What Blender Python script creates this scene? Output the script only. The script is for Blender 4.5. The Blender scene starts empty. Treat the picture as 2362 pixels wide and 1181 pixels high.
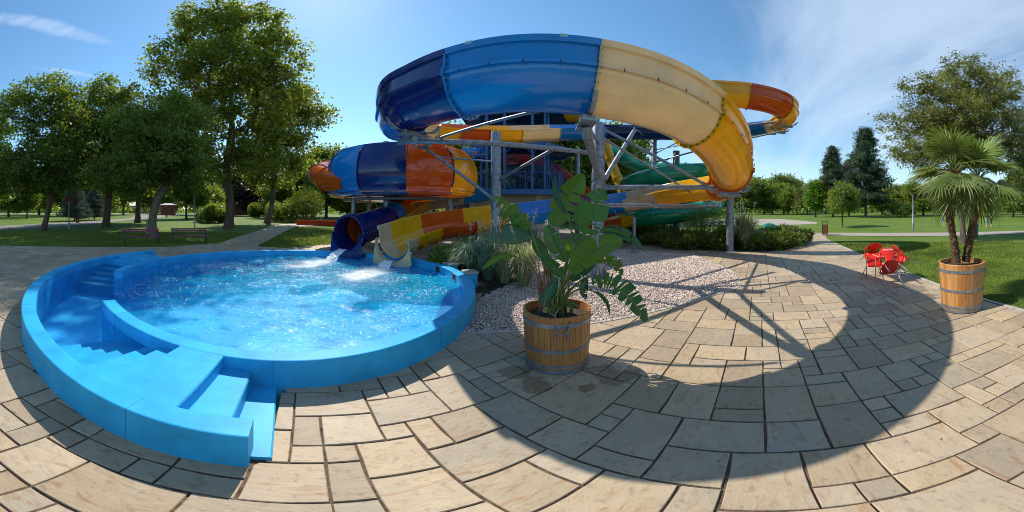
import bpy, math, random
import numpy as np
from math import sin, cos, tan, atan2, radians as R_, pi, hypot, sqrt
from mathutils import Vector, Matrix

# ---------------------------------------------------------------- camera, sky, sun
S = 665.67; Y0 = 481.73; PHC = 2.6321 - pi/2; H = 1.913
scn = bpy.context.scene
C = scn.collection
cd = bpy.data.cameras.new('camera'); cam = bpy.data.objects.new('camera', cd); C.objects.link(cam)
cd.type = 'PANO'
_c = getattr(cd, 'cycles', cd)
for tgt in (cd, _c):
    try:
        tgt.panorama_type = 'EQUIRECTANGULAR'
        tgt.longitude_min = -1181/S; tgt.longitude_max = 1181/S
        tgt.latitude_min = -(1181-Y0)/S; tgt.latitude_max = Y0/S
    except Exception as e:
        pass
cd.clip_start = 0.05; cd.clip_end = 3000
cam.location = (0, 0, H)
cam.rotation_euler = (pi/2, 0, -(1181/S-PHC))
scn.camera = cam

SUN_AZ = R_(2.4); SUN_EL = R_(46.0)      # azimuth clockwise from +Y
w = bpy.data.worlds.new('World'); scn.world = w; w.use_nodes = True
nt = w.node_tree; nt.nodes.clear()
def N(nt, t, **k):
    n = nt.nodes.new(t)
    for a, v in k.items():
        if a.startswith('i_'): n.inputs[a[2:]].default_value = v
        else: setattr(n, a, v)
    return n
wo = N(nt, 'ShaderNodeOutputWorld'); bg = N(nt, 'ShaderNodeBackground'); bg.inputs[1].default_value = 0.125
sky = N(nt, 'ShaderNodeTexSky', sky_type='NISHITA', sun_disc=False)
sky.sun_elevation = SUN_EL; sky.sun_rotation = SUN_AZ; sky.altitude = 150
sky.air_density = 1.1; sky.dust_density = 0.15; sky.ozone_density = 3.0
# thin cirrus: streaky noise on a flat cloud sheet high above (direction / z)
tc = N(nt, 'ShaderNodeTexCoord'); sx = N(nt, 'ShaderNodeSeparateXYZ')
nt.links.new(tc.outputs['Generated'], sx.inputs[0])
def mth(op, a=None, b=None, nt=nt, clamp=False):
    n = nt.nodes.new('ShaderNodeMath'); n.operation = op; n.use_clamp = clamp
    for i, v in enumerate((a, b)):
        if v is None: continue
        if isinstance(v, (int, float)): n.inputs[i].default_value = v
        else: nt.links.new(v, n.inputs[i])
    return n.outputs[0]
zc = mth('MAXIMUM', sx.outputs[2], 0.02); zc = mth('ADD', zc, 0.12)
cx = mth('DIVIDE', sx.outputs[0], zc); cy = mth('DIVIDE', sx.outputs[1], zc)
cb = N(nt, 'ShaderNodeCombineXYZ'); nt.links.new(cx, cb.inputs[0]); nt.links.new(cy, cb.inputs[1])
mp = N(nt, 'ShaderNodeMapping'); mp.inputs['Rotation'].default_value = (0, 0, R_(-25)); mp.inputs['Scale'].default_value = (0.35, 1.0, 1)
nt.links.new(cb.outputs[0], mp.inputs[0])
nz = N(nt, 'ShaderNodeTexNoise'); nz.inputs['Scale'].default_value = 1.3; nz.inputs['Detail'].default_value = 9; nz.inputs['Roughness'].default_value = .58; nz.inputs['Distortion'].default_value = .5
nt.links.new(mp.outputs[0], nz.inputs['Vector'])
nb = N(nt, 'ShaderNodeTexNoise'); nb.inputs['Scale'].default_value = .38; nb.inputs['Detail'].default_value = 2
nt.links.new(cb.outputs[0], nb.inputs['Vector'])
# more cirrus towards the south-east (right of the picture), few near the sun
bias = mth('MULTIPLY', sx.outputs[0], 0.17); bias2 = mth('MULTIPLY', sx.outputs[1], -0.26)
m1 = mth('ADD', nz.outputs['Fac'], bias); m1 = mth('ADD', m1, bias2)
m2 = mth('MULTIPLY', nb.outputs['Fac'], 0.28); m1 = mth('ADD', m1, m2)
rp = N(nt, 'ShaderNodeMapRange'); rp.inputs[1].default_value = .61; rp.inputs[2].default_value = 1.05; rp.interpolation_type = 'SMOOTHSTEP'
rp.inputs[3].default_value = 0; rp.inputs[4].default_value = .66
nt.links.new(m1, rp.inputs[0])
# a few separate wisps low in the west and one small puff
hz = mth('MULTIPLY', rp.outputs[0], mth('MULTIPLY', sx.outputs[2], 5.0, clamp=True))
def cloudlet(az, el, slope, la, lb, strength, hz):
    c = Vector((sin(az)*cos(el), cos(az)*cos(el), sin(el))); e1 = Vector((cos(az), -sin(az), 0)); e2 = c.cross(e1); e2 = e2 if e2.z > 0 else -e2
    a1 = e1*cos(slope)+e2*sin(slope); a2 = e2*cos(slope)-e1*sin(slope); r = []
    for v, s in ((a1, la), (a2, lb)):
        d = N(nt, 'ShaderNodeVectorMath', operation='DOT_PRODUCT'); nt.links.new(tc.outputs['Generated'], d.inputs[0]); d.inputs[1].default_value = v
        q = mth('DIVIDE', mth('SUBTRACT', d.outputs['Value'], v.dot(c)), s)
        if s == lb: q = mth('ADD', q, mth('MULTIPLY', mth('SUBTRACT', nz.outputs['Fac'], .5), 3.0))
        r.append(mth('MULTIPLY', q, q))
    front = N(nt, 'ShaderNodeVectorMath', operation='DOT_PRODUCT'); nt.links.new(tc.outputs['Generated'], front.inputs[0]); front.inputs[1].default_value = c
    m = mth('SUBTRACT', 1.0, mth('ADD', r[0], r[1]), clamp=True); m = mth('MULTIPLY', m, mth('GREATER_THAN', front.outputs['Value'], 0.0))
    mr = N(nt, 'ShaderNodeMapRange'); mr.interpolation_type = 'SMOOTHSTEP'; mr.inputs[1].default_value = .02; mr.inputs[2].default_value = .95
    n3 = N(nt, 'ShaderNodeTexNoise'); n3.inputs['Scale'].default_value = 14; n3.inputs['Detail'].default_value = 6; n3.inputs['Distortion'].default_value = 1.2; nt.links.new(mp.outputs[0], n3.inputs['Vector'])
    nt.links.new(mth('MULTIPLY', m, mth('MULTIPLY', n3.outputs['Fac'], 1.6)), mr.inputs[0])
    return mth('MAXIMUM', hz, mth('MULTIPLY', mr.outputs[0], strength))
hz = cloudlet(90/S-PHC, (Y0-55)/S, R_(-13), .26, .030, .38, hz)
hz = cloudlet(1767/S-PHC, (Y0-384)/S, R_(-4), .022, .009, .6, hz)
hz = cloudlet(160/S-PHC, (Y0-165)/S, R_(-10), .12, .012, .3, hz)
mx = N(nt, 'ShaderNodeMix', data_type='RGBA'); nt.links.new(hz, mx.inputs[0])
hsv = N(nt, 'ShaderNodeHueSaturation'); hsv.inputs['Saturation'].default_value = 1.12; hsv.inputs['Value'].default_value = 1.0
tn = N(nt, 'ShaderNodeMix', data_type='RGBA', blend_type='MULTIPLY'); tn.inputs[0].default_value = 1; tn.inputs[7].default_value = (1.00, 1.12, 1.04, 1)
nt.links.new(sky.outputs[0], hsv.inputs['Color']); nt.links.new(hsv.outputs[0], tn.inputs[6])
nt.links.new(tn.outputs[2], mx.inputs[6]); mx.inputs[7].default_value = (4.3, 5.2, 6.4, 1)
nt.links.new(mx.outputs[2], bg.inputs[0]); nt.links.new(bg.outputs[0], wo.inputs[0])

sl = bpy.data.lights.new('sun', 'SUN'); sl.energy = 4.5; sl.angle = R_(.53); sl.color = (1, .935, .82)
so = bpy.data.objects.new('sun', sl); C.objects.link(so)
sd = Vector((sin(SUN_AZ)*cos(SUN_EL), cos(SUN_AZ)*cos(SUN_EL), sin(SUN_EL)))
so.rotation_euler = sd.to_track_quat('Z', 'Y').to_euler(); so.location = sd*60
vs = scn.view_settings
scn.display_settings.display_device = 'sRGB'; vs.view_transform = 'Standard'; vs.look = 'None'; vs.exposure = 0.50; vs.gamma = 1; vs.use_curve_mapping = False
scn.cycles.max_bounces = 7; scn.cycles.transparent_max_bounces = 12
scn.cycles.use_denoising = True; scn.cycles.sample_clamp_indirect = 3.0; scn.cycles.sample_clamp_direct = 12.0
scn.cycles.filter_width = 1.0

# ---------------------------------------------------------------- helpers
rnd = random.Random(7); rng = np.random.default_rng(7)
def Gp(x, y, z=0.0):
    e = (y-Y0)/S; d = (H-z)/tan(e); p = x/S-PHC
    return (d*sin(p), d*cos(p))
def P(x, y, d):
    p = x/S-PHC
    return Vector((d*sin(p), d*cos(p), H-d*tan((y-Y0)/S)))
def A(x, d, z=0.0):
    p = x/S-PHC
    return Vector((d*sin(p), d*cos(p), z))

def material(name):
    m = bpy.data.materials.new(name); m.use_nodes = True; m.node_tree.nodes.clear(); return m
def simple(name, col, rough=.5, metal=0., var=.12, scale=3., bump=0., bscale=30., trans=0., spec=.5, coat=0., island=0., tcol=None, detail=5, col2=None, stretch=None, hue=0.):
    m = material(name); nt = m.node_tree; L = nt.links.new
    out = nt.nodes.new('ShaderNodeOutputMaterial'); b = nt.nodes.new('ShaderNodeBsdfPrincipled')
    b.inputs['Roughness'].default_value = rough; b.inputs['Metallic'].default_value = metal
    b.inputs['Specular IOR Level'].default_value = spec; b.inputs['Coat Weight'].default_value = coat
    tc = nt.nodes.new('ShaderNodeTexCoord'); vec = tc.outputs['Object']
    if stretch:
        mp = nt.nodes.new('ShaderNodeMapping'); mp.inputs['Scale'].default_value = stretch; L(vec, mp.inputs[0]); vec = mp.outputs[0]
    nz = nt.nodes.new('ShaderNodeTexNoise'); nz.inputs['Scale'].default_value = scale; nz.inputs['Detail'].default_value = detail; nz.inputs['Roughness'].default_value = .6
    L(vec, nz.inputs['Vector'])
    mx = nt.nodes.new('ShaderNodeMix'); mx.data_type = 'RGBA'
    c = Vector(col[:3]); c2 = Vector(col2[:3]) if col2 else c*(1-2.2*var)
    hi = c if col2 else c*(1+1.4*var)
    mx.inputs[6].default_value = (*hi, 1); mx.inputs[7].default_value = (*c2, 1)
    rr = nt.nodes.new('ShaderNodeMapRange'); rr.inputs[1].default_value = .32; rr.inputs[2].default_value = .68
    L(nz.outputs['Fac'], rr.inputs[0]); L(rr.outputs[0], mx.inputs[0])
    col_out = mx.outputs[2]
    if island:
        ge = nt.nodes.new('ShaderNodeNewGeometry'); hs = nt.nodes.new('ShaderNodeHueSaturation')
        mr = nt.nodes.new('ShaderNodeMapRange'); mr.inputs[3].default_value = 1-island; mr.inputs[4].default_value = 1+island
        L(ge.outputs['Random Per Island'], mr.inputs[0]); L(mr.outputs[0], hs.inputs['Value'])
        if hue:
            mh = nt.nodes.new('ShaderNodeMapRange'); mh.inputs[3].default_value = .5-hue; mh.inputs[4].default_value = .5+hue
            wn = nt.nodes.new('ShaderNodeTexWhiteNoise'); wn.noise_dimensions = '1D'; L(ge.outputs['Random Per Island'], wn.inputs['W'])
            L(wn.outputs['Value'], mh.inputs[0]); L(mh.outputs[0], hs.inputs['Hue'])
        L(col_out, hs.inputs['Color']); col_out = hs.outputs[0]
    L(col_out, b.inputs['Base Color'])
    if bump:
        n2 = nt.nodes.new('ShaderNodeTexNoise'); n2.inputs['Scale'].default_value = bscale; n2.inputs['Detail'].default_value = 4; L(vec, n2.inputs['Vector'])
        bp = nt.nodes.new('ShaderNodeBump'); bp.inputs['Strength'].default_value = bump; bp.inputs['Distance'].default_value = .02
        L(n2.outputs['Fac'], bp.inputs['Height']); L(bp.outputs[0], b.inputs['Normal'])
    if trans:
        t = nt.nodes.new('ShaderNodeBsdfTranslucent')
        if tcol:
            mt = nt.nodes.new('ShaderNodeMix'); mt.data_type = 'RGBA'; mt.blend_type = 'MULTIPLY'; mt.inputs[0].default_value = 1; mt.inputs[7].default_value = (*tcol, 1); L(col_out, mt.inputs[6]); L(mt.outputs[2], t.inputs[0])
        else: L(col_out, t.inputs[0])
        ms = nt.nodes.new('ShaderNodeMixShader'); ms.inputs[0].default_value = trans
        L(b.outputs[0], ms.inputs[1]); L(t.outputs[0], ms.inputs[2]); L(ms.outputs[0], out.inputs[0])
    else: L(b.outputs[0], out.inputs[0])
    return m

class MB:
    def __init__(s): s.v = []; s.f = []; s.m = []
    def add(s, V, F, mi=0):
        o = len(s.v); s.v += [tuple(p) for p in V]; s.f += [tuple(i+o for i in f) for f in F]; s.m += [mi]*len(F); return s
    def box(s, c, size, rz=0, M=None, mi=0, bev=0):
        hx, hy, hz = size[0]/2, size[1]/2, size[2]/2
        V = [Vector((x*hx, y*hy, z*hz)) for z in (-1, 1) for y in (-1, 1) for x in (-1, 1)]
        if M is not None: V = [M @ p for p in V]
        elif rz: r = Matrix.Rotation(rz, 3, 'Z'); V = [r @ p for p in V]
        c = Vector(c)
        return s.add([p+c for p in V], [(0, 2, 3, 1), (4, 5, 7, 6), (0, 1, 5, 4), (2, 6, 7, 3), (0, 4, 6, 2), (1, 3, 7, 5)], mi)
    def bar(s, a, b, w, h, mi=0):
        a = Vector(a); b = Vector(b); d = b-a; L = d.length
        q = d.to_track_quat('Y', 'Z').to_matrix()
        return s.box((a+b)/2, (w, L, h), M=q, mi=mi)
    def tube(s, pts, r, n=10, cap=True, mi=0):
        pts = [Vector(p) for p in pts]; k = len(pts); rs = r if hasattr(r, '__len__') else [r]*k
        V = []; ref = None
        for i, p in enumerate(pts):
            t = (pts[min(i+1, k-1)]-pts[max(i-1, 0)]).normalized()
            if ref is None: ref = Vector((0, 0, 1)) if abs(t.z) < .9 else Vector((1, 0, 0))
            u = ref-t*ref.dot(t); u = u.normalized() if u.length > 1e-6 else t.orthogonal().normalized(); ref = u; v = t.cross(u)
            V += [p+(u*cos(2*pi*j/n)+v*sin(2*pi*j/n))*rs[i] for j in range(n)]
        F = [(i*n+j, i*n+(j+1) % n, (i+1)*n+(j+1) % n, (i+1)*n+j) for i in range(k-1) for j in range(n)]
        if cap: F += [tuple(reversed(range(n))), tuple((k-1)*n+j for j in range(n))]
        return s.add(V, F, mi)
    def lathe(s, c, prof, n=32, a0=0, a1=2*pi, mi=0, close=None):
        full = abs(a1-a0-2*pi) < 1e-6; m = n if full else n+1; c = Vector(c)
        V = [c+Vector((r*cos(a0+(a1-a0)*j/n), r*sin(a0+(a1-a0)*j/n), z)) for r, z in prof for j in range(m)]
        F = [(i*m+j, i*m+(j+1) % m, (i+1)*m+(j+1) % m, (i+1)*m+j) for i in range(len(prof)-1) for j in range(n)]
        return s.add(V, F, mi)
    def prism(s, poly, z0, z1, mi=0, bottom=False):
        n = len(poly); V = [(p[0], p[1], z0) for p in poly]+[(p[0], p[1], z1) for p in poly]
        ar = sum(poly[i][0]*poly[(i+1) % n][1]-poly[(i+1) % n][0]*poly[i][1] for i in range(n))
        top = tuple(range(n, 2*n)) if ar > 0 else tuple(reversed(range(n, 2*n)))
        F = [top]+[((i, (i+1) % n, (i+1) % n+n, i+n) if ar > 0 else (i+n, (i+1) % n+n, (i+1) % n, i)) for i in range(n)]
        return s.add(V, F, mi)

def meshobj(name, V, F, mats, parent=None, smooth=False, mi=None, auto=None):
    """V in world coordinates; child meshes are stored relative to their thing."""
    off = Vector((0, 0, 0)); q = parent
    while q is not None: off += q.location; q = q.parent
    me = bpy.data.meshes.new(name)
    if isinstance(V, np.ndarray):
        V = V.astype(np.float32)-np.array(off, np.float32); k = F.shape[1]
        me.vertices.add(len(V)); me.vertices.foreach_set('co', V.ravel())
        me.loops.add(F.size); me.loops.foreach_set('vertex_index', F.ravel().astype(np.int32))
        me.polygons.add(len(F)); me.polygons.foreach_set('loop_start', np.arange(0, F.size, k, dtype=np.int32))
        me.update(calc_edges=True)
    else:
        me.from_pydata([Vector(p)-off for p in V], [], F)
    if not isinstance(mats, (list, tuple)): mats = [mats]
    for m in mats: me.materials.append(m)
    if mi is not None and len(mats) > 1: me.polygons.foreach_set('material_index', mi)
    if smooth:
        me.polygons.foreach_set('use_smooth', [True]*len(me.polygons))
        if auto is not None:
            try: me.set_sharp_from_angle(angle=auto)
            except Exception: pass
    me.update()
    o = bpy.data.objects.new(name, me); C.objects.link(o)
    if parent is not None: o.parent = parent
    return o
def obj(name, mb, mats, parent=None, smooth=False, auto=R_(35)):
    return meshobj(name, mb.v, mb.f, mats, parent, smooth, mb.m, auto if smooth else None)
def tag(o, label=None, cat=None, group=None, kind=None):
    if label: o['label'] = label
    if cat: o['category'] = cat
    if group: o['group'] = group
    if kind: o['kind'] = kind
    return o
def thing(name, label, cat, loc=(0, 0, 0), group=None):
    o = bpy.data.objects.new(name, None); o.empty_display_size = .2; o.location = loc; C.objects.link(o)
    return tag(o, label, cat, group)
def copy_tree(o, loc=None, rz=None, scale=None, label=None, parent=None):
    c = o.copy(); C.objects.link(c)
    if parent is not None: c.parent = parent
    if loc is not None: c.location = loc
    if rz is not None: c.rotation_euler = (0, 0, rz)
    if scale is not None: c.scale = (scale,)*3 if isinstance(scale, (int, float)) else scale
    if label: c['label'] = label
    for ch in list(o.children): copy_tree(ch, parent=c)
    return c
def catmull(pts, n=8):
    pts = [np.array(p, float) for p in pts]; q = [2*pts[0]-pts[1]]+pts+[2*pts[-1]-pts[-2]]; out = []
    for i in range(1, len(q)-2):
        for j in range(n):
            t = j/n; a, b, c, d = q[i-1], q[i], q[i+1], q[i+2]
            out.append(.5*((2*b)+(-a+c)*t+(2*a-5*b+4*c-d)*t*t+(-a+3*b-3*c+d)*t**3))
    out.append(pts[-1]); return out

# ---------------------------------------------------------------- materials
M = {}
M['galv'] = simple('galvanised_steel', (.25, .275, .32), .45, .55, var=.18, scale=9, bump=.15, bscale=60)
M['steel'] = simple('brushed_steel', (.45, .45, .44), .35, .8, var=.1, scale=20)
M['darksteel'] = simple('dark_steel', (.05, .055, .06), .5, .5)
M['galvdark'] = simple('dull_galvanised_steel', (.10, .125, .14), .5, .4, var=.15, scale=6)
M['bolt'] = simple('bolt_steel', (.06, .05, .045), .6, .5)
def fibre(name, col, t=.0, tc=None): return simple(name, col, .16, 0, var=.05, scale=1.6, spec=.5, coat=.25, bump=.03, bscale=5, trans=t, tcol=tc)
M['B'] = fibre('light_blue_fibreglass', (.002, .18, .54))
M['N'] = fibre('navy_fibreglass', (.004, .016, .13))
M['C'] = fibre('cream_fibreglass', (.70, .58, .38), .38, (1.0, .92, .78))
M['Y'] = fibre('yellow_fibreglass', (.80, .47, .012), .28, (1, .92, .5))
M['O'] = fibre('orange_fibreglass', (.62, .10, .009), .2)
M['Rd'] = fibre('red_fibreglass', (.5, .035, .01), .05)
M['Gr'] = fibre('green_fibreglass', (.006, .24, .12), .05)
M['bluepaint'] = simple('blue_painted_steel', (.004, .105, .34), .4, 0, var=.1, scale=6)
M['bluedark'] = simple('dark_blue_painted_sheet', (.008, .045, .16), .5, 0, var=.12, scale=6)
M['pool'] = simple('pool_blue_coating', (.034, .375, .70), .42, 0, var=.09, scale=2.6, bump=.05, bscale=160, spec=.13, detail=8)
M['poolfloor'] = simple('pool_floor_coating', (.035, .47, .90), .5, 0, var=.06, scale=1.1, detail=4)
M['sand'] = simple('joint_soil', (.115, .075, .048), .95, 0, var=.3, scale=14, bump=.6, bscale=60)
M['kerb'] = simple('kerb_concrete', (.40, .36, .33), .85, 0, var=.12, scale=9, bump=.2, bscale=60)
M['soil'] = simple('garden_soil', (.05, .036, .024), .95, 0, var=.3, scale=7, bump=.8, bscale=30)
M['bark'] = simple('tree_bark', (.105, .082, .06), .9, 0, var=.25, scale=4, bump=.8, bscale=16, stretch=(1, 1, .3))
M['planebark'] = simple('plane_tree_bark', (.20, .165, .115), .85, 0, scale=5, col2=(.07, .06, .045), bump=.3, bscale=18)
def leafm(name, c, t=.35, tc=(2.1, 1.8, .5), isl=.35, rough=.45): return simple(name, c, rough, 0, var=.22, scale=.55, trans=t, tcol=tc, island=isl, hue=.02, spec=.35)
M['leaf_plane'] = leafm('plane_leaves', (.15, .20, .045), .55)
M['leaf_dark'] = leafm('dark_leaves', (.11, .17, .038), .5)
M['leaf_mid'] = leafm('mid_green_leaves', (.13, .195, .045), .5)
M['leaf_olive'] = leafm('olive_green_leaves', (.19, .22, .075), .42, (1.3, 1.2, .4))
M['leaf_yellow'] = leafm('yellow_green_leaves', (.17, .19, .02), .35)
M['leaf_lime'] = leafm('lime_leaves', (.10, .20, .02), .35)
M['leaf_copper'] = leafm('copper_leaves', (.055, .030, .024), .25, (1.4, .7, .5))
M['needle'] = leafm('pine_needles', (.045, .080, .040), .2, (1.2, 1.2, .6), .3, .6)
M['needle_warm'] = leafm('brown_tinged_needles', (.10, .085, .042), .2, (1.2, 1.0, .6), .3, .6)
M['needle_blue'] = leafm('blue_spruce_needles', (.08, .12, .105), .2, (1.1, 1.2, .9), .25, .6)
M['grassblade'] = leafm('grass_blades', (.16, .225, .035), .36, (1.4, 1.25, .3), .3, .5)
M['juniper'] = leafm('juniper_sprays', (.125, .165, .035), .36, (1.4, 1.3, .4), .35, .55)
M['silvergrass'] = leafm('silver_grass', (.17, .27, .18), .25, (1.1, 1.15, .8), .35, .5)
M['strawgrass'] = leafm('variegated_grass', (.33, .36, .20), .3, (1.1, 1.1, .6), .3, .5)
M['bop'] = leafm('strelitzia_leaf', (.034, .125, .034), .42, (3.4, 2.5, .5), 0, .24)
M['bop2'] = leafm('strelitzia_leaf_backlit', (.070, .170, .030), .45, (2.6, 2.0, .5), 0, .3)  # yellower copy: backlit glow put into the leaf colour
M['bop3'] = leafm('strelitzia_leaf_sky_sheen', (.030, .105, .055), .2, (2.4, 2.0, .6), 0, .2)  # bluish copy: reflected sky sheen put into the leaf colour
M['bopstem'] = simple('strelitzia_stem', (.12, .17, .045), .45, 0, var=.2, scale=6)
M['bopred'] = simple('strelitzia_sheath', (.28, .10, .05), .55, 0, var=.2, scale=6)
M['palmleaf'] = leafm('palm_leaf', (.17, .225, .062), .35, (1.3, 1.25, .4), .2, .4)
M['palmtrunk'] = simple('palm_trunk_fibre', (.13, .07, .038), .95, 0, var=.35, scale=20, bump=1, bscale=50)
M['wood'] = simple('larch_wood', (.45, .205, .065), .5, 0, col2=(.31, .12, .032), scale=7, bump=.15, bscale=20, stretch=(5, 5, .45))
M['wooddark'] = simple('weathered_wood', (.40, .17, .05), .55, 0, col2=(.26, .10, .03), scale=6, bump=.2, bscale=20, stretch=(4, 4, .5))
M['redplastic'] = simple('red_plastic', (.72, .025, .012), .3, 0, var=.03, scale=3, trans=.08)
M['white'] = simple('white_print', (.85, .85, .85), .6, var=.02)
M['benchwood'] = simple('bench_slats', (.22, .06, .085), .5, 0, var=.15, scale=6, stretch=(1, 1, 6))
M['black'] = simple('black_cast_iron', (.015, .017, .02), .45, 0)
M['binwood'] = simple('red_brown_slats', (.24, .04, .018), .5, 0, var=.15, scale=8)
M['siding'] = simple('beige_siding', (.42, .36, .26), .75, 0, var=.06, scale=2)
M['cream'] = simple('cream_render', (.62, .55, .43), .8, 0, var=.05, scale=3)
M['corr'] = simple('grey_corrugated_sheet', (.33, .33, .36), .5, .2, var=.06, scale=3)
M['glass'] = simple('window_glass', (.02, .05, .045), .08, 0, var=.3, scale=2, spec=.8)
M['brick'] = simple('red_brown_boards', (.20, .06, .03), .8, 0, var=.12, scale=6)
M['roofgrey'] = simple('pale_roof', (.45, .43, .42), .8, 0)
M['skin'] = simple('skin', (.5, .3, .2), .6); M['cloth1'] = simple('blue_cloth', (.1, .25, .4), .8); M['cloth2'] = simple('dark_cloth', (.03, .04, .05), .8)
M['flower'] = simple('yellow_petals', (.85, .5, .02), .6)
M['whiteflower'] = simple('white_flower_spikes', (.55, .5, .42), .7, var=.2, scale=20, island=.2)
M['foam'] = simple('water_foam_and_glints', (.86, .93, .98), .5, 0, var=.02, scale=6, trans=.25)
# ---------------------------------------------------------------- ground
def lawn_mat():
    m = material('lawn'); nt = m.node_tree; L = nt.links.new
    out = nt.nodes.new('ShaderNodeOutputMaterial'); b = nt.nodes.new('ShaderNodeBsdfPrincipled'); b.inputs['Roughness'].default_value = .85; b.inputs['Specular IOR Level'].default_value = .2
    tc = nt.nodes.new('ShaderNodeTexCoord'); cols = []
    def noise(sc, det): n = nt.nodes.new('ShaderNodeTexNoise'); n.inputs['Scale'].default_value = sc; n.inputs['Detail'].default_value = det; L(tc.outputs['Object'], n.inputs['Vector']); return n.outputs['Fac']
    def mix(f, a, c, lo, hi):
        r = nt.nodes.new('ShaderNodeMapRange'); r.inputs[1].default_value = lo; r.inputs[2].default_value = hi; L(f, r.inputs[0])
        x = nt.nodes.new('ShaderNodeMix'); x.data_type = 'RGBA'; L(r.outputs[0], x.inputs[0])
        for k, v in ((6, a), (7, c)):
            if isinstance(v, tuple): x.inputs[k].default_value = (*v, 1)
            else: L(v, x.inputs[k])
        return x.outputs[2]
    c = mix(noise(.25, 4), (.10, .165, .017), (.155, .21, .03), .35, .65)
    c2 = mix(noise(55, 5), (.035, .075, .012), c, .3, .6)
    c3 = mix(noise(.09, 3), c2, (.12, .19, .035), .5, .9)
    L(c3, b.inputs['Base Color'])
    bp = nt.nodes.new('ShaderNodeBump'); bp.inputs['Strength'].default_value = .9; bp.inputs['Distance'].default_value = .04; L(noise(38, 6), bp.inputs['Height']); L(bp.outputs[0], b.inputs['Normal'])
    L(b.outputs[0], out.inputs[0]); return m
M['lawn'] = lawn_mat()
# one lawn sheet to the horizon, hole where the pool basin is sunk
CP = np.array([-.45, 6.77]); CO = np.array([-.62, 6.95])     # pool circle centres
RI, RO = 3.90, 4.12; OI, OO = 5.24, 5.46
V = []; F = []
hole = [(CO[0]+5.3*cos(2*pi*j/48), CO[1]+5.3*sin(2*pi*j/48)) for j in range(48)]
rings = [0, 9, 20, 45, 100, 300, 1500]
for r in rings:
    for j in range(48):
        a = 2*pi*j/48
        V.append((hole[j][0]+r*cos(a), hole[j][1]+r*sin(a), -.035))
for i in range(len(rings)-1):
    for j in range(48): F.append((i*48+j, (i+1)*48+j, (i+1)*48+(j+1) % 48, i*48+(j+1) % 48))
o = meshobj('lawn', V, F, M['lawn']); tag(o, kind='structure')

# --- polygons in plan
def poly_of(px, z=0): return [Gp(*p, z) for p in px]
left_arc = poly_of([(0, 567), (148, 569.6), (300, 571), (400, 570), (455, 564.5)])
path_l = [(-4.76, 15.2), (-4.7, 18.0), (-3.43, 35.9), (-.8, 37.6)]
path_r = [(2.0, 33.5), (-1.35, 30.0), (-2.50, 15.0)]
patch = [(-2.50, 15.0), (-2.2, 14.15), (-1.0, 13.95), (.3, 14.6), (.8, 15.2), (2.2, 15.6), (3.2, 19), (2.9, 29.5), (-.4, 29.8), (-1.35, 30)]
YK = -4.09
PAVED = [(-17.5, -9), (-17.5, 1.0), (-15.6, 4.0)] + left_arc + path_l + path_r + \
        [(-2.2, 14.15), (-1.0, 13.95), (.3, 14.6), (.8, 15.2), (2.4, 15.6), (3.0, 12.9), (4.2, 11.2), (7.5, 11.4), (12.3, 12.5), (19.3, 12.9), (19.32, 11.68), (16.95, 8.91), (15.35, 6.38), (14.41, 4.28), (13.82, 2.35), (13.1, 1.03), (12.86, -.15), (13.22, -1.15), (15.05, -2.23), (18.36, -2.89), (20.9, -3.05), (20.4, -4.72), (17.5, YK-.12), (13.5, YK-.04), (9.0, YK), (2.0, YK), (2.0, -9)]
GRAVEL = [(2.14, 3.59), (3.35, 2.82), (6.92, .45), (8.61, .79), (10.2, 1.72), (11.41, 2.62), (11.78, 4.0), (12.03, 5.62), (12.05, 7.2), (11.3, 9.6), (8.0, 10.2), (4.6, 10.6), (3.0, 10.0), (3.65, 6.4), (3.66, 5.2)]
MAIN = [(CP[0]+(RO-.02)*cos(2*pi*j/72), CP[1]+(RO-.02)*sin(2*pi*j/72)) for j in range(72)]
AE0, AE1 = R_(154), R_(273.3)
OUTER = [(CO[0]+(OO-.02)*cos(AE0+(AE1-AE0)*j/50), CO[1]+(OO-.02)*sin(AE0+(AE1-AE0)*j/50)) for j in range(51)]+[(-.23, 1.62), (-.23, 2.7), (-1.0, 4.5), (-4.0, 8.6)]
def inside(poly, x, y):
    c = False; n = len(poly)
    for i in range(n):
        x1, y1 = poly[i]; x2, y2 = poly[(i+1) % n]
        if (y1 > y) != (y2 > y) and x < (x2-x1)*(y-y1)/(y2-y1)+x1: c = not c
    return c
def nearest(poly, x, y):
    best = (1e9, None)
    for i in range(len(poly)):
        x1, y1 = poly[i]; x2, y2 = poly[(i+1) % len(poly)]; dx, dy = x2-x1, y2-y1; l2 = dx*dx+dy*dy
        if l2 < 1e-9: continue
        t = max(0, min(1, ((x-x1)*dx+(y-y1)*dy)/l2)); qx, qy = x1+t*dx, y1+t*dy; d = hypot(x-qx, y-qy)
        if d < best[0]-1e-9: l = sqrt(l2); best = (d, (qx, qy), (-dy/l, dx/l))
    return best
def halfplane(poly, p, n):       # keep the side the normal points to
    out = []; k = len(poly)
    for i in range(k):
        a, b = poly[i], poly[(i+1) % k]
        da = (a[0]-p[0])*n[0]+(a[1]-p[1])*n[1]; db = (b[0]-p[0])*n[0]+(b[1]-p[1])*n[1]
        if da >= 0: out.append(a)
        if (da >= 0) != (db >= 0):
            t = da/(da-db); out.append((a[0]+(b[0]-a[0])*t, a[1]+(b[1]-a[1])*t))
    return out
def area(p): return .5*abs(sum(p[i][0]*p[(i+1) % len(p)][1]-p[(i+1) % len(p)][0]*p[i][1] for i in range(len(p))))
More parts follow.
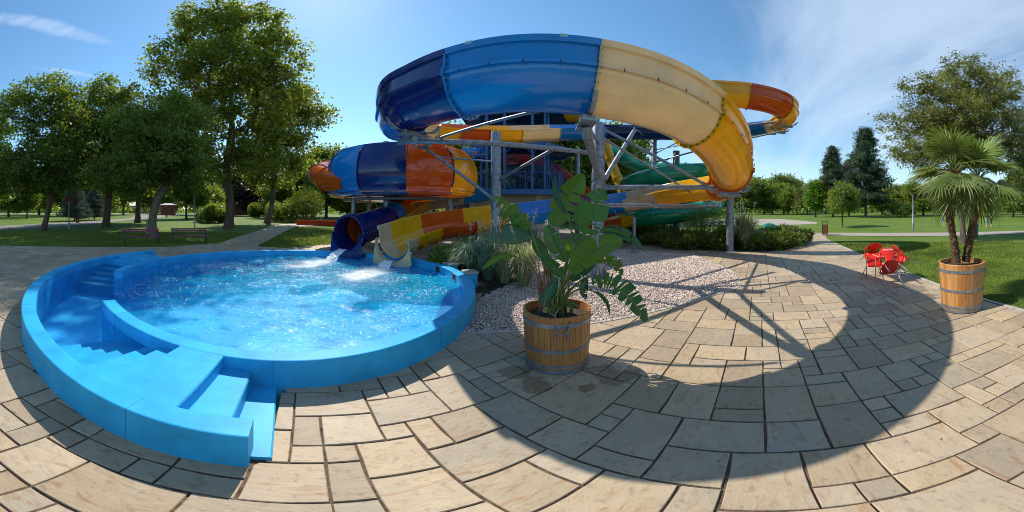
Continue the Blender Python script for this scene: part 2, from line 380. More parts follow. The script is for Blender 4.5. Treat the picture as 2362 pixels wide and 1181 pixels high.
def clipped(rect):
    cx = sum(p[0] for p in rect)/4; cy = sum(p[1] for p in rect)/4; rad = max(hypot(p[0]-cx, p[1]-cy) for p in rect)
    poly = rect
    for pg, keep in ((PAVED, True), (GRAVEL, False), (MAIN, False), (OUTER, False)):
        # decide by sampling centre; clip by the nearest edges
        ins = inside(pg, cx, cy)
        d, q, nn = nearest(pg, cx, cy)
        if d > rad:
            if ins != keep: return None
            continue
        s = (cx-q[0])*nn[0]+(cy-q[1])*nn[1]
        if abs(s) < 1e-6: s = 1e-6
        side = 1 if s > 0 else -1
        if ins != keep: side = -side
        poly = halfplane(poly, q, (nn[0]*side, nn[1]*side))
        if len(poly) < 3: return None
        # second edge at corners
        for vx in pg:
            if hypot(vx[0]-cx, vx[1]-cy) < rad:
                i = pg.index(vx)
                for a, b in ((pg[i-1], vx), (vx, pg[(i+1) % len(pg)])):
                    l = hypot(b[0]-a[0], b[1]-a[1])
                    if l < .8: continue
                    n2 = (-(b[1]-a[1])/l, (b[0]-a[0])/l)
                    if abs(n2[0]*nn[0]+n2[1]*nn[1]) > .97: continue
                    if keep:
                        tx, ty = (a[0]+b[0])/2+n2[0]*.05, (a[1]+b[1])/2+n2[1]*.05
                        sgn = 1 if inside(pg, tx, ty) else -1
                        poly = halfplane(poly, a, (n2[0]*sgn, n2[1]*sgn))
                        if len(poly) < 3: return None
    return poly if area(poly) > .012 else None
# --- paving layout on the lattice of the real joints
MX, PX, MY, PY = .1995, .105, .202, -.037
Z = {1: (0, 781, 2.9525), 2: (600, 781, 2.9525), 3: (1300, 781, 2.953), 4: (1662, 681, 2.3614), 6: (1662, 500, 3.374)}
READ = {
 3: [(820,535,1380,770),(490,478,625,825),(1380,572,1825,742),(1365,330,1730,552),(1080,325,1355,485),(1035,472,1368,570),(795,295,992,548),(1115,150,1360,330),(1363,205,1648,320),(1361,155,1483,202),(945,45,1240,148),(740,165,1073,320),(1150,775,1730,1160),(215,728,530,940),(710,725,1070,1020),(265,510,315,630),(345,440,400,547),(350,435,800,295),(1250,55,1475,145),(1475,150,1615,195)],
 4: [(430,855,915,983),(935,983,1390,950),(1525,760,1550,1020),(775,812,1405,812),(1145,635,1505,655),(880,700,1190,695),(885,555,1320,560),(780,570,920,605),(820,635,985,662),(515,607,935,768),(660,420,985,522),(480,490,755,573),(455,437,685,468),(860,390,1120,428),(940,475,1080,497),(1040,452,1175,468),(1030,350,1140,362),(1105,330,1220,340),(1080,385,1412,437),(1255,510,1500,555),(870,292,1170,307),(680,290,935,368),(805,240,1000,262),(1290,370,1620,345),
     (230,218,322,350),(228,190,303,214),(310,187,462,240),(318,242,510,340),(460,185,610,203),(470,208,640,238),(480,240,665,295),(505,303,690,325),(80,215,228,272),(0,280,140,352),(145,280,325,350)],
 2: [(238,368,755,503),(235,528,430,722),(405,528,865,688),(740,435,1315,492),(815,590,1055,660),(1005,572,1340,702),(1175,540,1665,597),(1125,290,1590,400),(1150,755,1960,755),(660,718,1240,865),(440,732,690,828),(215,728,450,838),(455,845,808,1090),(1395,980,2205,993),(1820,830,2350,885),(1480,455,2065,530),(2065,530,2157,810),(700,330,870,405),(1055,200,1225,290)],
 1: [(1725,838,2270,1112),(1885,615,1970,832),(1898,445,1988,618),(310,660,590,672),(455,598,680,622),(465,745,990,770),(825,905,1145,870),(1180,850,1610,1088),(5,760,585,832),(215,995,1290,1050),(235,460,560,548),(165,472,395,388)],
}
occ = {}; tiles = []
def put(i0, j0, i1, j1):
    cells = [(i, j) for i in range(i0, i1) for j in range(j0, j1)]
    if not cells or any(c in occ for c in cells): return False
    k = len(tiles); tiles.append((i0, j0, i1, j1))
    for c in cells: occ[c] = k
    return True
for r, L_ in READ.items():
    x0, y0, k = Z[r]
    for (a, b, c, d) in L_:
        p = Gp(x0+a/k, y0+b/k); q = Gp(x0+c/k, y0+d/k)
        i = sorted((round((p[0]-PX)/MX), round((q[0]-PX)/MX))); j = sorted((round((p[1]-PY)/MY), round((q[1]-PY)/MY)))
        if i[1]-i[0] <= 4 and j[1]-j[0] <= 4: put(i[0], j[0], i[1], j[1])
sizes = [(3, 2), (2, 3), (3, 3), (2, 2), (3, 4), (4, 3), (1, 2), (2, 1), (1, 1), (1, 3), (3, 1)]
wts = [20, 20, 11, 14, 5, 5, 7, 7, 3, 4, 4]
tr = random.Random(21)
for j in range(-48, 190):
    for i in range(-92, 108):
        if (i, j) in occ: continue
        x, y = PX+(i+.5)*MX, PY+(j+.5)*MY
        if j > 78 and not (-6 < x < 4): continue
        if not inside(PAVED, x, y) and not (inside(PAVED, x+.5, y+.5) or inside(PAVED, x-.5, y) or inside(PAVED, x+.5, y) or inside(PAVED, x, y+.5)): continue
        for t in range(12):
            a, b = tr.choices(sizes, wts)[0]
            if put(i, j, i+a, j+b): break
        else: put(i, j, i+1, j+1)
def stone_mat():
    m = material('sandstone_slab'); nt = m.node_tree; L = nt.links.new
    out = nt.nodes.new('ShaderNodeOutputMaterial'); b = nt.nodes.new('ShaderNodeBsdfPrincipled')
    tc = nt.nodes.new('ShaderNodeTexCoord'); at = nt.nodes.new('ShaderNodeAttribute'); at.attribute_name = 'tint'
    sep = nt.nodes.new('ShaderNodeSeparateColor'); L(at.outputs['Color'], sep.inputs[0])
    ad = nt.nodes.new('ShaderNodeVectorMath'); ad.operation = 'MULTIPLY_ADD'; ad.inputs[1].default_value = (37, 53, 0); L(at.outputs['Color'], ad.inputs[0]); L(tc.outputs['Object'], ad.inputs[2])
    def noise(sc, det, vec, dist=0, st=None):
        if st: mp = nt.nodes.new('ShaderNodeMapping'); mp.inputs['Scale'].default_value = st; L(vec, mp.inputs[0]); vec = mp.outputs[0]
        n = nt.nodes.new('ShaderNodeTexNoise'); n.inputs['Scale'].default_value = sc; n.inputs['Detail'].default_value = det; n.inputs['Distortion'].default_value = dist; n.inputs['Roughness'].default_value = .62; L(vec, n.inputs['Vector']); return n.outputs['Fac']
    def mix(f, a, c, lo, hi, mode='MIX'):
        r = nt.nodes.new('ShaderNodeMapRange'); r.inputs[1].default_value = lo; r.inputs[2].default_value = hi; L(f, r.inputs[0])
        x = nt.nodes.new('ShaderNodeMix'); x.data_type = 'RGBA'; x.blend_type = mode; L(r.outputs[0], x.inputs[0])
        for k, v in ((6, a), (7, c)):
            if isinstance(v, tuple): x.inputs[k].default_value = (*v, 1)
            else: L(v, x.inputs[k])
        return x.outputs[2]
    v = ad.outputs[0]
    base = mix(sep.outputs[0], (.385, .285, .178), (.34, .287, .22), 0, 1)          # each slab its own tone
    c = mix(noise(2.6, 6, v, 1.2), base, (.425, .335, .225), .40, .68)
    c = mix(noise(3.2, 7, v, 2.0, (1, 3.2, 1)), c, (.32, .18, .085), .55, .72)       # rusty veins
    c = mix(noise(14, 8, v), c, (.215, .17, .125), .55, .74)
    c = mix(noise(75, 3, v), c, (.22, .19, .16), .66, .82)
    dark = nt.nodes.new('ShaderNodeHueSaturation'); mr = nt.nodes.new('ShaderNodeMapRange'); mr.inputs[3].default_value = .78; mr.inputs[4].default_value = 1.12; L(sep.outputs[1], mr.inputs[0]); L(mr.outputs[0], dark.inputs['Value']); L(c, dark.inputs['Color'])
    # water spilt around the two tubs and the chairs: ragged wet stains
    wet = None; obj_v = tc.outputs['Object']; wn = noise(2.4, 6, obj_v, .3)
    for (x, y, rr) in ((*Gp(1405, 862), .42), (*Gp(1235, 885), .30), (*Gp(1190, 862), .24), (*Gp(1360, 892), .22), (5.9, -3.35, .6), (5.15, -3.3, .35)):
        dv = nt.nodes.new('ShaderNodeVectorMath'); dv.operation = 'DISTANCE'; dv.inputs[1].default_value = (x, y, 0); L(obj_v, dv.inputs[0])
        q = mth('SUBTRACT', 1.0, mth('DIVIDE', dv.outputs['Value'], rr, nt), nt); q = mth('MAXIMUM', q, -1.0, nt)
        wet = q if wet is None else mth('MAXIMUM', wet, q, nt)
    wf = mth('ADD', mth('MULTIPLY', wet, .42, nt), wn, nt)
    st = nt.nodes.new('ShaderNodeMapRange'); st.inputs[1].default_value = .655; st.inputs[2].default_value = .685; L(wf, st.inputs[0])
    wc = nt.nodes.new('ShaderNodeMix'); wc.data_type = 'RGBA'; wc.blend_type = 'MULTIPLY'; L(st.outputs[0], wc.inputs[0]); L(dark.outputs[0], wc.inputs[6]); wc.inputs[7].default_value = (.60, .53, .47, 1)
    L(wc.outputs[2], b.inputs['Base Color'])
    rg = nt.nodes.new('ShaderNodeMapRange'); rg.inputs[3].default_value = .62; rg.inputs[4].default_value = .3; L(st.outputs[0], rg.inputs[0]); L(rg.outputs[0], b.inputs['Roughness']); b.inputs['Specular IOR Level'].default_value = .35
    bp = nt.nodes.new('ShaderNodeBump'); bp.inputs['Strength'].default_value = .5; bp.inputs['Distance'].default_value = .012
    hh = mth('ADD', noise(4, 8, v, 1.5, (1, 2.5, 1)), mth('MULTIPLY', noise(60, 4, v), .15, nt), nt); L(hh, bp.inputs['Height']); L(bp.outputs[0], b.inputs['Normal'])
    L(b.outputs[0], out.inputs[0]); return m
M['stone'] = stone_mat()
def inset(poly, d):
    q = []
    for p in poly:
        if not q or hypot(p[0]-q[-1][0], p[1]-q[-1][1]) > .02: q.append(p)
    if len(q) > 2 and hypot(q[0][0]-q[-1][0], q[0][1]-q[-1][1]) < .02: q.pop()
    for i in range(len(q)):
        a, b = q[i], q[(i+1) % len(q)]; l = hypot(b[0]-a[0], b[1]-a[1]); nx, ny = -(b[1]-a[1])/l, (b[0]-a[0])/l
        poly = halfplane(poly, (a[0]+nx*d, a[1]+ny*d), (nx, ny))
        if len(poly) < 3: return q
    return poly
def slab_geom(poly, tr, far=False):
    ar = sum(poly[i][0]*poly[(i+1) % len(poly)][1]-poly[(i+1) % len(poly)][0]*poly[i][1] for i in range(len(poly)))
    if ar < 0: poly = poly[::-1]
    cx = sum(p[0] for p in poly)/len(poly); cy = sum(p[1] for p in poly)/len(poly)
    jt = .0082
    poly = inset(poly, jt)
    out = []
    for i in range(len(poly)):
        a, b = poly[i], poly[(i+1) % len(poly)]
        out.append(a)
        if not far:
            m_ = int(hypot(b[0]-a[0], b[1]-a[1])/.15)
            for q_ in range(1, m_): out.append((a[0]+(b[0]-a[0])*q_/m_, a[1]+(b[1]-a[1])*q_/m_))
    ins = lambda p, d, jit: (p[0]+tr.uniform(-jit, jit), p[1]+tr.uniform(-jit, jit))
    n = len(out); z = tr.uniform(-.002, .002); tx, ty = tr.uniform(-.004, .004), tr.uniform(-.004, .004)
    ring = [ins(p, jt, .0042) for p in out]
    zf = lambda p, dz: z+dz+(p[0]-cx)*tx+(p[1]-cy)*ty
    if far:
        V = [(p[0], p[1], zf(p, 0)) for p in ring]+[(p[0], p[1], -.03) for p in ring]
        F = [tuple(range(n))]+[(i+n, (i+1) % n+n, (i+1) % n, i) for i in range(n)]
        return V, F
    top = []
    for p in ring:
        l = hypot(p[0]-cx, p[1]-cy); s = (l-.006)/l; top.append((cx+(p[0]-cx)*s, cy+(p[1]-cy)*s))
    V = [(p[0], p[1], zf(p, 0)) for p in top]+[(p[0], p[1], zf(p, -.005)) for p in ring]+[(p[0], p[1], -.03) for p in ring]
    F = [tuple(range(n))]
    for k in (0, 1): F += [((k+1)*n+i, (k+1)*n+(i+1) % n, k*n+(i+1) % n, k*n+i) for i in range(n)]
    return V, F
# soil sheet under the slabs, with the basin left open (outline bridged to the hole)
HOLE = [(CO[0]+5.36*cos(AE0+(AE1-AE0)*j/40), CO[1]+5.36*sin(AE0+(AE1-AE0)*j/40)) for j in range(41)]+[(CP[0]+4.0*cos(R_(-86+226*j/60)), CP[1]+4.0*sin(R_(-86+226*j/60))) for j in range(61)]
_hv = min(range(len(HOLE)), key=lambda i: HOLE[i][0]); _pv = 1       # bridge at the west side
_ccw = sum(PAVED[i][0]*PAVED[(i+1) % len(PAVED)][1]-PAVED[(i+1) % len(PAVED)][0]*PAVED[i][1] for i in range(len(PAVED))) > 0
_pp = PAVED if _ccw else PAVED[::-1]; _pv = _pp.index((-17.5, 1.0))
_seq = [(*p, -.014) for p in _pp[_pv:]+_pp[:_pv+1]]+[(*p, -.014) for p in (HOLE[_hv::-1]+HOLE[:_hv-1:-1])]
paving = meshobj('paving', _seq, [tuple(range(len(_seq)))], M['sand']); tag(paving, kind='structure')
def add_tint(me, cols):      # cols per vertex
    ca = me.color_attributes.new('tint', 'FLOAT_COLOR', 'POINT'); ca.data.foreach_set('color', np.array(cols, np.float32).ravel())
lst = []
for (i0, j0, i1, j1) in tiles:
    x0, x1, y0, y1 = PX+i0*MX, PX+i1*MX, PY+j0*MY, PY+j1*MY
    pl = clipped([(x0, y0), (x1, y0), (x1, y1), (x0, y1)])
    if pl is None: continue
    cx = sum(p[0] for p in pl)/len(pl); cy = sum(p[1] for p in pl)/len(pl); d = hypot(cx, cy); az = math.degrees(atan2(cx, cy))
    vis = -61 < az < 142.6 and d > 1.02
    # apparent size in the picture
    app = sqrt(area(pl)*H/(d*d+H*H)**1.5)*S if vis else 0
    lst.append((app, d, pl))
lst.sort(key=lambda t: -t[0])
fv, ff, fc = [], [], []
for k, (app, d, pl) in enumerate(lst):
    t = random.Random(k*13+5); col = (t.random(), t.random(), t.random(), 1)
    if k < 300:
        V, F = slab_geom(pl, t)
        o = meshobj('slab', V, F, M['stone'], paving); add_tint(o.data, [col]*len(V))
    else:
        V, F = slab_geom(pl, t, app < 9); o0 = len(fv); fv += V; ff += [tuple(i+o0 for i in f) for f in F]; fc += [col]*len(V)
o = meshobj('paving_slabs', fv, ff, M['stone'], paving); add_tint(o.data, fc); tag(o, kind='stuff')
print('tiles', len(lst))

# --- edging strips, paths, beds
def strip(name, pts, wd, z0, z1, mat, kind='structure', close=False):
    mb = MB()
    for a, b in zip(pts, pts[1:]+([pts[0]] if close else [])):
        l = hypot(b[0]-a[0], b[1]-a[1]); nseg = max(1, int(l/1.0))
        for s in range(nseg):
            p = (a[0]+(b[0]-a[0])*s/nseg, a[1]+(b[1]-a[1])*s/nseg); q = (a[0]+(b[0]-a[0])*(s+.985)/nseg, a[1]+(b[1]-a[1])*(s+.985)/nseg)
            mb.bar((p[0], p[1], (z0+z1)/2), (q[0], q[1], (z0+z1)/2), wd, z1-z0)
    o = obj(name, mb, mat); tag(o, kind=kind); return o
strip('gravel_edging', GRAVEL[:9], .07, -.1, .012, M['kerb'])
strip('lawn_edging', left_arc, .12, -.1, .006, M['kerb'])
strip('lawn_kerb', [(2.0, YK-.05), (19.9, YK-.08)], .07, -.1, .008, M['kerb'])
strip('path_kerb', [(-2.2, 14.12), (-1.0, 13.9), (.3, 14.55), (.8, 15.2)], .12, -.1, .005, M['kerb'])
def sheet(name, poly, z, mat):
    o = meshobj(name, [(p[0], p[1], z) for p in poly], [tuple(range(len(poly)))], mat); tag(o, kind='structure'); return o
# path of small grey pavers crossing the far lawn
def paver_mat():
    m = material('small_pavers'); nt = m.node_tree; L = nt.links.new
    out = nt.nodes.new('ShaderNodeOutputMaterial'); b = nt.nodes.new('ShaderNodeBsdfPrincipled'); b.inputs['Roughness'].default_value = .85
    tc = nt.nodes.new('ShaderNodeTexCoord'); br = nt.nodes.new('ShaderNodeTexBrick'); br.inputs['Scale'].default_value = 4; br.inputs['Mortar Size'].default_value = .04
    br.inputs['Color1'].default_value = (.33, .29, .26, 1); br.inputs['Color2'].default_value = (.43, .36, .31, 1); br.inputs['Mortar'].default_value = (.16, .14, .12, 1)
    L(tc.outputs['Object'], br.inputs['Vector']); L(br.outputs['Color'], b.inputs['Base Color']); L(b.outputs[0], out.inputs[0]); return m
M['paver'] = paver_mat()
far_path = [(21.0, 6), (21.6, 1.5), (20.8, -3.0), (20.5, -4.8), (18.99, -7.42), (16.86, -11.48), (14.57, -15.71), (13.6, -18.4), (12.0, -22), (13.8, -23), (15.9, -19.5), (17.6, -16.0), (20.1, -11.47), (22.2, -6.5), (22.9, -3.2), (23.3, 1.5), (23, 6)]
sheet('park_path', far_path, -.006, M['paver'])
sheet('asphalt_path', [(-21.5, 8.0), (-22.99, 12.84), (-23.77, 18.44), (-24.87, 26.12), (-28.88, 41.27), (-36, 78), (-20, 70), (-15, 74), (-15.3, 79), (-55, 84), (-34.3, 49.0), (-31.04, 32.6), (-30.22, 23.4), (-28.5, 16.2), (-27, 8)], -.02, simple('asphalt', (.21, .19, .18), .9, var=.1, scale=3))
sheet('far_road', [(-110, 52), (-60, 118), (-20, 118), (-20, 112), (-56, 110), (-104, 50)], -.02, simple('pale_road', (.42, .40, .37), .9))
sheet('sand_court', [(33.6, 8), (34.04, -2.45), (36.39, -7.36), (41.27, -8.2), (54.56, -4.2), (56, 8)], -.015, simple('sand_court', (.34, .29, .25), .95, var=.15, scale=2, bump=.5, bscale=8))
ISLAND = [(19.32, 11.68), (16.95, 8.91), (15.35, 6.38), (14.41, 4.28), (13.82, 2.35), (13.1, 1.03), (12.86, -.15), (13.22, -1.15), (15.05, -2.23), (18.36, -2.89), (20.9, -3.0), (21.4, 1.5), (21, 6), (21.3, 12)]
o = meshobj('planting_bed', [(p[0], p[1], -.008) for p in ISLAND], [tuple(range(len(ISLAND)))], M['soil']); tag(o, kind='structure')
sheet('slide_yard', [(3.0, 12.9), (4.2, 11.2), (7.5, 11.4), (12.3, 12.5), (19.3, 12.9), (19.32, 11.7), (21.3, 12), (24, 30), (8, 34), (2.9, 29.5), (3.2, 19), (2.2, 15.6)], -.012, simple('pink_gravel_ground', (.27, .22, .19), .95, var=.25, scale=12, bump=.7, bscale=50))
# gravel bed: ground sheet and loose stones
meshobj('gravel_bed', [(p[0], p[1], -.012) for p in GRAVEL], [tuple(range(len(GRAVEL)))], simple('gravel_base', (.33, .27, .23), .95, var=.3, scale=25, bump=.8, bscale=70))['kind'] = 'structure'
SOILP = [(3.4, 4.95), (4.2, 5.3), (5.1, 5.55), (5.7, 6.3), (5.9, 7.6), (5.4, 8.6), (4.6, 9.2), (3.2, 9.6), (3.0, 9.2), (3.62, 7.3), (3.68, 6)]
def blob_mesh(poly, z, amp, n, mat, name):
    # slightly mounded soil patch
    cx = sum(p[0] for p in poly)/len(poly); cy = sum(p[1] for p in poly)/len(poly); V = []; F = []; K = len(poly)*3
    per = []
    for i in range(len(poly)):
        a, b = poly[i], poly[(i+1) % len(poly)]
        for t in range(3): per.append((a[0]+(b[0]-a[0])*t/3, a[1]+(b[1]-a[1])*t/3))
    for k in range(n+1):
        s = 1-k/n
        for p in per: V.append((cx+(p[0]-cx)*s, cy+(p[1]-cy)*s, z+amp*(1-s*s)+rnd.uniform(-.012, .012)))
    for k in range(n):
        for i in range(K): F.append((k*K+i, k*K+(i+1) % K, (k+1)*K+(i+1) % K, (k+1)*K+i))
    o = meshobj(name, V, F, mat, smooth=True); tag(o, kind='structure'); return o
blob_mesh(SOILP, -.005, .07, 8, M['soil'], 'soil_bed')
def stones(name, poly, dens, size, mat, seed, excl=None, cams=True):
    g = np.random.default_rng(seed); xs = [p[0] for p in poly]; ys = [p[1] for p in poly]
    n = int((max(xs)-min(xs))*(max(ys)-min(ys))*dens); q = np.c_[g.uniform(min(xs), max(xs), n), g.uniform(min(ys), max(ys), n)]
    d = np.hypot(q[:, 0], q[:, 1]); keep = g.random(n) < np.clip((6.5/d)**1.3, .12, 1)
    q = q[keep]; d = d[keep]
    m = np.array([inside(poly, a, b) and not (excl and any(inside(e, a, b) for e in excl)) for a, b in q]); q = q[m]; d = d[m]; n = len(q)
    # octahedral pebbles with jitter: 8 faces
    base = np.array([(1, 0, 0), (0, 1, 0), (-1, 0, 0), (0, -1, 0), (0, 0, .75), (0, 0, -.6)], float)
    f = np.array([(0, 1, 4), (1, 2, 4), (2, 3, 4), (3, 0, 4), (1, 0, 5), (2, 1, 5), (3, 2, 5), (0, 3, 5)])
    sz = size*g.uniform(.55, 1.35, n)*np.clip(d/6.5, 1, 1.7); a = g.uniform(0, 2*pi, n); st = g.uniform(.65, 1.0, n)
    Vv = np.repeat(base[None], n, 0)+g.normal(0, .17, (n, 6, 3)); Vv[:, :, 1] *= st[:, None]; Vv *= sz[:, None, None]
    ca, sa = np.cos(a)[:, None], np.sin(a)[:, None]; X = Vv[:, :, 0]*ca-Vv[:, :, 1]*sa; Y = Vv[:, :, 0]*sa+Vv[:, :, 1]*ca
    tl = g.normal(0, .3, (n, 1)); Vv[:, :, 2] += X*tl; Vv[:, :, 0] = X+q[:, :1]; Vv[:, :, 1] = Y+q[:, 1:2]; Vv[:, :, 2] += (g.uniform(-.004, .018, n))[:, None]
    Fs = (f[None]+6*np.arange(n)[:, None, None]).reshape(-1, 3)
    o = meshobj(name, Vv.reshape(-1, 3), Fs, mat, smooth=False); tag(o, kind='stuff'); print(name, n); return o
M['pebble'] = simple('marble_pebbles', (.68, .58, .52), .7, 0, col2=(.52, .40, .33), scale=22, island=.42, hue=.015)
stones('gravel_stones', GRAVEL, 1300, .020, M['pebble'], 3, excl=[SOILP])
# grass blades standing on the near lawns
def grass(name, polyfun, n, seed, h=.045, w=.006, dmax=16, mat=None, zb=-.04):
    g = np.random.default_rng(seed); pts = []
    x0, x1, y0, y1 = polyfun[1]; f = polyfun[0]
    q = np.c_[g.uniform(x0, x1, n*3), g.uniform(y0, y1, n*3)]; d = np.hypot(q[:, 0], q[:, 1])
    keep = (d < dmax) & (g.random(len(q)) < np.clip((6/d)**1.2, .05, 1)); q = q[keep]; d = d[keep]
    m = np.array([f(a, b) for a, b in q]); q = q[m][:n]; d = d[m][:n]; k = len(q)
    a = g.uniform(0, 2*pi, k); sc = np.clip(d/6, 1, 2.4); ww = w*sc*g.uniform(.7, 1.3, k); hh = h*g.uniform(.5, 1.3, k)*np.clip(d/9, 1, 1.3)
    lx, ly = g.normal(0, .5, k)*hh, g.normal(0, .5, k)*hh
    V = np.zeros((k, 3, 3)); V[:, 0, 0] = q[:, 0]-np.cos(a)*ww; V[:, 0, 1] = q[:, 1]-np.sin(a)*ww; V[:, 1, 0] = q[:, 0]+np.cos(a)*ww; V[:, 1, 1] = q[:, 1]+np.sin(a)*ww
    V[:, 2, 0] = q[:, 0]+lx; V[:, 2, 1] = q[:, 1]+ly; V[:, :2, 2] = zb; V[:, 2, 2] = zb+hh
    o = meshobj(name, V.reshape(-1, 3), np.arange(3*k).reshape(-1, 3), mat or M['grassblade']); tag(o, kind='stuff'); print(name, k); return o
grass('lawn_grass', (lambda x, y: y < YK-.10 and x < 20-(y+4)*-.45 and not inside(far_path, x, y), (1.0, 19, -15, YK-.1)), 150000, 5, dmax=17, h=.05)
_la = left_arc
def left_lawn(x, y): return not inside(PAVED, x, y) and x < -3.5 and hypot(x, y) > 12.5
grass('shaded_lawn_grass', (left_lawn, (-22, -4.5, 2, 26)), 60000, 6, dmax=24, h=.06, w=.008)
grass('lawn_patch_grass', (lambda x, y: inside(patch, x, y), (-3, 3.5, 13.5, 30)), 30000, 7, dmax=30, h=.06, w=.008)
# ---------------------------------------------------------------- pool
def arc_wall(mb, c, ri, ro, a0, a1, zt, zo, zi, n=None, ch=.014):
    n = n or max(6, int(abs(a1-a0)*ro/.12))
    prof = [(ro, zo), (ro, zt-ch), (ro-ch*.3, zt-ch*.3), (ro-ch, zt), (ri+ch, zt), (ri+ch*.3, zt-ch*.3), (ri, zt-ch), (ri, zi)]
    k = len(prof); V = []
    for j in range(n+1):
        a = a0+(a1-a0)*j/n
        V += [(c[0]+r*cos(a), c[1]+r*sin(a), z) for r, z in prof]
    F = [(j*k+i, (j+1)*k+i, (j+1)*k+i+1, j*k+i+1) for j in range(n) for i in range(k-1)]
    F += [tuple(range(k)), tuple(n*k+i for i in reversed(range(k)))]
    mb.add(V, F)
def sector(mb, c, ri, ro, a0, a1, z0, z1, n=4, ch=0.012):
    V = []
    for z, e in ((z0, 0), (z1-ch, 0), (z1, ch)):
        for j in range(n+1):
            a = a0+(a1-a0)*j/n
            if j == 0: a += e/ro*(1 if a1 > a0 else -1)
            if j == n: a -= e/ro*(1 if a1 > a0 else -1)
            V += [(c[0]+ri*cos(a), c[1]+ri*sin(a), z), (c[0]+ro*cos(a), c[1]+ro*sin(a), z)]
    m = 2*(n+1); F = []
    for lay in (0, 1):
        o = lay*m
        for j in range(n):
            F += [(o+2*j, o+2*j+2, o+m+2*j+2, o+m+2*j), (o+2*j+3, o+2*j+1, o+m+2*j+1, o+m+2*j+3)]
        F += [(o+1, o, o+m, o+m+1), (o+2*n, o+2*n+1, o+m+2*n+1, o+m+2*n)]
    for j in range(n): F.append((2*m+2*j, 2*m+2*j+2, 2*m+2*j+3, 2*m+2*j+1))
    mb.add(V, F)
ZT = .362; WL = .165; M['seam'] = simple('seam_shade', (.01, .20, .46), .6)
pool = thing('pool', 'round bright blue paddling pool with low walls, curved entry lane and steps', 'pool', (CP[0], CP[1], 0))
mb = MB(); arc_wall(mb, CO, OI, OO, AE0, AE1, ZT, -.06, -.75); obj('outer_wall', mb, M['pool'], pool, True, R_(11))
mb = MB(); arc_wall(mb, CP, RI, RO, R_(230.5), R_(556.8), ZT, -.75, -.75); obj('basin_wall', mb, M['pool'], pool, True, R_(11))
for a, b, r_ in ((261.0, 267.8, 4.19), (162.0, 173.0, 3.84)):
    mb = MB(); sector(mb, CO, r_, 5.30, R_(a), R_(b), -.75, ZT-.003, 5); obj('platform', mb, M['pool'], pool)
for k in range(6):
    mb = MB(); sector(mb, CO, 4.16, 5.30, R_(261.1-3.5*(k+1)), R_(261.1-3.5*k), -.75, ZT-.105-.088*k, 3); obj('pool_step', mb, M['pool'], pool)
for k in range(6):
    mb = MB(); sector(mb, CO, 3.86, 5.30, R_(172.9+3.5*k), R_(172.9+3.5*(k+1)), -.75, ZT-.105-.088*k, 3); obj('pool_step', mb, M['pool'], pool)
mb = MB(); sector(mb, CO, 4.2, 5.30, R_(267.7), R_(271.5), -.06, .205, 3); obj('outer_step', mb, M['pool'], pool)
mb = MB(); sector(mb, CO, 4.24, 5.36, R_(271.4), R_(274.6), -.06, .030, 3); obj('outer_step', mb, M['pool'], pool)
mb = MB(); sector(mb, CO, 3.9, 5.30, R_(158.0), R_(162.1), -.06, .205, 3); obj('outer_step', mb, M['pool'], pool)
mb = MB()
mb.add([(CO[0]+5.3*cos(2*pi*j/60), CO[1]+5.3*sin(2*pi*j/60), -.50) for j in range(60)], [tuple(range(60))]); obj('basin_floor', mb, M['poolfloor'], pool)
for c_, ri_, ro_, dg in ((CP, RI, RO, (272, 300, 330, 5, 50, 240)), (CO, OI, OO, (265, 235, 210, 190, 170))):
    for a in dg:
        mb = MB(); arc_wall(mb, c_, ri_-.0015, ro_+.0015, R_(a)-.003/ro_, R_(a)+.003/ro_, ZT+.0015, -.05, .2, n=1); obj('seam', mb, M['seam'], pool)
# overflow grilles in the inner wall, seen from the front
def wall_hit(x):
    ph = x/S-PHC; u = np.array([sin(ph), cos(ph)]); b = u@CP; return b+sqrt(b*b-CP@CP+RI*RI)
for x in (836, 1010, 1048):
    d = wall_hit(x); p = A(x, d); a = atan2(p.y-CP[1], p.x-CP[0]); rm = Matrix.Rotation(a, 3, 'Z')
    g = MB(); cc = Vector((CP[0], CP[1], .255))
    q = lambda r, t, z: cc+rm@Vector((r, t, z))
    for t, z, sy, sz in ((-.11, 0, .02, .17), (.11, 0, .02, .17), (0, .08, .24, .02), (0, -.08, .24, .02)):
        g.box(q(RI-.004, t, z), (.022, sy, sz), M=rm)
    fr = obj('inlet_frame', g, M['steel'], pool)
    g2 = MB(); g2.box(q(RI-.003, 0, 0), (.006, .2, .14), M=rm); g2.box(q(RI-.008, -.04, 0), (.006, .008, .14), M=rm); obj('inlet_grille', g2, M['darksteel'], fr)
for (x, y) in ((3.80, 6.95), (3.68, 5.78)):
    a = atan2(y-CP[1], x-CP[0]); rm = Matrix.Rotation(a, 3, 'Z')
    t = thing('pool_pillar', 'short blue pillar with pale cap against the pool wall, '+('farther' if y > 6 else 'nearer')+' of the two', 'pillar', (x, y, 0), 'capped pillars beside the pool wall')
    g = MB(); g.box((x, y, .15), (.26, .32, .46), M=rm); obj('shaft', g, M['pool'], t)
    g = MB(); g.box((x, y, .40), (.32, .38, .035), M=rm); obj('cap', g, M['kerb'], t)

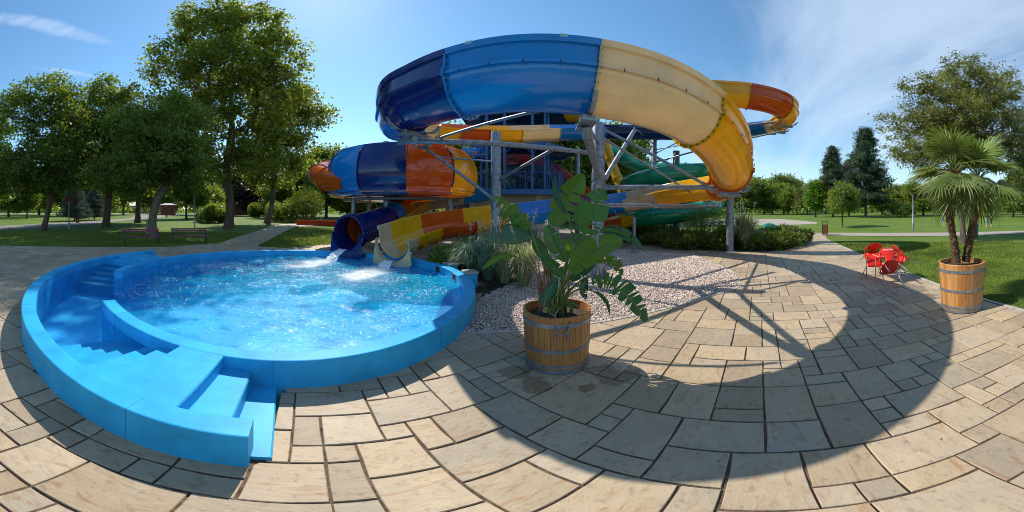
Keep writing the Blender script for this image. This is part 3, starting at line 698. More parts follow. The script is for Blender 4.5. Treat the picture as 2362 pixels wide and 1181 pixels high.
# water: rippled sheet, fed by the two slides
def water_mat():
    m = material('pool_water'); nt = m.node_tree; L = nt.links.new
    out = nt.nodes.new('ShaderNodeOutputMaterial'); tr = nt.nodes.new('ShaderNodeBsdfTransparent'); tr.inputs[0].default_value = (.88, .98, 1.0, 1)
    gl = nt.nodes.new('ShaderNodeBsdfGlossy'); gl.inputs['Roughness'].default_value = .06
    tc = nt.nodes.new('ShaderNodeTexCoord')
    def noise(sc, det, dist=0): n = nt.nodes.new('ShaderNodeTexNoise'); n.inputs['Scale'].default_value = sc; n.inputs['Detail'].default_value = det; n.inputs['Distortion'].default_value = dist; n.inputs['Roughness'].default_value = .6; L(tc.outputs['Object'], n.inputs['Vector']); return n.outputs['Fac']
    at = nt.nodes.new('ShaderNodeAttribute'); at.attribute_name = 'air_light'; sp = nt.nodes.new('ShaderNodeSeparateColor'); L(at.outputs['Color'], sp.inputs[0])
    bp = nt.nodes.new('ShaderNodeBump'); bp.inputs['Distance'].default_value = .0085; L(mth('SUBTRACT', 1.0, sp.outputs[2], nt, True), bp.inputs['Strength'])
    hsum = mth('ADD', noise(9, 4, 1.0), mth('MULTIPLY', noise(34, 4, .5), .30, nt), nt); L(hsum, bp.inputs['Height']); L(bp.outputs[0], gl.inputs['Normal'])
    fr = nt.nodes.new('ShaderNodeFresnel'); fr.inputs[0].default_value = 1.22; L(bp.outputs[0], fr.inputs['Normal'])
    # wave-light mottling put in as diffuse colour, plus bubbles thicker near the outlets
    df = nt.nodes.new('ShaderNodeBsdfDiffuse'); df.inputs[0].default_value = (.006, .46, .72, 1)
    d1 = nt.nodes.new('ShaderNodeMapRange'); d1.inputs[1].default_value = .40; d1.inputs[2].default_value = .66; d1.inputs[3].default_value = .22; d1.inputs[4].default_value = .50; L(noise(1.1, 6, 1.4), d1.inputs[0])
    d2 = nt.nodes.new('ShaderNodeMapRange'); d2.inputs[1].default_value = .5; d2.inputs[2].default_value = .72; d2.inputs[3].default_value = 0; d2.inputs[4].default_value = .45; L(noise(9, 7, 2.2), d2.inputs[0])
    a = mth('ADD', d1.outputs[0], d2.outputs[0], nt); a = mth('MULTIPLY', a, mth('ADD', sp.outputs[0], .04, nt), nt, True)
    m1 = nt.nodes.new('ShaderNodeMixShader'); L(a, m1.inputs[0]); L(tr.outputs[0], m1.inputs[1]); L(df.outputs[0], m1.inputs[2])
    # foam: white froth where the water lands
    fo = nt.nodes.new('ShaderNodeBsdfDiffuse'); fo.inputs[0].default_value = (.88, .95, .99, 1)
    ff = mth('SUBTRACT', mth('ADD', mth('MULTIPLY', sp.outputs[1], 1.15, nt), noise(24, 6, 1.0), nt), .98, nt); ff = mth('MULTIPLY', ff, 4.0, nt, True)
    m3 = nt.nodes.new('ShaderNodeMixShader'); L(ff, m3.inputs[0]); L(m1.outputs[0], m3.inputs[1]); L(fo.outputs[0], m3.inputs[2])
    m2 = nt.nodes.new('ShaderNodeMixShader'); L(fr.outputs[0], m2.inputs[0]); L(m3.outputs[0], m2.inputs[1]); L(gl.outputs[0], m2.inputs[2])
    L(m2.outputs[0], out.inputs[0]); return m
SPL = [Vector((.50, 9.35, 0)), Vector((1.95, 7.75, 0))]
stp = .05; gx = np.arange(-6.1, 3.7, stp); gy = np.arange(1.6, 10.9, stp)
X, Y = np.meshgrid(gx, gy, indexing='ij')
rm_ = np.hypot(X-CP[0], Y-CP[1]); ro_ = np.hypot(X-CO[0], Y-CO[1]); an = np.degrees(np.arctan2(Y-CO[1], X-CO[0])) % 360
ok = (rm_ < 4.0) | ((ro_ < 5.33) & (an > 168) & (an < 264))
Zw = np.full_like(X, WL); wr = np.random.default_rng(11)
for k in range(46):
    lam = wr.uniform(.18, 1.1); th = wr.uniform(0, 2*pi); ph = wr.uniform(0, 2*pi); am = .0022*lam**.9*wr.uniform(.5, 1.5)*1.6
    Zw += am*np.sin((X*cos(th)+Y*sin(th))*2*pi/lam+ph+1.5*np.sin(X*.9+Y*.7+k))
air_light = np.zeros_like(X); foam = np.zeros_like(X)
for i, s_ in enumerate(SPL):
    dx, dy = X-s_.x, Y-s_.y; dd = np.hypot(dx, dy); Zw += .012*np.exp(-dd/1.6)*np.sin(dd*2*pi/.42)+.03*np.exp(-(dd/.35)**2)
    # jets drift to the lower left
    ux, uy = -.80, -.60; al = dx*ux+dy*uy; ac = -dx*uy+dy*ux
    foam += np.exp(-((np.maximum(al, 0)/1.5)**2+(np.minimum(al, 0)/.35)**2+(ac/(.38+.3*np.clip(al, 0, 3)))**2))*1.0
    air_light += .95*np.exp(-(dd/3.0)**2)
air_light = np.clip(air_light+.40*(rm_ < 3.9), 0, 1); air_light[rm_ > 4.0] = 0; lane = (rm_ > 3.9) | ((an > 190) & (an < 236) & (rm_ > 3.2)); air_light[lane] *= .1
calm = np.where((rm_ > 4.0), .45+.35*np.exp(-((X+2.4)**2+(Y-2.9)**2)/1.5), 0.0); Zw = WL+(Zw-WL)*(1-calm)
okc = ok[:-1, :-1] & ok[1:, :-1] & ok[:-1, 1:] & ok[1:, 1:]
idx = -np.ones(X.shape, int); used = np.zeros(X.shape, bool)
for a in (0, 1):
    for b in (0, 1): used[a:X.shape[0]-1+a, b:X.shape[1]-1+b] |= okc
idx[used] = np.arange(used.sum()); I, J = np.nonzero(okc)
Fw = np.c_[idx[I, J], idx[I+1, J], idx[I+1, J+1], idx[I, J+1]]
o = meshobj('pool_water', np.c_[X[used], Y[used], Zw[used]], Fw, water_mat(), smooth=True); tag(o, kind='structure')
ca = o.data.color_attributes.new('air_light', 'FLOAT_COLOR', 'POINT')
ca.data.foreach_set('color', np.c_[air_light[used], np.clip(foam[used], 0, 1.2), calm[used], air_light[used]*0+1].astype(np.float32).ravel())
# splash drops thrown up where the streams land
def drops(name, n, seed):
    g = np.random.default_rng(seed); Vs = []
    pts = []
    for s_ in SPL:
        al = np.abs(g.normal(0, .95, n))*np.where(g.random(n) < .85, 1, -.25); ac = g.normal(0, 1, n)*(.22+.33*np.clip(al, 0, 3)); z = WL+.008+np.abs(g.normal(0, 1, n))*.05*np.exp(-np.abs(al)/.5)
        pts.append(np.c_[s_.x-.80*al+.60*ac, s_.y-.60*al-.80*ac, z])
    q = np.vstack(pts); q = q[np.hypot(q[:, 0]-CP[0], q[:, 1]-CP[1]) < 3.86]; k = len(q)
    base = np.array([(1, 0, -.5), (-.5, .87, -.5), (-.5, -.87, -.5), (0, 0, 1)]); f = np.array([(0, 1, 3), (1, 2, 3), (2, 0, 3), (2, 1, 0)])
    V = base[None]*g.uniform(.003, .010, (k, 1, 1))+q[:, None]
    o = meshobj(name, V.reshape(-1, 3), (f[None]+4*np.arange(k)[:, None, None]).reshape(-1, 3), M['foam']); tag(o, kind='stuff')
drops('splash_drops', 5500, 4)

# sun sparkle put in as tiny white flecks over the whole basin
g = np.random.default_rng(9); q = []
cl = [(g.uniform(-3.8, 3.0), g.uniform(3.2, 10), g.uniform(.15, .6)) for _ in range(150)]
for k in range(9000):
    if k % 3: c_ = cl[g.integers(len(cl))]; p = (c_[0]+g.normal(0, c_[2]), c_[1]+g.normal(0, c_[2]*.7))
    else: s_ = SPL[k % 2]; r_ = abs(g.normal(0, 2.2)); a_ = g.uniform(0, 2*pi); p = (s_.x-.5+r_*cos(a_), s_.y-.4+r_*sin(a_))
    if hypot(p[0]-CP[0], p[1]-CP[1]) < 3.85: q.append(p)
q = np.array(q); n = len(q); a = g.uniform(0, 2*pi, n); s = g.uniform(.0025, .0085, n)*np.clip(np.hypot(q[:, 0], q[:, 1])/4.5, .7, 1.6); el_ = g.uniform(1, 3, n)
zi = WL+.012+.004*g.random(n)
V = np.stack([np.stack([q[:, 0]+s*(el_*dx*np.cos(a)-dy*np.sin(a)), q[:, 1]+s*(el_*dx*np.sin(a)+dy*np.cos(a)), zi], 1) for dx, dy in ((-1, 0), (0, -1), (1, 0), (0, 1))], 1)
tag(meshobj('glint_flecks', V.reshape(-1, 3), np.arange(4*n).reshape(-1, 4), M['foam']), kind='stuff')
# ---------------------------------------------------------------- water slides
RC = np.array([7.20, 6.0]); RR = 5.22
def ring(th, z): a = R_(th); return (RC[0]+RR*cos(a), RC[1]+RR*sin(a), z)
PATH = [((14.6, 11.2, 8.15), 'Y'), ((13.9, 8.5, 7.9), 0), ((12.8, 6, 7.6), 0), ((12.2, 3.6, 7.25), 0), ((12.1, 1.5, 6.98), 0), ((12.25, .5, 6.9), 'O'), ((12.6, -.4, 6.82), 0), ((13.15, -1.0, 6.75), 'Y'), ((13.95, -1.3, 6.7), 0), ((14.95, -1.05, 6.66), 'C'), ((15.6, -.45, 6.63), 'B'), ((16.05, .5, 6.6), 'N'), ((16.35, 2, 6.55), 0), ((16.1, 4, 6.5), 0), ((15.2, 5.8, 6.45), 0), ((13.9, 7.2, 6.32), 0), ((13.1, 7.9, 6.22), 'B'), ((12.2, 8.6, 6.1), 0), ((10.9, 9.3, 5.9), 'C'), ((8.9, 9.95, 5.55), 'Y'), ((7.1, 10.1, 5.27), 'O'), ((5.5, 9.95, 5.05), 'Y'), ((4.3, 9.55, 4.9), 'C'), ((3.35, 8.95, 4.72), 'B'), ((2.72, 8.0, 4.5), 0), ((2.32, 6.9, 4.25), 0),
        (ring(187, 4.06), 'N'), (ring(195, 4.02), 0), (ring(204, 3.99), 'B'), (ring(214, 3.95), 0), (ring(224.7, 3.87), 'C'), (ring(236, 3.78), 0), (ring(247, 3.62), 'Y'), (ring(258, 3.36), 0), (ring(266, 3.10), 0), (ring(273, 2.93), 'O'), (ring(286, 2.80), 0), (ring(298, 2.76), 'Y'), ((11.1, 2.9, 2.72), 0), ((11.9, 4.2, 2.62), 'C'), ((12.15, 5.2, 2.45), 0), ((12.05, 6.1, 2.3), 'B'), ((11.7, 7.0, 2.15), 'N'), ((10.95, 7.8, 2.02), 0), ((10.2, 8.3, 1.93), 'B'), ((9.3, 8.7, 1.82), 0), ((8.3, 9.0, 1.7), 'C'), ((7.2, 9.25, 1.6), 'Y'), ((6.0, 9.4, 1.47), 'O'), ((5.1, 9.4, 1.36), 0), ((4.3, 9.25, 1.25), 'Y'), ((3.6, 8.98, 1.13), 'Y2'), ((3.1, 8.72, 1.02), 'C'), ((2.62, 8.38, .93), 0)]
FL = [(-.60, .0), (-.67, .0), (-.67, -.045), (-.61, -.05)]
FL += [(.61*cos(R_(a)), .555*sin(R_(a))) for a in range(190, 351, 16)]
FL += [(.612, -.05), (.615, -.025), (.672, -.02), (.676, .03), (.612, .04), (.606, .33), (.655, .345), (.668, .455), (.60, .462)]
FL = [(a*.87+.035, b) for a, b in FL]
FLI = [(.585, .44), (.585, .0)]+[(.585*cos(R_(a)), .53*sin(R_(a))) for a in range(345, 190, -17)]+[(-.585, -.02)]
FLI = [(a*.87+.035, b) for a, b in FLI]
OUTL = FL[3:len(FL)-3]
def frames(pts):
    out = []
    for i, p in enumerate(pts):
        a = pts[max(i-1, 0)]; b = pts[min(i+1, len(pts)-1)]; t = Vector(b-a).normalized()
        r = t.cross(Vector((0, 0, 1))).normalized(); u = r.cross(t).normalized(); out.append((Vector(p), t, r, u))
    return out
def sweep(fr, prof, closed=True, caps=True):
    k = len(prof); V = []; F = []
    for p, t, r, u in fr: V += [p+r*a+u*b for a, b in prof]
    for i in range(len(fr)-1):
        for j in range(k if closed else k-1): F.append((i*k+j, (i+1)*k+j, (i+1)*k+(j+1) % k, i*k+(j+1) % k))
    if caps: F += [tuple(range(k)), tuple((len(fr)-1)*k+j for j in reversed(range(k)))]
    return V, F
def bolts_at(mb, pts, nrm, r=.014, h=.022, n=6):
    q = nrm.to_track_quat('Z', 'Y').to_matrix()
    for p in pts:
        V = [p+q@Vector((r*cos(2*pi*j/n), r*sin(2*pi*j/n), z)) for z in (-h, h) for j in range(n)]
        mb.add(V, [tuple(reversed(range(n))), tuple(range(n, 2*n))]+[(j, (j+1) % n, (j+1) % n+n, j+n) for j in range(n)])
def along(line, step):
    out = []; acc = step/2
    for a, b in zip(line, line[1:]):
        L = hypot(b[0]-a[0], b[1]-a[1])
        while acc < L: out.append((a[0]+(b[0]-a[0])*acc/L, a[1]+(b[1]-a[1])*acc/L)); acc += step
        acc -= L
    return out
def flange(fr1, outline, mat, parent, wd=.062, th=.03, step=.13, near=True):
    p, t, r, u = fr1; n = len(outline); off = []
    for i in range(n):
        a = outline[max(i-1, 0)]; b = outline[min(i+1, n-1)]; dx, dy = b[0]-a[0], b[1]-a[1]; l = hypot(dx, dy) or 1
        off.append((outline[i][0]+dy/l*wd*-1, outline[i][1]-dx/l*wd*-1))
    # outward is the side away from the trough axis
    if hypot(off[n//2][0], off[n//2][1]) < hypot(*outline[n//2]): off = [(2*o_[0]-f_[0], 2*o_[1]-f_[1]) for o_, f_ in zip(outline, off)]
    V = []; 
    for s in (-th/2, th/2):
        for q in outline: V.append(p+r*q[0]+u*q[1]+t*s)
        for q in off: V.append(p+r*q[0]+u*q[1]+t*s)
    F = []
    for i in range(n-1):
        F += [(i, i+1, n+i+1, n+i), (2*n+i+1, 2*n+i, 3*n+i, 3*n+i+1), (n+i, n+i+1, 3*n+i+1, 3*n+i)]
    F += [(0, n, 3*n, 2*n), (n-1, 3*n-1, 4*n-1, 2*n-1)]
    mb = MB(); mb.add(V, F); o = obj('flange', mb, mat, parent)
    mid = [((a[0]+b[0])/2, (a[1]+b[1])/2) for a, b in zip(outline, off)]
    b2 = MB(); bolts_at(b2, [p+r*q[0]+u*q[1] for q in along(mid, step)], t, .016 if near else .02, .028, 5)
    tag(obj('flange_bolts', b2, M['bolt'], parent), kind='stuff')
slideA = thing('open_water_slide', 'huge multicoloured trough slide looping overhead and ending in a cream outlet', 'water slide', (7.2, 6.0, 0))
ctrl = [np.array(p) for p, c in PATH]; NS = 7
dense = catmull(ctrl, NS); fr = frames(dense)
starts = [i for i, (p, c) in enumerate(PATH) if c]+[len(PATH)-1]

lab = {'N': 'dark navy section', 'B': 'light blue section', 'C': 'cream section', 'Y': 'yellow section', 'O': 'orange section'}
for a, b in zip(starts, starts[1:]):
    c = PATH[a][1][0]
    V, F = sweep(fr[a*NS:b*NS+1], FL+FLI)
    sec = meshobj('trough_section', V, F, M[c], slideA, smooth=True, auto=R_(28))
    sec['label'] = lab[c]+' of the trough'
    if a > 0:
        near = 26 <= a <= 40
        flange(fr[a*NS], OUTL, M[c], sec, step=.13 if near else .2)
    if 26 <= a <= 34:   # bolts under the seam ledge
        b2 = MB()
        for i in range(a*NS+2, b*NS-1, 3):
            p, t, r, u = fr[i]; bolts_at(b2, [p+r*.65+u*-.03], u, .010, .02, 5)
        tag(obj('seam_bolts', b2, M['bolt'], sec), kind='stuff')
# grubby stickers on the flange of the big ring
def sticker(i, mat, w_=.10, h_=.05):
    p, t, r, u = fr[i]; c_ = p+r*.672+u*.40; mb = MB(); mb.add([c_-t*w_/2-u*h_/2, c_+t*w_/2-u*h_/2, c_+t*w_/2+u*h_/2+r*.003, c_-t*w_/2+u*h_/2+r*.003], [(0, 1, 2, 3)]); obj('sticker', mb, mat, slideA)
M['sticker'] = simple('faded_sticker', (.25, .45, .5), .5); M['sticker2'] = simple('paper_sticker', (.45, .45, .42), .6)
sticker(28*NS+3, M['sticker']); sticker(29*NS+4, M['sticker']); sticker(31*NS+5, M['sticker2'], .14, .04)
# outlet plates (flat front with a round cut-out, sides dropping to the water)
def outlet(name, c, nrm, rad, mat, parent, wd, top, bot, depth=.30, rise=.25):
    nrm = Vector(nrm).normalized(); rt = Vector((0, 0, 1)).cross(nrm).normalized()*-1; up = Vector((0, 0, 1)); c = Vector(c)
    inner = [(rad*cos(R_(a)), rad*sin(R_(a))) for a in range(180, 361, 12)]
    n = len(inner); V = []; F = []
    outer = []
    for k, (x, y) in enumerate(inner):
        s = k/(n-1)
        outer.append((x*(wd/rad), 0) if k in (0, n-1) else None)
    # trace: plate corners
    il = [(-rad*1.0, top), (-rad*1.0, 0)]+inner[1:-1]+[(rad*1.0, 0), (rad*1.0, top)]
    side = lambda y: wd*(.97+.15*(y/bot if y < 0 else 0)) if y < 0 else wd*(.97-.10*y/max(top, .01))
    ol = [(-side(top), top), (-side(0), 0)]
    for k in range(1, n-1):
        t = k/(n-1)
        if t <= .3: y = bot*t/.3; ol.append((-side(y), y))
        elif t < .7: ol.append((-side(bot)+2*side(bot)*(t-.3)/.4, bot))
        else: y = bot*(1-t)/.3; ol.append((side(y), y))
    ol += [(side(0), 0), (side(top), top)]
    mb = MB(); m = len(il)
    V = [c+rt*x+up*y for x, y in il]+[c+rt*x+up*y for x, y in ol]+[c+rt*x+up*y-nrm*.05 for x, y in il]+[c+rt*x+up*y-nrm*.05 for x, y in ol]
    F = []
    for i in range(m-1): F += [(i, i+1, m+i+1, m+i), (2*m+i+1, 2*m+i, 3*m+i, 3*m+i+1), (m+i, m+i+1, 3*m+i+1, 3*m+i), (i+1, i, 2*m+i, 2*m+i+1)]
    F += [(0, m, 3*m, 2*m), (m-1, 3*m-1, 4*m-1, 2*m-1)]
    mb.add(V, F)
    # trough behind the plate with rounded side wings
    wing = [(x, y) for x, y in il]; wo = [(x*1.05, y if y > -.01 else y*1.05) for x, y in il]
    k = len(wing); V = []
    for d_, z_ in ((0, 0), (depth, rise)):
        V += [c+rt*x+up*(y+z_*(1 if abs(y-top) < 1e-6 else .25))-nrm*d_ for x, y in wing]+[c+rt*x+up*(y+z_*(1 if abs(y-top) < 1e-6 else .25))-nrm*d_ for x, y in wo]
    F = []
    for i in range(k-1): F += [(i, i+1, 2*k+i+1, 2*k+i), (k+i+1, k+i, 3*k+i, 3*k+i+1)]
    F += [(0, k, 3*k, 2*k), (k-1, 3*k-1, 4*k-1, 2*k-1)]+[(i, k+i, k+i+1, i+1) for i in range(k-1)]
    mb.add(V, F)
    return obj(name, mb, mat, parent, False)
outlet('outlet', (2.52, 8.31, .86), (-.72, -.69, 0), .56, M['C'], slideA, .60, .10, -.70, .14, .06)
ob = MB(); e_ = (Vector((2.52, 8.31, .86))+Vector((.69, -.72, 0))*.66+Vector((-.72, -.69, 0))*.012+Vector((0, 0, -.25))); bolts_at(ob, [e_], Vector((-.72, -.69, 0)), .035, .01, 12); obj('badge', ob, M['sticker'], slideA)

# --- enclosed tubes
def tube_slide(th, path, rad, ns=6, nseg=24, flw=.06, inner=None, bolt=True, name='tube_section'):
    ctrl = [np.array(p) for p, c in path]; de = catmull(ctrl, ns); f = frames(de)
    st = [i for i, (p, c) in enumerate(path) if c]+[len(path)-1]
    circ = [(rad*cos(2*pi*j/nseg), rad*sin(2*pi*j/nseg)) for j in range(nseg)]; ci = [(x*.955, y*.955) for x, y in circ]
    for a, b in zip(st, st[1:]):
        c = path[a][1]; ff_ = f[a*ns:b*ns+1]; k = nseg
        V = []; F = []
        for p, t, r, u in ff_: V += [p+r*x+u*y for x, y in circ]+[p+r*x+u*y for x, y in ci]
        for i in range(len(ff_)-1):
            for j in range(k):
                o_ = i*2*k; F += [(o_+j, o_+2*k+j, o_+2*k+(j+1) % k, o_+(j+1) % k), (o_+k+(j+1) % k, o_+3*k+(j+1) % k, o_+3*k+j, o_+k+j)]
        e = (len(ff_)-1)*2*k
        for j in range(k): F += [(j, (j+1) % k, k+(j+1) % k, k+j), (e+(j+1) % k, e+j, e+k+j, e+k+(j+1) % k)]
        if path[a][1] == 'R1': c = 'Rd'
        sec = meshobj(name, V, F, M[c[0] if c[0] in 'BNCYO' and c not in ('Gr', 'Rd') else c], th, smooth=True, auto=R_(40))
        col = sec.data.materials[0]
        for q in ((a,) if b != st[-1] else (a, b)):
            p, t, r, u = f[q*ns]; mb = MB()
            fo = [(x*(rad+flw)/rad, y*(rad+flw)/rad) for x, y in circ]; V = []
            for s in (-.02, .02): V += [p+r*x+u*y+t*s for x, y in circ]+[p+r*x+u*y+t*s for x, y in fo]
            F = []
            for j in range(k):
                j2 = (j+1) % k; F += [(j, j2, k+j2, k+j), (2*k+j2, 2*k+j, 3*k+j, 3*k+j2), (k+j, k+j2, 3*k+j2, 3*k+j)]
            mb.add(V, F); obj('flange', mb, col, sec)
            if bolt:
                b2 = MB(); bolts_at(b2, [p+(r*cos(2*pi*j/20)+u*sin(2*pi*j/20))*(rad+flw*.55) for j in range(20)], t, .018, .032, 5); tag(obj('flange_bolts', b2, M['galv'] if c[0] == 'N' else M['bolt'], sec), kind='stuff')
    return f
BC = A(926, 15.0)
tubeB = thing('tube_water_slide', 'tube slide from bowl to pool, navy mouth with orange lining', 'water slide', (1.6, 10.2, 0))
tube_slide(tubeB, [((5.0, 14.4, 2.42), 'Y'), ((4.75, 14.0, 2.12), 0), ((4.45, 13.45, 1.86), 0), ((3.95, 12.7, 1.60), 'B'), ((3.45, 12.2, 1.45), 'N'), ((2.85, 11.6, 1.30), 0), ((2.25, 11.0, 1.18), 0), ((1.68, 10.35, 1.08), 'N'), ((1.50, 10.16, 1.06), 0)], .60)
outlet('outlet', (1.36, 10.02, 1.04), (-.74, -.67, 0), .60, M['N'], tubeB, .66, .02, -.86, .12, .02)
# orange lining seen inside the mouth
mb = MB(); lf = frames(catmull([np.array(q) for q in ((2.9, 11.66, 1.31), (2.45, 11.2, 1.22), (2.0, 10.72, 1.13))], 5)); V, F = sweep(lf, [(.55*cos(2*pi*j/24), .55*sin(2*pi*j/24)) for j in range(24)], caps=False); mb.add(V, F); mb.add([V[j] for j in range(24)], [tuple(range(24))]); obj('lining', mb, M['O'], tubeB, True, R_(50))
# --- bowl
bowl = thing('bowl_slide', 'big round enclosed bowl of a water slide in blue, navy, orange and yellow wedges', 'water slide', (BC.x, BC.y, 0))
wall = [(3.15, 4.62), (3.3, 4.70), (3.42, 4.66), (3.46, 4.54), (3.72, 4.28), (3.88, 3.88), (3.93, 3.45), (3.88, 3.05), (3.76, 2.80), (3.80, 2.72), (3.80, 2.64), (3.70, 2.62)]
wall_in = [(3.66, 2.68), (3.80, 3.10), (3.85, 3.45), (3.80, 3.85), (3.65, 4.22), (3.40, 4.47), (3.15, 4.56)]
cone = [(3.72, 2.60), (3.70, 2.52), (2.2, 2.36), (.75, 2.22), (.75, 2.26), (2.2, 2.42), (3.6, 2.60)]
az0 = atan2(-BC.y, -BC.x)       # towards the camera
wc = ['B', 'N', 'O', 'Y', 'Y', 'O', 'B', 'N', 'C', 'Y', 'O', 'B']; cc_ = ['B', 'N', 'O', 'Y', 'B', 'Y', 'O', 'N', 'B', 'Y', 'O', 'Y']
for k in range(12):
    b0 = R_(-57+30*k); b1 = R_(-57+30*(k+1))
    mb = MB(); pr = wall+wall_in; mb.lathe((BC.x, BC.y, 0), pr+[pr[0]], 8, az0+b0+.004, az0+b1-.004)
    s = obj('bowl_wedge', mb, M[wc[k]], bowl, True, R_(40)); s['label'] = lab[wc[k]].replace('section', 'wedge')+' of the bowl wall'
    # joint rib with bolts
    mb = MB(); pl = wall[3:9]; a = az0+b0; V = []
    for s_ in (-.005, .005):
        for r_, z_ in pl: V.append((BC.x+r_*cos(a+s_), BC.y+r_*sin(a+s_), z_))
        for r_, z_ in pl: V.append((BC.x+(r_+.06)*cos(a+s_), BC.y+(r_+.06)*sin(a+s_), z_))
    n = len(pl); F = []
    for i in range(n-1): F += [(i, i+1, n+i+1, n+i), (2*n+i+1, 2*n+i, 3*n+i, 3*n+i+1), (n+i, n+i+1, 3*n+i+1, 3*n+i)]
    mb.add(V, F); obj('rib', mb, M['N'] if k in (0, 1, 3) else M[wc[k]], s)
    b2 = MB()
    for (r_, z_) in along(wall[3:9], .16): bolts_at(b2, [Vector((BC.x+(r_+.035)*cos(a+.008), BC.y+(r_+.035)*sin(a+.008), z_))], Vector((-sin(a), cos(a), 0)), .02, .03, 5)
    for j in range(9):
        aa = az0+b0+(b1-b0)*(j+.5)/9; bolts_at(b2, [Vector((BC.x+3.81*cos(aa), BC.y+3.81*sin(aa), 2.69))], Vector((cos(aa), sin(aa), 0)), .02, .03, 5)
    tag(obj('bowl_bolts', b2, M['bolt'], s), kind='stuff')
    mb = MB(); mb.lathe((BC.x, BC.y, 0), cone+[cone[0]], 6, az0+b0+.02, az0+b1+.02); obj('base_wedge', mb, M[cc_[k]], bowl, True, R_(30))
mb = MB(); mb.tube([(BC.x+2.95*cos(2*pi*j/40), BC.y+2.95*sin(2*pi*j/40), 2.36) for j in range(41)], .07, 8); obj('ring_pipe', mb, M['galv'], bowl, True)
for b in (-47, 47, 140, -140, 8):
    a = az0+R_(b); p0 = Vector((BC.x+2.95*cos(a), BC.y+2.95*sin(a), 2.4)); p1 = Vector((BC.x+3.25*cos(a+.06), BC.y+3.25*sin(a+.06), 0))
    if b == 8: continue
    mb = MB(); mb.tube([p0, p1], .12, 12); mb.lathe(p1, [(.22, 0), (.22, .03), (.12, .03)], 12); obj('leg', mb, M['galv'], bowl, True)
inlet = thing('inlet_tube', 'orange enclosed tube curling round behind the bowl into its left side', 'water slide', (1.2, 15, 0))
tube_slide(inlet, [((13, 20.5, 6.0), 'O'), ((9.5, 21.2, 5.7), 'O'), ((6, 20.6, 5.3), 'O'), ((3, 19.4, 4.8), 'O'), ((1.3, 17.6, 4.3), 'O'), ((.72, 15.6, 3.75), 'O'), ((1.02, 13.9, 3.35), 'O'), ((1.9, 12.6, 3.1), 0)], .55, bolt=False)

# --- green tube helix
green = thing('green_tube_slide', 'green enclosed tube water slide coiling down behind the round shrub bed', 'water slide', (A(1550, 18.5).x, A(1550, 18.5).y, 0))
GC = A(1550, 18.3); gp = []
for q in ((1330, 300, 24), (1385, 335, 23.2), (1440, 366, 22.3), (1490, 388, 21.6)): gp.append((tuple(P(*q)), 'Gr'))
ug = Vector((GC.x, GC.y, 0)).normalized(); vg = Vector((ug.y, -ug.x, 0))   # away from camera, to the right
z = 4.75
for k in range(0, 15):
    a = R_(70-45*k)              # angle from right, counter = away
    z = 4.75-.272*k
    q = Vector((GC.x, GC.y, 0))+ug*(2.75*sin(a))+vg*(2.85*cos(a))
    gp.append(((q.x, q.y, z), 'Gr' if k % 2 == 0 else 0))
gp[4] = (gp[4][0], 'Gr')
gp = [g_ for g_ in gp if g_[0][2] > .55]
tube_slide(green, gp, .50, nseg=18, bolt=False)
# --- straight yellow tube, red tube-trough, yellow trough behind the bowl legs
yt = thing('yellow_tube_slide', 'steep straight yellow tube slide behind the main steel column', 'water slide', (A(1430, 21).x, A(1430, 21).y, 0))
tube_slide(yt, [(tuple(P(1386, 300, 22)), 'Y'), (tuple(P(1408, 366, 21.5)), 'Y'), (tuple(P(1425, 412, 21)), 'Y'), (tuple(P(1450, 466, 20.3)), 'Y'), (tuple(P(1492, 505, 19.5)), 0)], .36, nseg=16, bolt=False)
U = [(-.5, .25), (-.56, .25), (-.56, .2), (-.5, .1), (-.42, -.22), (-.2, -.42), (0, -.46), (.2, -.42), (.42, -.22), (.5, .1), (.56, .2), (.56, .25), (.5, .25), (.46, .1), (.38, -.2), (.18, -.38), (0, -.42), (-.18, -.38), (-.38, -.2), (-.46, .1)]
def trough(th, path, prof=U, ns=6, names='trough_section'):
    ctrl = [np.array(p) for p, c in path]; f = frames(catmull(ctrl, ns)); st = [i for i, (p, c) in enumerate(path) if c]+[len(path)-1]
    for a, b in zip(st, st[1:]):
        V, F = sweep(f[a*ns:b*ns+1], prof); meshobj(names, V, F, M[path[a][1]], th, smooth=True, auto=R_(35))
red = thing('red_trough_slide', 'red and orange open trough slide sloping down from the blue tower', 'water slide', (A(1340, 19).x, A(1340, 19).y, 0))
trough(red, [(tuple(P(1165, 366, 21)), 'Rd'), (tuple(P(1225, 366, 20)), 'Rd'), (tuple(P(1262, 376, 19.4)), 'Rd'), (tuple(P(1298, 400, 19)), 'O'), (tuple(P(1345, 436, 18.6)), 'O'), (tuple(P(1395, 474, 18.3)), 'Rd'), (tuple(P(1440, 515, 18)), 0)])
oy = thing('orange_trough_slide', 'low orange and yellow trough end behind the white flowering plants', 'water slide', (A(1430, 15.5).x, A(1430, 15.5).y, 0))
trough(oy, [(tuple(P(1500, 500, 17.5)), 'Y'), (tuple(P(1455, 505, 16.5)), 'Y'), (tuple(P(1420, 512, 15.8)), 'O'), (tuple(P(1392, 518, 15.3)), 'Rd'), (tuple(P(1360, 524, 15)), 0)])
yl = thing('yellow_trough_slide', 'yellow and cream open trough slide coming down behind the navy tube', 'water slide', (A(985, 14).x, A(985, 14).y, 0))
trough(yl, [(tuple(P(1120, 446, 17.5)), 'B'), (tuple(P(1060, 455, 16.6)), 'C'), (tuple(P(1000, 464, 15.4)), 'C'), (tuple(P(975, 473, 14.7)), 'Y'), (tuple(P(945, 490, 13.8)), 'Y'), (tuple(P(918, 508, 13.1)), 'Y'), (tuple(P(895, 520, 12.7)), 0)])
rt_ = thing('red_runout_trough', 'long low red runout trough lying on the far end of the path', 'water slide', (A(730, 34.5).x, A(730, 34.5).y, 0))
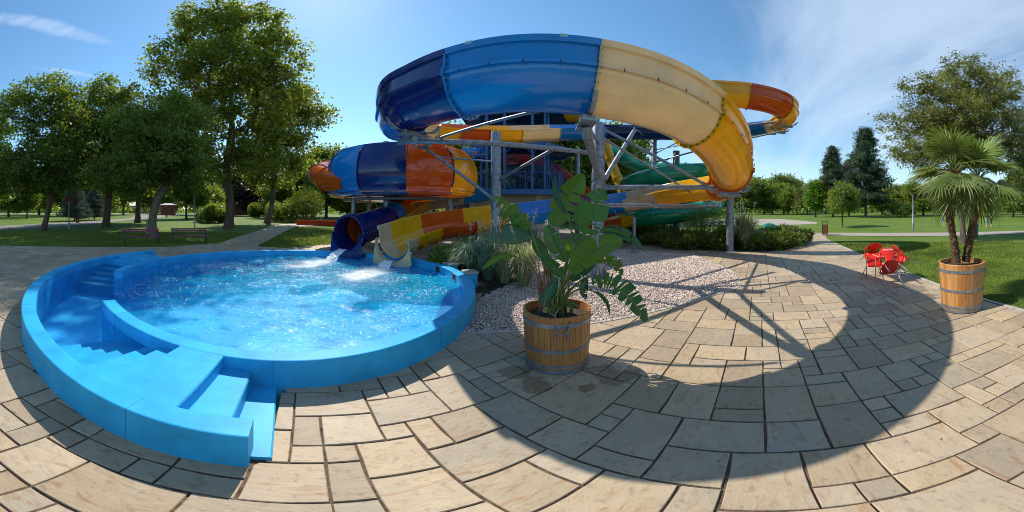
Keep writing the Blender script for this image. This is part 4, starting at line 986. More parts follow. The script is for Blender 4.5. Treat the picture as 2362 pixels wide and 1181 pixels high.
a_, b_ = A(693, 35.2, .28), A(800, 31.5, .28); mid = a_+(b_-a_)*.45
for p, q in ((a_, mid-(b_-a_).normalized()*.02), (mid, b_)):
    mb = MB(); dr = (q-p).normalized(); sd_ = Vector((dr.y, -dr.x, 0))
    for s in (-1, 1): mb.bar(p+sd_*s*.55, q+sd_*s*.55, .09, .5); mb.bar(p+sd_*s*.6+Vector((0, 0, .25)), q+sd_*s*.6+Vector((0, 0, .25)), .2, .05)
    mb.bar(p-Vector((0, 0, .2)), q-Vector((0, 0, .2)), 1.0, .08); obj('trough_section', mb, M['Rd'], rt_)
mb = MB(); mb.bar(a_-(b_-a_).normalized()*.1, a_, 1.3, .55); obj('end_plate', mb, M['Rd'], rt_)
for k in range(3):
    q = a_+(b_-a_)*(.25+.3*k); mb = MB(); mb.bar(q+Vector((.9, .9, -.1))*0.8, q-Vector((.9, .9, .1))*.8, .08, .06); obj('cross_bar', mb, M['Rd'], rt_)

# ---------------------------------------------------------------- steel columns and arms
def seg_at(a, b, x):        # point of the segment a-b seen at picture column x
    ph = x/S-PHC; n = Vector((cos(ph), -sin(ph), 0)); da, db = a.dot(n), b.dot(n); t = da/(da-db); return a+(b-a)*t
def column(x, d, r, top, label, mat='galv', gusset=False, cap=True, base=True):
    b = A(x, d); t = thing('support_column', label, 'steel column', b, 'steel columns holding up the slides')
    mb = MB(); mb.lathe(b, [(r, 0), (r, top)]+([(r*.96, top+.012), (.001, top+.015)] if cap else []), 28); obj('post', mb, M[mat], t, True, R_(40))
    mb = MB(); mb.lathe(b, [(r+.15, .0), (r+.15, .03), (r, .03)], 20)
    obj('base_plate', mb, M[mat], t, True, R_(40))
    if gusset:
        for k in range(8):
            a = k*pi/4; rm = Matrix.Rotation(a, 3, 'Z'); g = MB(); V = [rm@Vector(q)+b for q in ((r, -.006, .03), (r+.13, -.006, .03), (r+.02, -.006, .34), (r, -.006, .34), (r, .006, .03), (r+.13, .006, .03), (r+.02, .006, .34), (r, .006, .34))]
            g.add(V, [(0, 1, 2, 3), (7, 6, 5, 4), (0, 4, 5, 1), (1, 5, 6, 2), (2, 6, 7, 3), (3, 7, 4, 0)]); obj('gusset', g, M[mat], t)
    return t, b
def pipe(t, name, a, b, r, ends=True, mat='galv'):
    mb = MB(); a, b = Vector(a), Vector(b); mb.tube([a, b], r, 14)
    if ends:
        d_ = (b-a).normalized()
        for e, s in ((a, 1), (b, -1)):
            q = d_.to_track_quat('Y', 'Z').to_matrix(); mb.box(e+d_*s*.03, (.02, .16, r*2.6), M=q)
    return obj(name, mb, M[mat], t, True, R_(40))
t1, b1 = column(1380, 7.85, .165, 4.30, 'thickest galvanised column, rising from the gravel behind the tubbed tropical plant', gusset=True)
up = lambda b, z: Vector((b.x, b.y, z))
# left arm
e1 = up(A(922, 6.55), 3.47); s1 = up(b1, 3.42); pipe(t1, 'arm', s1+(e1-s1).normalized()*.17, e1, .062)
# right arms
e2 = up(A(1684, 7.75), 2.48); s2 = up(b1, 2.49); pipe(t1, 'arm', s2+(e2-s2).normalized()*.17, e2, .065)
e3 = up(A(1658, 12.0), 2.02); s3 = up(b1, 2.01); pipe(t1, 'arm', s3+(e3-s3).normalized()*.17, e3, .06)
pipe(t1, 'strut', up(b1, 4.1)+(e2-s2).normalized()*.17, seg_at(s2, e2, 1628)+Vector((0, 0, .06)), .042)
pipe(t1, 'strut', up(b1, 3.88)+(e3-s3).normalized()*.17, seg_at(s3, e3, 1636)+Vector((0, 0, .06)), .035)
brk = A(1355, 4.3, 3.02)
pipe(t1, 'strut', brk, up(b1, 2.78)-Vector((b1.x, b1.y, 0)).normalized()*.17, .075)
pipe(t1, 'strut', brk+Vector((0, 0, .1)), up(b1, 3.75)-Vector((b1.x, b1.y, 0)).normalized()*.17, .05)
pipe(t1, 'strut', up(b1, 2.70)+Vector((.1, -.13, 0)), P(1464, 300, 9.6), .07)
for z in (3.42, 2.49, 2.01, 2.78):
    mb = MB(); mb.box(up(b1, z)-Vector((b1.x, b1.y, 0)).normalized()*.0, (.40, .30, .26), rz=R_(20)); 
    mb = MB(); mb.lathe(up(b1, z-.11), [(.166, 0), (.185, .0), (.185, .22), (.166, .22)], 20); obj('collar', mb, M['galv'], t1, True, R_(40))
# cradle brackets under the ring
def cradle(t, idx, drop, width=.5):
    p, tt, r, u = fr[idx]; V = []; pts = [(.72*cos(R_(a)), .665*sin(R_(a))) for a in range(215, 326, 11)]; k = len(pts)
    for s in (-.03, .03):
        V += [p+r*x+u*y+tt*s for x, y in pts]+[p+r*(x*.92)+u*(-.61-drop if abs(x) < .5 else y-.12)+tt*s for x, y in pts]
    F = []
    for i in range(k-1): F += [(i, i+1, k+i+1, k+i), (2*k+i+1, 2*k+i, 3*k+i, 3*k+i+1), (k+i, k+i+1, 3*k+i+1, 3*k+i), (i+1, i, 2*k+i, 2*k+i+1)]
    F += [(0, k, 3*k, 2*k), (k-1, 3*k-1, 4*k-1, 2*k-1)]
    mb = MB(); mb.add(V, F)
    q = Matrix((r, tt, u)).transposed()
    mb.box(p+u*(-.69-drop), (.62, .22, .03), M=q); mb.box(p+u*(-.65-drop)+r*.22, (.03, .18, .1), M=q); mb.box(p+u*(-.65-drop)-r*.22, (.03, .18, .1), M=q)
    obj('cradle', mb, M['galv'], t)
    return p+u*(-.70-drop)
c_ = cradle(t1, 26*NS+2, .0); c_ = cradle(t1, 30*NS, .02); 
mb = MB(); mb.tube([c_, brk+Vector((0, 0, -.02))], .08, 12); obj('stub', mb, M['galv'], t1, True)
c_ = cradle(t1, 35*NS, .0); mb = MB(); mb.tube([c_, e2], .06, 12); obj('stub', mb, M['galv'], t1, True)
c_ = cradle(t1, 39*NS, .0); mb = MB(); mb.tube([c_, e3], .05, 12); obj('stub', mb, M['galv'], t1, True)
mb = MB(); c_ = fr[26*NS+2][0]-Vector((0, 0, .76)); mb.tube([c_, e1], .06, 12); obj('stub', mb, M['galv'], t1, True)
t2, b2_ = column(1144, 9.5, .165, 4.48, 'galvanised column with a flat cap standing behind the tall silvery grasses')
c_ = cradle(t2, 22*NS+2, .02)
pipe(t2, 'strut', c_, up(b2_, 2.16)-Vector((b2_.x, b2_.y, 0)).normalized()*.1, .055)
pipe(t2, 'strut', c_+(up(b2_, 2.16)-c_)*.2, up(b2_, 3.45)-Vector((b2_.x, b2_.y, 0)).normalized()*.1, .03)
pipe(t2, 'strut', up(b2_, 2.9)+Vector((.1, -.13, 0)), seg_at(s1, e1, 1272)-Vector((0, 0, .05)), .045)
pipe(t2, 'strut', seg_at(s1, e1, 1017)+Vector((0, 0, .1)), P(1240, 256, 4.7), .03)
t3, b3 = column(1684, 12.9, .17, 2.35, 'galvanised column under the orange bend beside the fountain grass', cap=False)
t4, b4 = column(1509, 17.5, .165, 6.25, 'tall galvanised column behind the green coil with thin struts to the far loop')
for a, b, rr in ((P(1513, 374, 17.4), P(1811, 302, 14.4), .045), (P(1513, 322, 17.4), P(1796, 281, 14.4), .06), (P(1513, 345, 17.4), P(1788, 309, 14.6), .03), (P(1505, 330, 17.4), P(1470, 300, 14.9), .035), (P(1516, 352, 17.4), P(1560, 330, 15.6), .03), (P(1505, 375, 17.4), P(1395, 374, 16), .03), (P(1505, 337, 17.4), P(1452, 362, 16), .02)): pipe(t4, 'strut', a, b, rr)
for i_ in (8, 9): cradle(t4, i_*NS, .02)
t5, b5 = column(1560, 17.0, .20, 5.35, 'dark capped column with cut top standing inside the green coil', mat='galvdark')
pipe(t5, 'strut', P(1556, 360, 16.9), P(1508, 385, 17.2), .02); pipe(t5, 'strut', P(1556, 399, 16.8), P(1468, 402, 16.5), .04)
t6, b6 = column(1332, 20.5, .19, 6.3, 'brownish column behind the large upright leaf, right of the blue tower')
t7, b7 = column(891, 12.6, .13, 4.9, 'slim column hidden behind the left end of the blue bend')
t8, b8 = column(1463, 12.47, .075, 1.55, 'short thin post at the back edge of the gravel', cap=False); cradle(t8, 41*NS+3, 0)
t9, b9 = column(1544, 21.5, .10, 3.6, 'thin column far behind the leafy shrub')
t10, b10 = column(1102, 13.5, .11, 1.9, 'low column behind the orange trough', cap=False)
for (x, d, zt) in ((1000, 10.0, .55), (868, 11.1, .55), (1240, 12.0, 1.1)):
    column(x, d, .09, zt, {1000: 'stubby post under the yellow trough near its cream outlet', 868: 'stubby post under the navy tube', 1240: 'low post under the cream trough behind the plants'}[x], cap=False)
# ---------------------------------------------------------------- blue stair tower and the service building below it
TC = A(1200, 20.6); tu = Vector((TC.x, TC.y, 0)).normalized(); tv = Vector((tu.y, -tu.x, 0))   # away, right
def T(u, v, z): return Vector((TC.x, TC.y, 0))+tu*u+tv*v+Vector((0, 0, z))
TM = Matrix((tv, tu, Vector((0, 0, 1)))).transposed()
tower = thing('slide_tower', 'tall blue steel slide tower with decks, stairs and railings behind the slides', 'tower', TC)
posts = [(1122.7, 17.6), (1163.9, 17.3), (1228, 17.3), (1257, 17.7), (1264.5, 18.3), (1213, 22.5), (1142, 23.2), (1178, 23.9), (1246, 23.0), (1110, 20.3), (1270, 20.8)]
for x, d in posts:
    mb = MB(); b = A(x, d); mb.box(b+Vector((0, 0, 5.8)), (.15, .15, 5.6), M=TM); obj('post', mb, M['bluepaint'], tower)
for dv in (-.32, .0, .30):
    mb = MB(); mb.lathe(T(0, dv, 0), [(.13, 3.0), (.13, 8.7)], 12); obj('core_post', mb, M['bluedark'], tower, True)
oct_ = lambda r: [T(r*sin(R_(22.5+45*k)), r*cos(R_(22.5+45*k)), 0) for k in range(8)]
for zt, r, nm in ((5.98, 3.75, 'upper_deck'), (8.55, 4.3, 'roof')):
    mb = MB(); mb.prism([(p.x, p.y) for p in oct_(r)], zt-.07, zt); ar = MB()
    o = obj(nm, mb, M['bluedark'], tower)
    mb.v and None
    bot = MB(); q = oct_(r); bot.add([(p.x, p.y, zt-.072) for p in q][::-1], [tuple(range(8))]); obj('deck_underside' if nm != 'roof' else 'ceiling', bot, M['bluedark'], o)
    fr_m = MB()
    for k in range(8):
        a, c = q[k], q[(k+1) % 8]; fr_m.bar(a+Vector((0, 0, zt-.1)), c+Vector((0, 0, zt-.1)), .08, .2)
        fr_m.bar(T(0, 0, zt-.15), a+Vector((0, 0, zt-.15)), .06, .14)
    obj('deck_frame', fr_m, M['bluepaint'], o)
    for k in range(-8, 9):
        rb = MB(); ln = sqrt(max(.1, (r*.95)**2-(k*.45)**2)); rb.bar(T(-ln, k*.45, zt-.1), T(ln, k*.45, zt-.1), .04, .06); obj('joist', rb, M['bluedark'], o)
# main deck with fascia beam
D1 = [A(1060, 17.6), A(1100, 16.9), A(1290, 16.9), A(1302, 19), A(1280, 24.5), A(1090, 25.5), A(1040, 21)]
mb = MB(); mb.prism([(p.x, p.y) for p in D1], 2.86, 3.0); dk = obj('main_deck', mb, M['bluedark'], tower)
for a, c in zip(D1, D1[1:]+D1[:1]):
    mb = MB(); mb.bar(a+Vector((0, 0, 2.90)), c+Vector((0, 0, 2.90)), .07, .30); obj('fascia_beam', mb, M['bluepaint'], dk)
def railing(parent, a, b, h=1.05, step=.14, z=3.02, mat='bluepaint', name='railing'):
    a = Vector(a); b = Vector(b); mb = MB(); L_ = (b-a).length; n = int(L_/step)
    mb.tube([a+Vector((0, 0, h)), b+Vector((0, 0, h))], .024, 6); mb.tube([a+Vector((0, 0, .1)), b+Vector((0, 0, .1))], .016, 6)
    for k in range(n+1):
        p = a+(b-a)*k/n; mb.tube([p+Vector((0, 0, .1 if k % 10 else -.05)), p+Vector((0, 0, h))], .009 if k % 10 else .022, 4, False)
    return obj(name, mb, M[mat], parent)
up3 = lambda p, z: Vector((p.x, p.y, z))
railing(tower, up3(D1[0], 3.02), up3(D1[1], 3.02)); railing(tower, up3(D1[1], 3.02), up3(D1[2], 3.02)); railing(tower, up3(D1[2], 3.02), up3(D1[3], 3.02))
q = oct_(3.65)
for k in (3, 4, 5): railing(tower, up3(q[k], 6.0), up3(q[(k+1) % 8], 6.0))
def stair(a, b, w=.9, n=12, name='stair_flight'):
    a = Vector(a); b = Vector(b); d = (b-a); hd = Vector((d.x, d.y, 0)).normalized(); sd_ = Vector((hd.y, -hd.x, 0)); mb = MB()
    for s in (-1, 1): mb.bar(a+sd_*s*w/2, b+sd_*s*w/2, .05, .24)
    s_ = obj(name, mb, M['bluedark'], tower)
    q = Matrix((sd_, hd, Vector((0, 0, 1)))).transposed()
    for k in range(n):
        p = a+d*(k+.5)/n; t = MB(); t.box(p, (w, .26, .03), M=q); obj('tread', t, M['galv'], s_)
    rl = MB()
    for s in (-1, 1):
        rl.tube([a+sd_*s*w/2+Vector((0, 0, .95)), b+sd_*s*w/2+Vector((0, 0, .95))], .022, 6)
        for k in range(n*2+1):
            p = a+sd_*s*w/2+d*k/(2*n); rl.tube([p, p+Vector((0, 0, .95))], .01, 4, False)
    obj('handrail', rl, M['bluepaint'], s_)
stair(T(-.6, 2.3, 3.1), T(-.6, -.9, 4.6)); stair(T(.8, -1.2, 4.6), T(.8, 2.1, 6.0)); stair(T(-.6, 3.7, 3.0), T(-1.0, 1.3, 4.3), n=8)
stair(T(1.4, -2.6, 6.0), T(.6, 1.4, 8.3)); stair(P(1300, 436, 17.6), P(1243, 383, 18.6), n=11)
for a, b in ((T(0, 0, 7.6), T(2.2, 2.4, 8.45)), (T(0, 0, 7.6), T(-2.2, 2.4, 8.45)), (T(0, 0, 7.6), T(-2.2, -2.4, 8.45)), (T(0, 0, 5.2), T(-2.4, 2.6, 5.85)), (T(0, 0, 5.2), T(-2.4, -2.6, 5.85)), (T(0, 0, 5.2), T(2.4, 2.4, 5.85))):
    mb = MB(); mb.tube([a, b], .035, 6); obj('brace', mb, M['bluepaint'], tower)
for k, (x, d) in enumerate(posts[:4]):
    for s in (-1, 1):
        mb = MB(); b = A(x, d); mb.tube([up3(b, 5.2), up3(b, 5.85)+tv*s*.5], .03, 6); obj('brace', mb, M['bluepaint'], tower)
mb = MB(); mb.lathe(P(1104, 352, 18), [(.2, -.75), (.28, -.7), (.28, .75), (.2, .8)], 14)
slidehead = thing('blue_slide_start', 'small blue closed slide start with a red mark beside the tower deck', 'water slide', P(1104, 352, 18))
tube_slide(slidehead, [(tuple(P(1066, 349, 17.9)), 'B'), (tuple(P(1095, 352, 18)), 'B'), (tuple(P(1120, 353, 18.4)), 0)], .26, nseg=14, bolt=False)
mb = MB(); mb.box(P(1096, 352, 17.68), (.12, .02, .2), M=TM); obj('red_mark', mb, M['redplastic'], slidehead)
railing(slidehead, P(1072, 360, 17.7), P(1118, 360, 17.6), h=.9, mat='galv')
# service building
bd = thing('service_building', 'low beige sided building with dark windows under the blue deck', 'building', (A(1190, 18).x, A(1190, 18).y, 0))
fa, fb = A(1088, 17.7), A(1284, 17.7)
w1 = MB(); W_ = [A(1088, 17.7), A(1284, 17.7), A(1270, 24), A(1100, 25)]; w1.prism([(p.x, p.y) for p in W_], 0, 2.84); obj('wall', w1, M['cream'], bd)
dv = (fb-fa).normalized(); nv = Vector((dv.y, -dv.x, 0)); nv = nv if nv.dot(Vector((TC.x, TC.y, 0))) < 0 else -nv
BM = Matrix((dv, nv, Vector((0, 0, 1)))).transposed()
def on_front(x, z): 
    q = seg_at(fa, fb, x); return Vector((q.x, q.y, z))
p0, p1 = on_front(1093, 0), on_front(1240, 0); Lb = (p1-p0).length
for k in range(12):
    mb = MB(); mb.box((p0+p1)/2+nv*.03+Vector((0, 0, 1.42+.118*k)), (Lb, .05, .104), M=BM); obj('siding_board', mb, M['siding'], bd)
for x in (1090, 1243, 1280):
    mb = MB(); mb.box(on_front(x, 1.42)+nv*.05, (.34 if x != 1280 else .5, .14, 2.80), M=BM); obj('pilaster', mb, M['cream'], bd)
def window(x, z, w_, h_, par, o_=0):
    c_ = on_front(x, z)+nv*(.05+o_); f = MB()
    for s in (-1, 1): f.box(c_+dv*s*w_/2, (.07, .08, h_+.07), M=BM); f.box(c_+Vector((0, 0, s*h_/2)), (w_-.07, .08, .07), M=BM)
    fr_ = obj('window', f, M['siding'], par); g = MB(); g.box(c_-nv*.01, (w_-.07, .02, h_-.07), M=BM); obj('pane', g, M['glass'], fr_)
for x in (1099, 1113.5, 1128, 1157, 1172, 1187, 1202): window(x, 1.02, .34, .62, bd)
window(1262, 2.25, .42, .62, bd, .02)
mb = MB(); mb.box((p0+p1)/2+nv*.02+Vector((0, 0, .34)), (Lb, .06, .62), M=BM); obj('plinth', mb, M['siding'], bd)
# grey corrugated screen left of it
cs = thing('corrugated_screen', 'grey ribbed metal screen beside the beige building under the deck', 'screen', (A(1056, 18.5).x, A(1056, 18.5).y, 0))
ca_, cb_ = A(1028, 18.8), A(1087, 18.2); cdv = (cb_-ca_).normalized(); CM = Matrix((cdv, Vector((-cdv.y, cdv.x, 0)), Vector((0, 0, 1)))).transposed(); Lc = (cb_-ca_).length
mb = MB(); mb.box((ca_+cb_)/2+Vector((0, 0, 1.35)), (Lc, .05, 2.7), M=CM); obj('backing_sheet', mb, M['corr'], cs)
mb = MB()
for k in range(int(Lc/.12)): mb.box(ca_+cdv*(.06+.12*k)+CM@Vector((0, -.04, 0))+Vector((0, 0, 1.35)), (.05, .03, 2.7), M=CM)
tag(obj('ribs', mb, M['corr'], cs), kind='stuff')
for x in (1048, 1062, 1080): pipe(cs, 'post', A(x, 17.9, 0), A(x, 17.9, 2.8), .06, ends=False, mat='galvdark')
# far small buildings
def hut(name, label, x, d, w_, dp, h_, wall, roof, rh=.7, over=.5, doorx=None):
    c_ = A(x, d); u_ = Vector((c_.x, c_.y, 0)).normalized(); v_ = Vector((u_.y, -u_.x, 0)); HM = Matrix((v_, u_, Vector((0, 0, 1)))).transposed()
    t = thing(name, label, 'building', c_)
    mb = MB(); mb.box(c_+Vector((0, 0, h_/2)), (w_, dp, h_), M=HM); obj('wall', mb, M[wall], t)
    mb = MB(); a, b = w_/2+over, dp/2+over
    V = [c_+HM@Vector((sx*a, sy*b, h_)) for sx, sy in ((-1, -1), (1, -1), (1, 1), (-1, 1))]+[c_+HM@Vector((sx*a, sy*b, h_+.15)) for sx, sy in ((-1, -1), (1, -1), (1, 1), (-1, 1))]+[c_+HM@Vector((sx*w_*.2, 0, h_+rh)) for sx in (-1, 1)]
    mb.add(V, [(3, 2, 1, 0), (0, 1, 5, 4), (1, 2, 6, 5), (2, 3, 7, 6), (3, 0, 4, 7), (4, 5, 9, 8), (5, 6, 9), (6, 7, 8, 9), (7, 4, 8)]); obj('roof', mb, M[roof], t)
    for k in range(max(1, int(w_/2.2))):
        xx = -w_/2+w_*(k+.5)/max(1, int(w_/2.2)); mb = MB(); mb.box(c_+HM@Vector((xx, -dp/2-.02, h_*.52)), (.9, .06, h_*.34), M=HM); obj('window', mb, M['glass'], t)
    return t
hut('kiosk', 'small red-brown wooden kiosk with pale hipped roof behind the plane tree', 388, 92, 4.6, 4, 3.0, 'brick', 'roofgrey')
hut('pavilion', 'low dark red pavilion in the shade of the far trees', 560, 95, 16, 6, 3.2, 'brick', 'bluedark')
hut('white_building', 'long low white building at the far left edge of the park', 40, 150, 30, 8, 3.5, 'cream', 'roofgrey')
hut('white_building', 'low pale building between the tree trunks behind the kiosk path', 300, 150, 26, 8, 3.3, 'cream', 'roofgrey')
# ---------------------------------------------------------------- wooden tubs
def tub(label, c, h, r0, r1, hoops, nst, mats, handle_az, hmat='galv', group='wooden tubs'):
    t = thing('planter_tub', label, 'planter', c, group); c = Vector(c); trd = random.Random(int(h*1000))
    for k in range(nst):
        a0 = 2*pi*k/nst; a1 = 2*pi*(k+1)/nst; g = .0014/r1; V = []; dr = trd.uniform(-.0015, .0015)
        for z, r in ((.02, r0), (h*.5, (r0+r1)/2+.004), (h-.006, r1), (h, r1-.004)):
            for rr in (r+dr, r-.026):
                for a in (a0+g, (a0+a1)/2, a1-g): V.append(c+Vector((rr*cos(a), rr*sin(a), z)))
        F = []
        for i in range(3):
            o = i*6
            F += [(o, o+1, o+7, o+6), (o+1, o+2, o+8, o+7), (o+4, o+3, o+9, o+10), (o+5, o+4, o+10, o+11), (o+3, o, o+6, o+9), (o+2, o+5, o+11, o+8)]
        F += [(18, 19, 22, 21), (19, 20, 23, 22)]
        obj('stave', MB().add(V, F), M[mats[0] if trd.random() > .3 else mats[1]], t)
    for z, w_ in hoops:
        r = r0+(r1-r0)*z/h+.0045+.0045*(1-abs(2*z/h-1)); s = (r1-r0)/h*w_/2
        mb = MB(); mb.lathe(c, [(r-s-.004, z-w_/2), (r-s+.001, z-w_/2), (r+s+.001, z+w_/2), (r+s-.004, z+w_/2)], 64); obj('hoop', mb, M[hmat], t, True, R_(35))
    n = 40; mb = MB(); V = [c+Vector((0, 0, h-.075))]
    for k in range(1, 7):
        for j in range(n): V.append(c+Vector(((r1-.027)*k/6*cos(2*pi*j/n), (r1-.027)*k/6*sin(2*pi*j/n), h-.075-.03*(k/6)+trd.uniform(-.014, .014))))
    F = [(0, 1+j, 1+(j+1) % n) for j in range(n)]+[(1+k*n+j, 1+(k+1)*n+j, 1+(k+1)*n+(j+1) % n, 1+k*n+(j+1) % n) for k in range(5) for j in range(n)]
    mb.add(V, F); obj('soil', mb, M['soil'], t, True, R_(80))
    mb = MB(); mb.lathe(c, [(.0, .02), (r0-.03, .02), (r0-.03, .0)], 24)
    for j in range(3):
        a = handle_az+2*pi*j/3; mb.box(c+Vector(((r0-.08)*cos(a), (r0-.08)*sin(a), .012)), (.08, .05, .024), rz=a)
    obj('foot', mb, M['wooddark'], t)
    for hz, ha in ((hoops[0][0]-.035, handle_az), (hoops[0][0]-.035, handle_az+pi)):
        r = r0+(r1-r0)*hz/h+.008; rt = Vector((-sin(ha), cos(ha), 0)); ou = Vector((cos(ha), sin(ha), 0)); o = c+ou*r+Vector((0, 0, hz))
        mb = MB(); q = Matrix((rt, ou, Vector((0, 0, 1)))).transposed()
        for s in (-1, 1):
            mb.box(o+rt*s*.066+Vector((0, 0, -.04)), (.016, .008, .165), M=q)
            mb.tube([o+rt*s*.066+Vector((0, 0, .02)), o+rt*s*.066+Vector((0, 0, .02))+ou*.028], .012, 8); mb.tube([o+rt*s*.066+Vector((0, 0, -.11)), o+rt*s*.066+Vector((0, 0, -.11))+ou*.012], .010, 8)
        mb.tube([o+rt*.066*cos(R_(a))+ou*(.022+.012*sin(R_(a)))+Vector((0, 0, .02-.062*sin(R_(a)))) for a in range(0, 181, 12)], .0065, 8)
        obj('handle', mb, M[hmat], t, True, R_(40))
    return t
POT = A(1285, 3.30); PA = atan2(-POT.y, -POT.x)
tub('straight wooden tub of warm staves holding the torn-leaved tropical plant', POT, .745, .352, .388, ((.645, .055), (.317, .045), (.105, .04), (.032, .05)), 36, ('wood', 'wooddark'), PA+.12)
PAL = A(2219, 5.37); PB = atan2(-PAL.y, -PAL.x)
M['woodpale'] = simple('yellowish_larch', (.55, .29, .10), .55, 0, col2=(.40, .185, .06), scale=7, bump=.15, bscale=20, stretch=(5, 5, .45))
tub('tapered wooden tub of yellowish staves at the lawn edge, holding the palm', PAL, .93, .376, .436, ((.80, .055), (.44, .05), (.12, .05), (.045, .055)), 36, ('woodpale', 'wood'), PB+1.45)
# brand mark burnt into a stave, small square outline
mb = MB(); bm = POT+Vector((cos(PA+.33), sin(PA+.33), 0))*.3885+Vector((0, 0, .69)); rt = Vector((-sin(PA+.33), cos(PA+.33), 0))
for dx, dz, w_, h_ in ((0, .014, .03, .003), (0, -.014, .03, .003), (.0145, 0, .003, .03), (-.0145, 0, .003, .03), (0, 0, .03, .002)):
    mb.box(bm+rt*dx+Vector((0, 0, dz)), (w_, .002, h_), M=Matrix((rt, Vector((cos(PA+.33), sin(PA+.33), 0)), Vector((0, 0, 1)))).transposed())
obj('stamp', mb, simple('burnt_mark', (.12, .05, .02), .8), [o for o in C.objects if o.name == 'planter_tub'][0])

# ---------------------------------------------------------------- red table and three tipped chairs
def textmesh(s, size, mat, shear=.35):
    cu = bpy.data.curves.new('lettering', 'FONT'); cu.body = s; cu.size = size; cu.shear = shear; cu.align_x = 'CENTER'; cu.align_y = 'CENTER'; cu.offset = size*.012; cu.extrude = .0
    o = bpy.data.objects.new('lettering_tmp', cu); C.objects.link(o); dg = bpy.context.evaluated_depsgraph_get(); me = bpy.data.meshes.new_from_object(o.evaluated_get(dg)); bpy.data.objects.remove(o)
    me.materials.clear(); me.materials.append(mat); return me
tcx, tcy = 7.05, -3.18
tb = thing('table', 'square red cafe table with steel legs, three chairs tipped against it', 'table', (tcx, tcy, 0))
mb = MB(); s_ = .35; mb.prism([(tcx-s_, tcy-s_+.03), (tcx-s_+.03, tcy-s_), (tcx+s_-.03, tcy-s_), (tcx+s_, tcy-s_+.03), (tcx+s_, tcy+s_-.03), (tcx+s_-.03, tcy+s_), (tcx-s_+.03, tcy+s_), (tcx-s_, tcy+s_-.03)], .635, .665); obj('tabletop', mb, M['redplastic'], tb)
for sx, sy in ((-1, -1), (-1, 1), (1, -1), (1, 1)):
    mb = MB(); x, y = tcx+sx*.315, tcy+sy*.315; mb.tube([(x-sx*.06, y-sy*.06, .63), (x-sx*.012, y-sy*.012, .605), (x, y, .56), (x, y, .0)], .0155, 10); obj('leg', mb, M['steel'], tb, True, R_(60))
me = textmesh('Coca-Cola', .10, M['white']); o = bpy.data.objects.new('lettering', me); C.objects.link(o); o.parent = tb; o.location = (0.06, .255, .6665); o.rotation_euler = (0, 0, R_(-90)+R_(0))
o.rotation_euler = (0, 0, R_(-90)); o.location = (.0, .0, .6665); o.location = (-.05, .20, .6665); o.rotation_euler = (0, 0, 0)
def chair_parts(t, faded=False):
    # local frame: x to the front of the seat, z up, origin between the front feet; returns nothing, parts are built at the origin
    def sheet_(name, grid, mat, th=.006):
        nx, ny = len(grid), len(grid[0]); V = [Vector(p) for row in grid for p in row]; F = [(i*ny+j, (i+1)*ny+j, (i+1)*ny+j+1, i*ny+j+1) for i in range(nx-1) for j in range(ny-1)]
        me = bpy.data.meshes.new(name); me.from_pydata(V, [], F); me.materials.append(mat)
        for p in me.polygons: p.use_smooth = True
        o = bpy.data.objects.new(name, me); C.objects.link(o); o.parent = t
        m = o.modifiers.new('thick', 'SOLIDIFY'); m.thickness = th; m.offset = 0; return o
    # backrest: top panel, narrower waist
    back = []
    for i in range(11):
        s = i/10; z = .46+.40*s; x = -.40-.10*s-.02*sin(pi*s)
        hw = .115+.02*s if s < .42 else (.15+.085*sin(min(1, (s-.42)/.25)*pi/2) if s < .8 else .235-.09*((s-.8)/.2)**2)
        back.append([(x+.05*(v*v)*(hw/.235), v*hw, z-.02*v*v*(s > .85)) for v in [k/5-1 for k in range(11)]])
    sheet_('backrest', back, M['redplastic'])
    seat = []
    for i in range(11):
        s = i/10; x = -.42+.46*s; hw = .13+.10*sin(min(1, s/.45)*pi/2); z = .46-.03*sin(pi*s)-(.035*((s-.8)/.2)**2 if s > .8 else 0)
        seat.append([(x-(.03*v*v if s > .9 else 0), v*hw, z+.012*v*v) for v in [k/5-1 for k in range(11)]])
    sheet_('seat', seat, M['redplastic'])
    for s in (-1, 1):
        mb = MB(); mb.tube([(-.46, s*.21, .74), (-.45, s*.245, .66), (-.38, s*.255, .58), (-.26, s*.25, .52), (-.10, s*.235, .45)], [.012, .017, .019, .017, .012], 8)
        mb.tube([(-.40, s*.13, .46), (-.42, s*.20, .40), (-.38, s*.235, .36), (-.30, s*.22, .44)], [.016, .018, .018, .014], 8)
        o = obj('side_frame', mb, M['redplastic'], None, True, R_(60)); o.parent = t
    for sx, sy, nm in ((0, -1, 'f'), (0, 1, 'f'), (-1, -1, 'b'), (-1, 1, 'b')):
        mb = MB()
        if nm == 'f': mb.tube([(-.10, sy*.20, .44), (.0, sy*.24, .0)], .0135, 8)
        else: mb.tube([(-.34, sy*.19, .44), (-.47, sy*.235, .0)], .0135, 8)
        o = obj('leg', mb, M['steel'], None, True, R_(60)); o.parent = t
    # lettering on the back of the backrest
    me = textmesh('Coca-Cola', .066, M['white'] if not faded else M['faded']); o = bpy.data.objects.new('lettering', me); C.objects.link(o); o.parent = t
    if not faded: o.matrix_local = Matrix.Translation((-.507, 0, .775)) @ Matrix(((0, 0, -1, 0), (-1, 0, 0, 0), (0, 1, 0, 0), (0, 0, 0, 1))) @ Matrix.Rotation(R_(14), 4, 'X')
    else: o.matrix_local = Matrix.Translation((-.470, 0, .79)) @ Matrix(((0, 0, 1, 0), (1, 0, 0, 0), (0, 1, 0, 0), (0, 0, 0, 1))) @ Matrix.Rotation(R_(-14), 4, 'X')
M['faded'] = simple('faded_print', (.78, .10, .08), .5, var=.02)
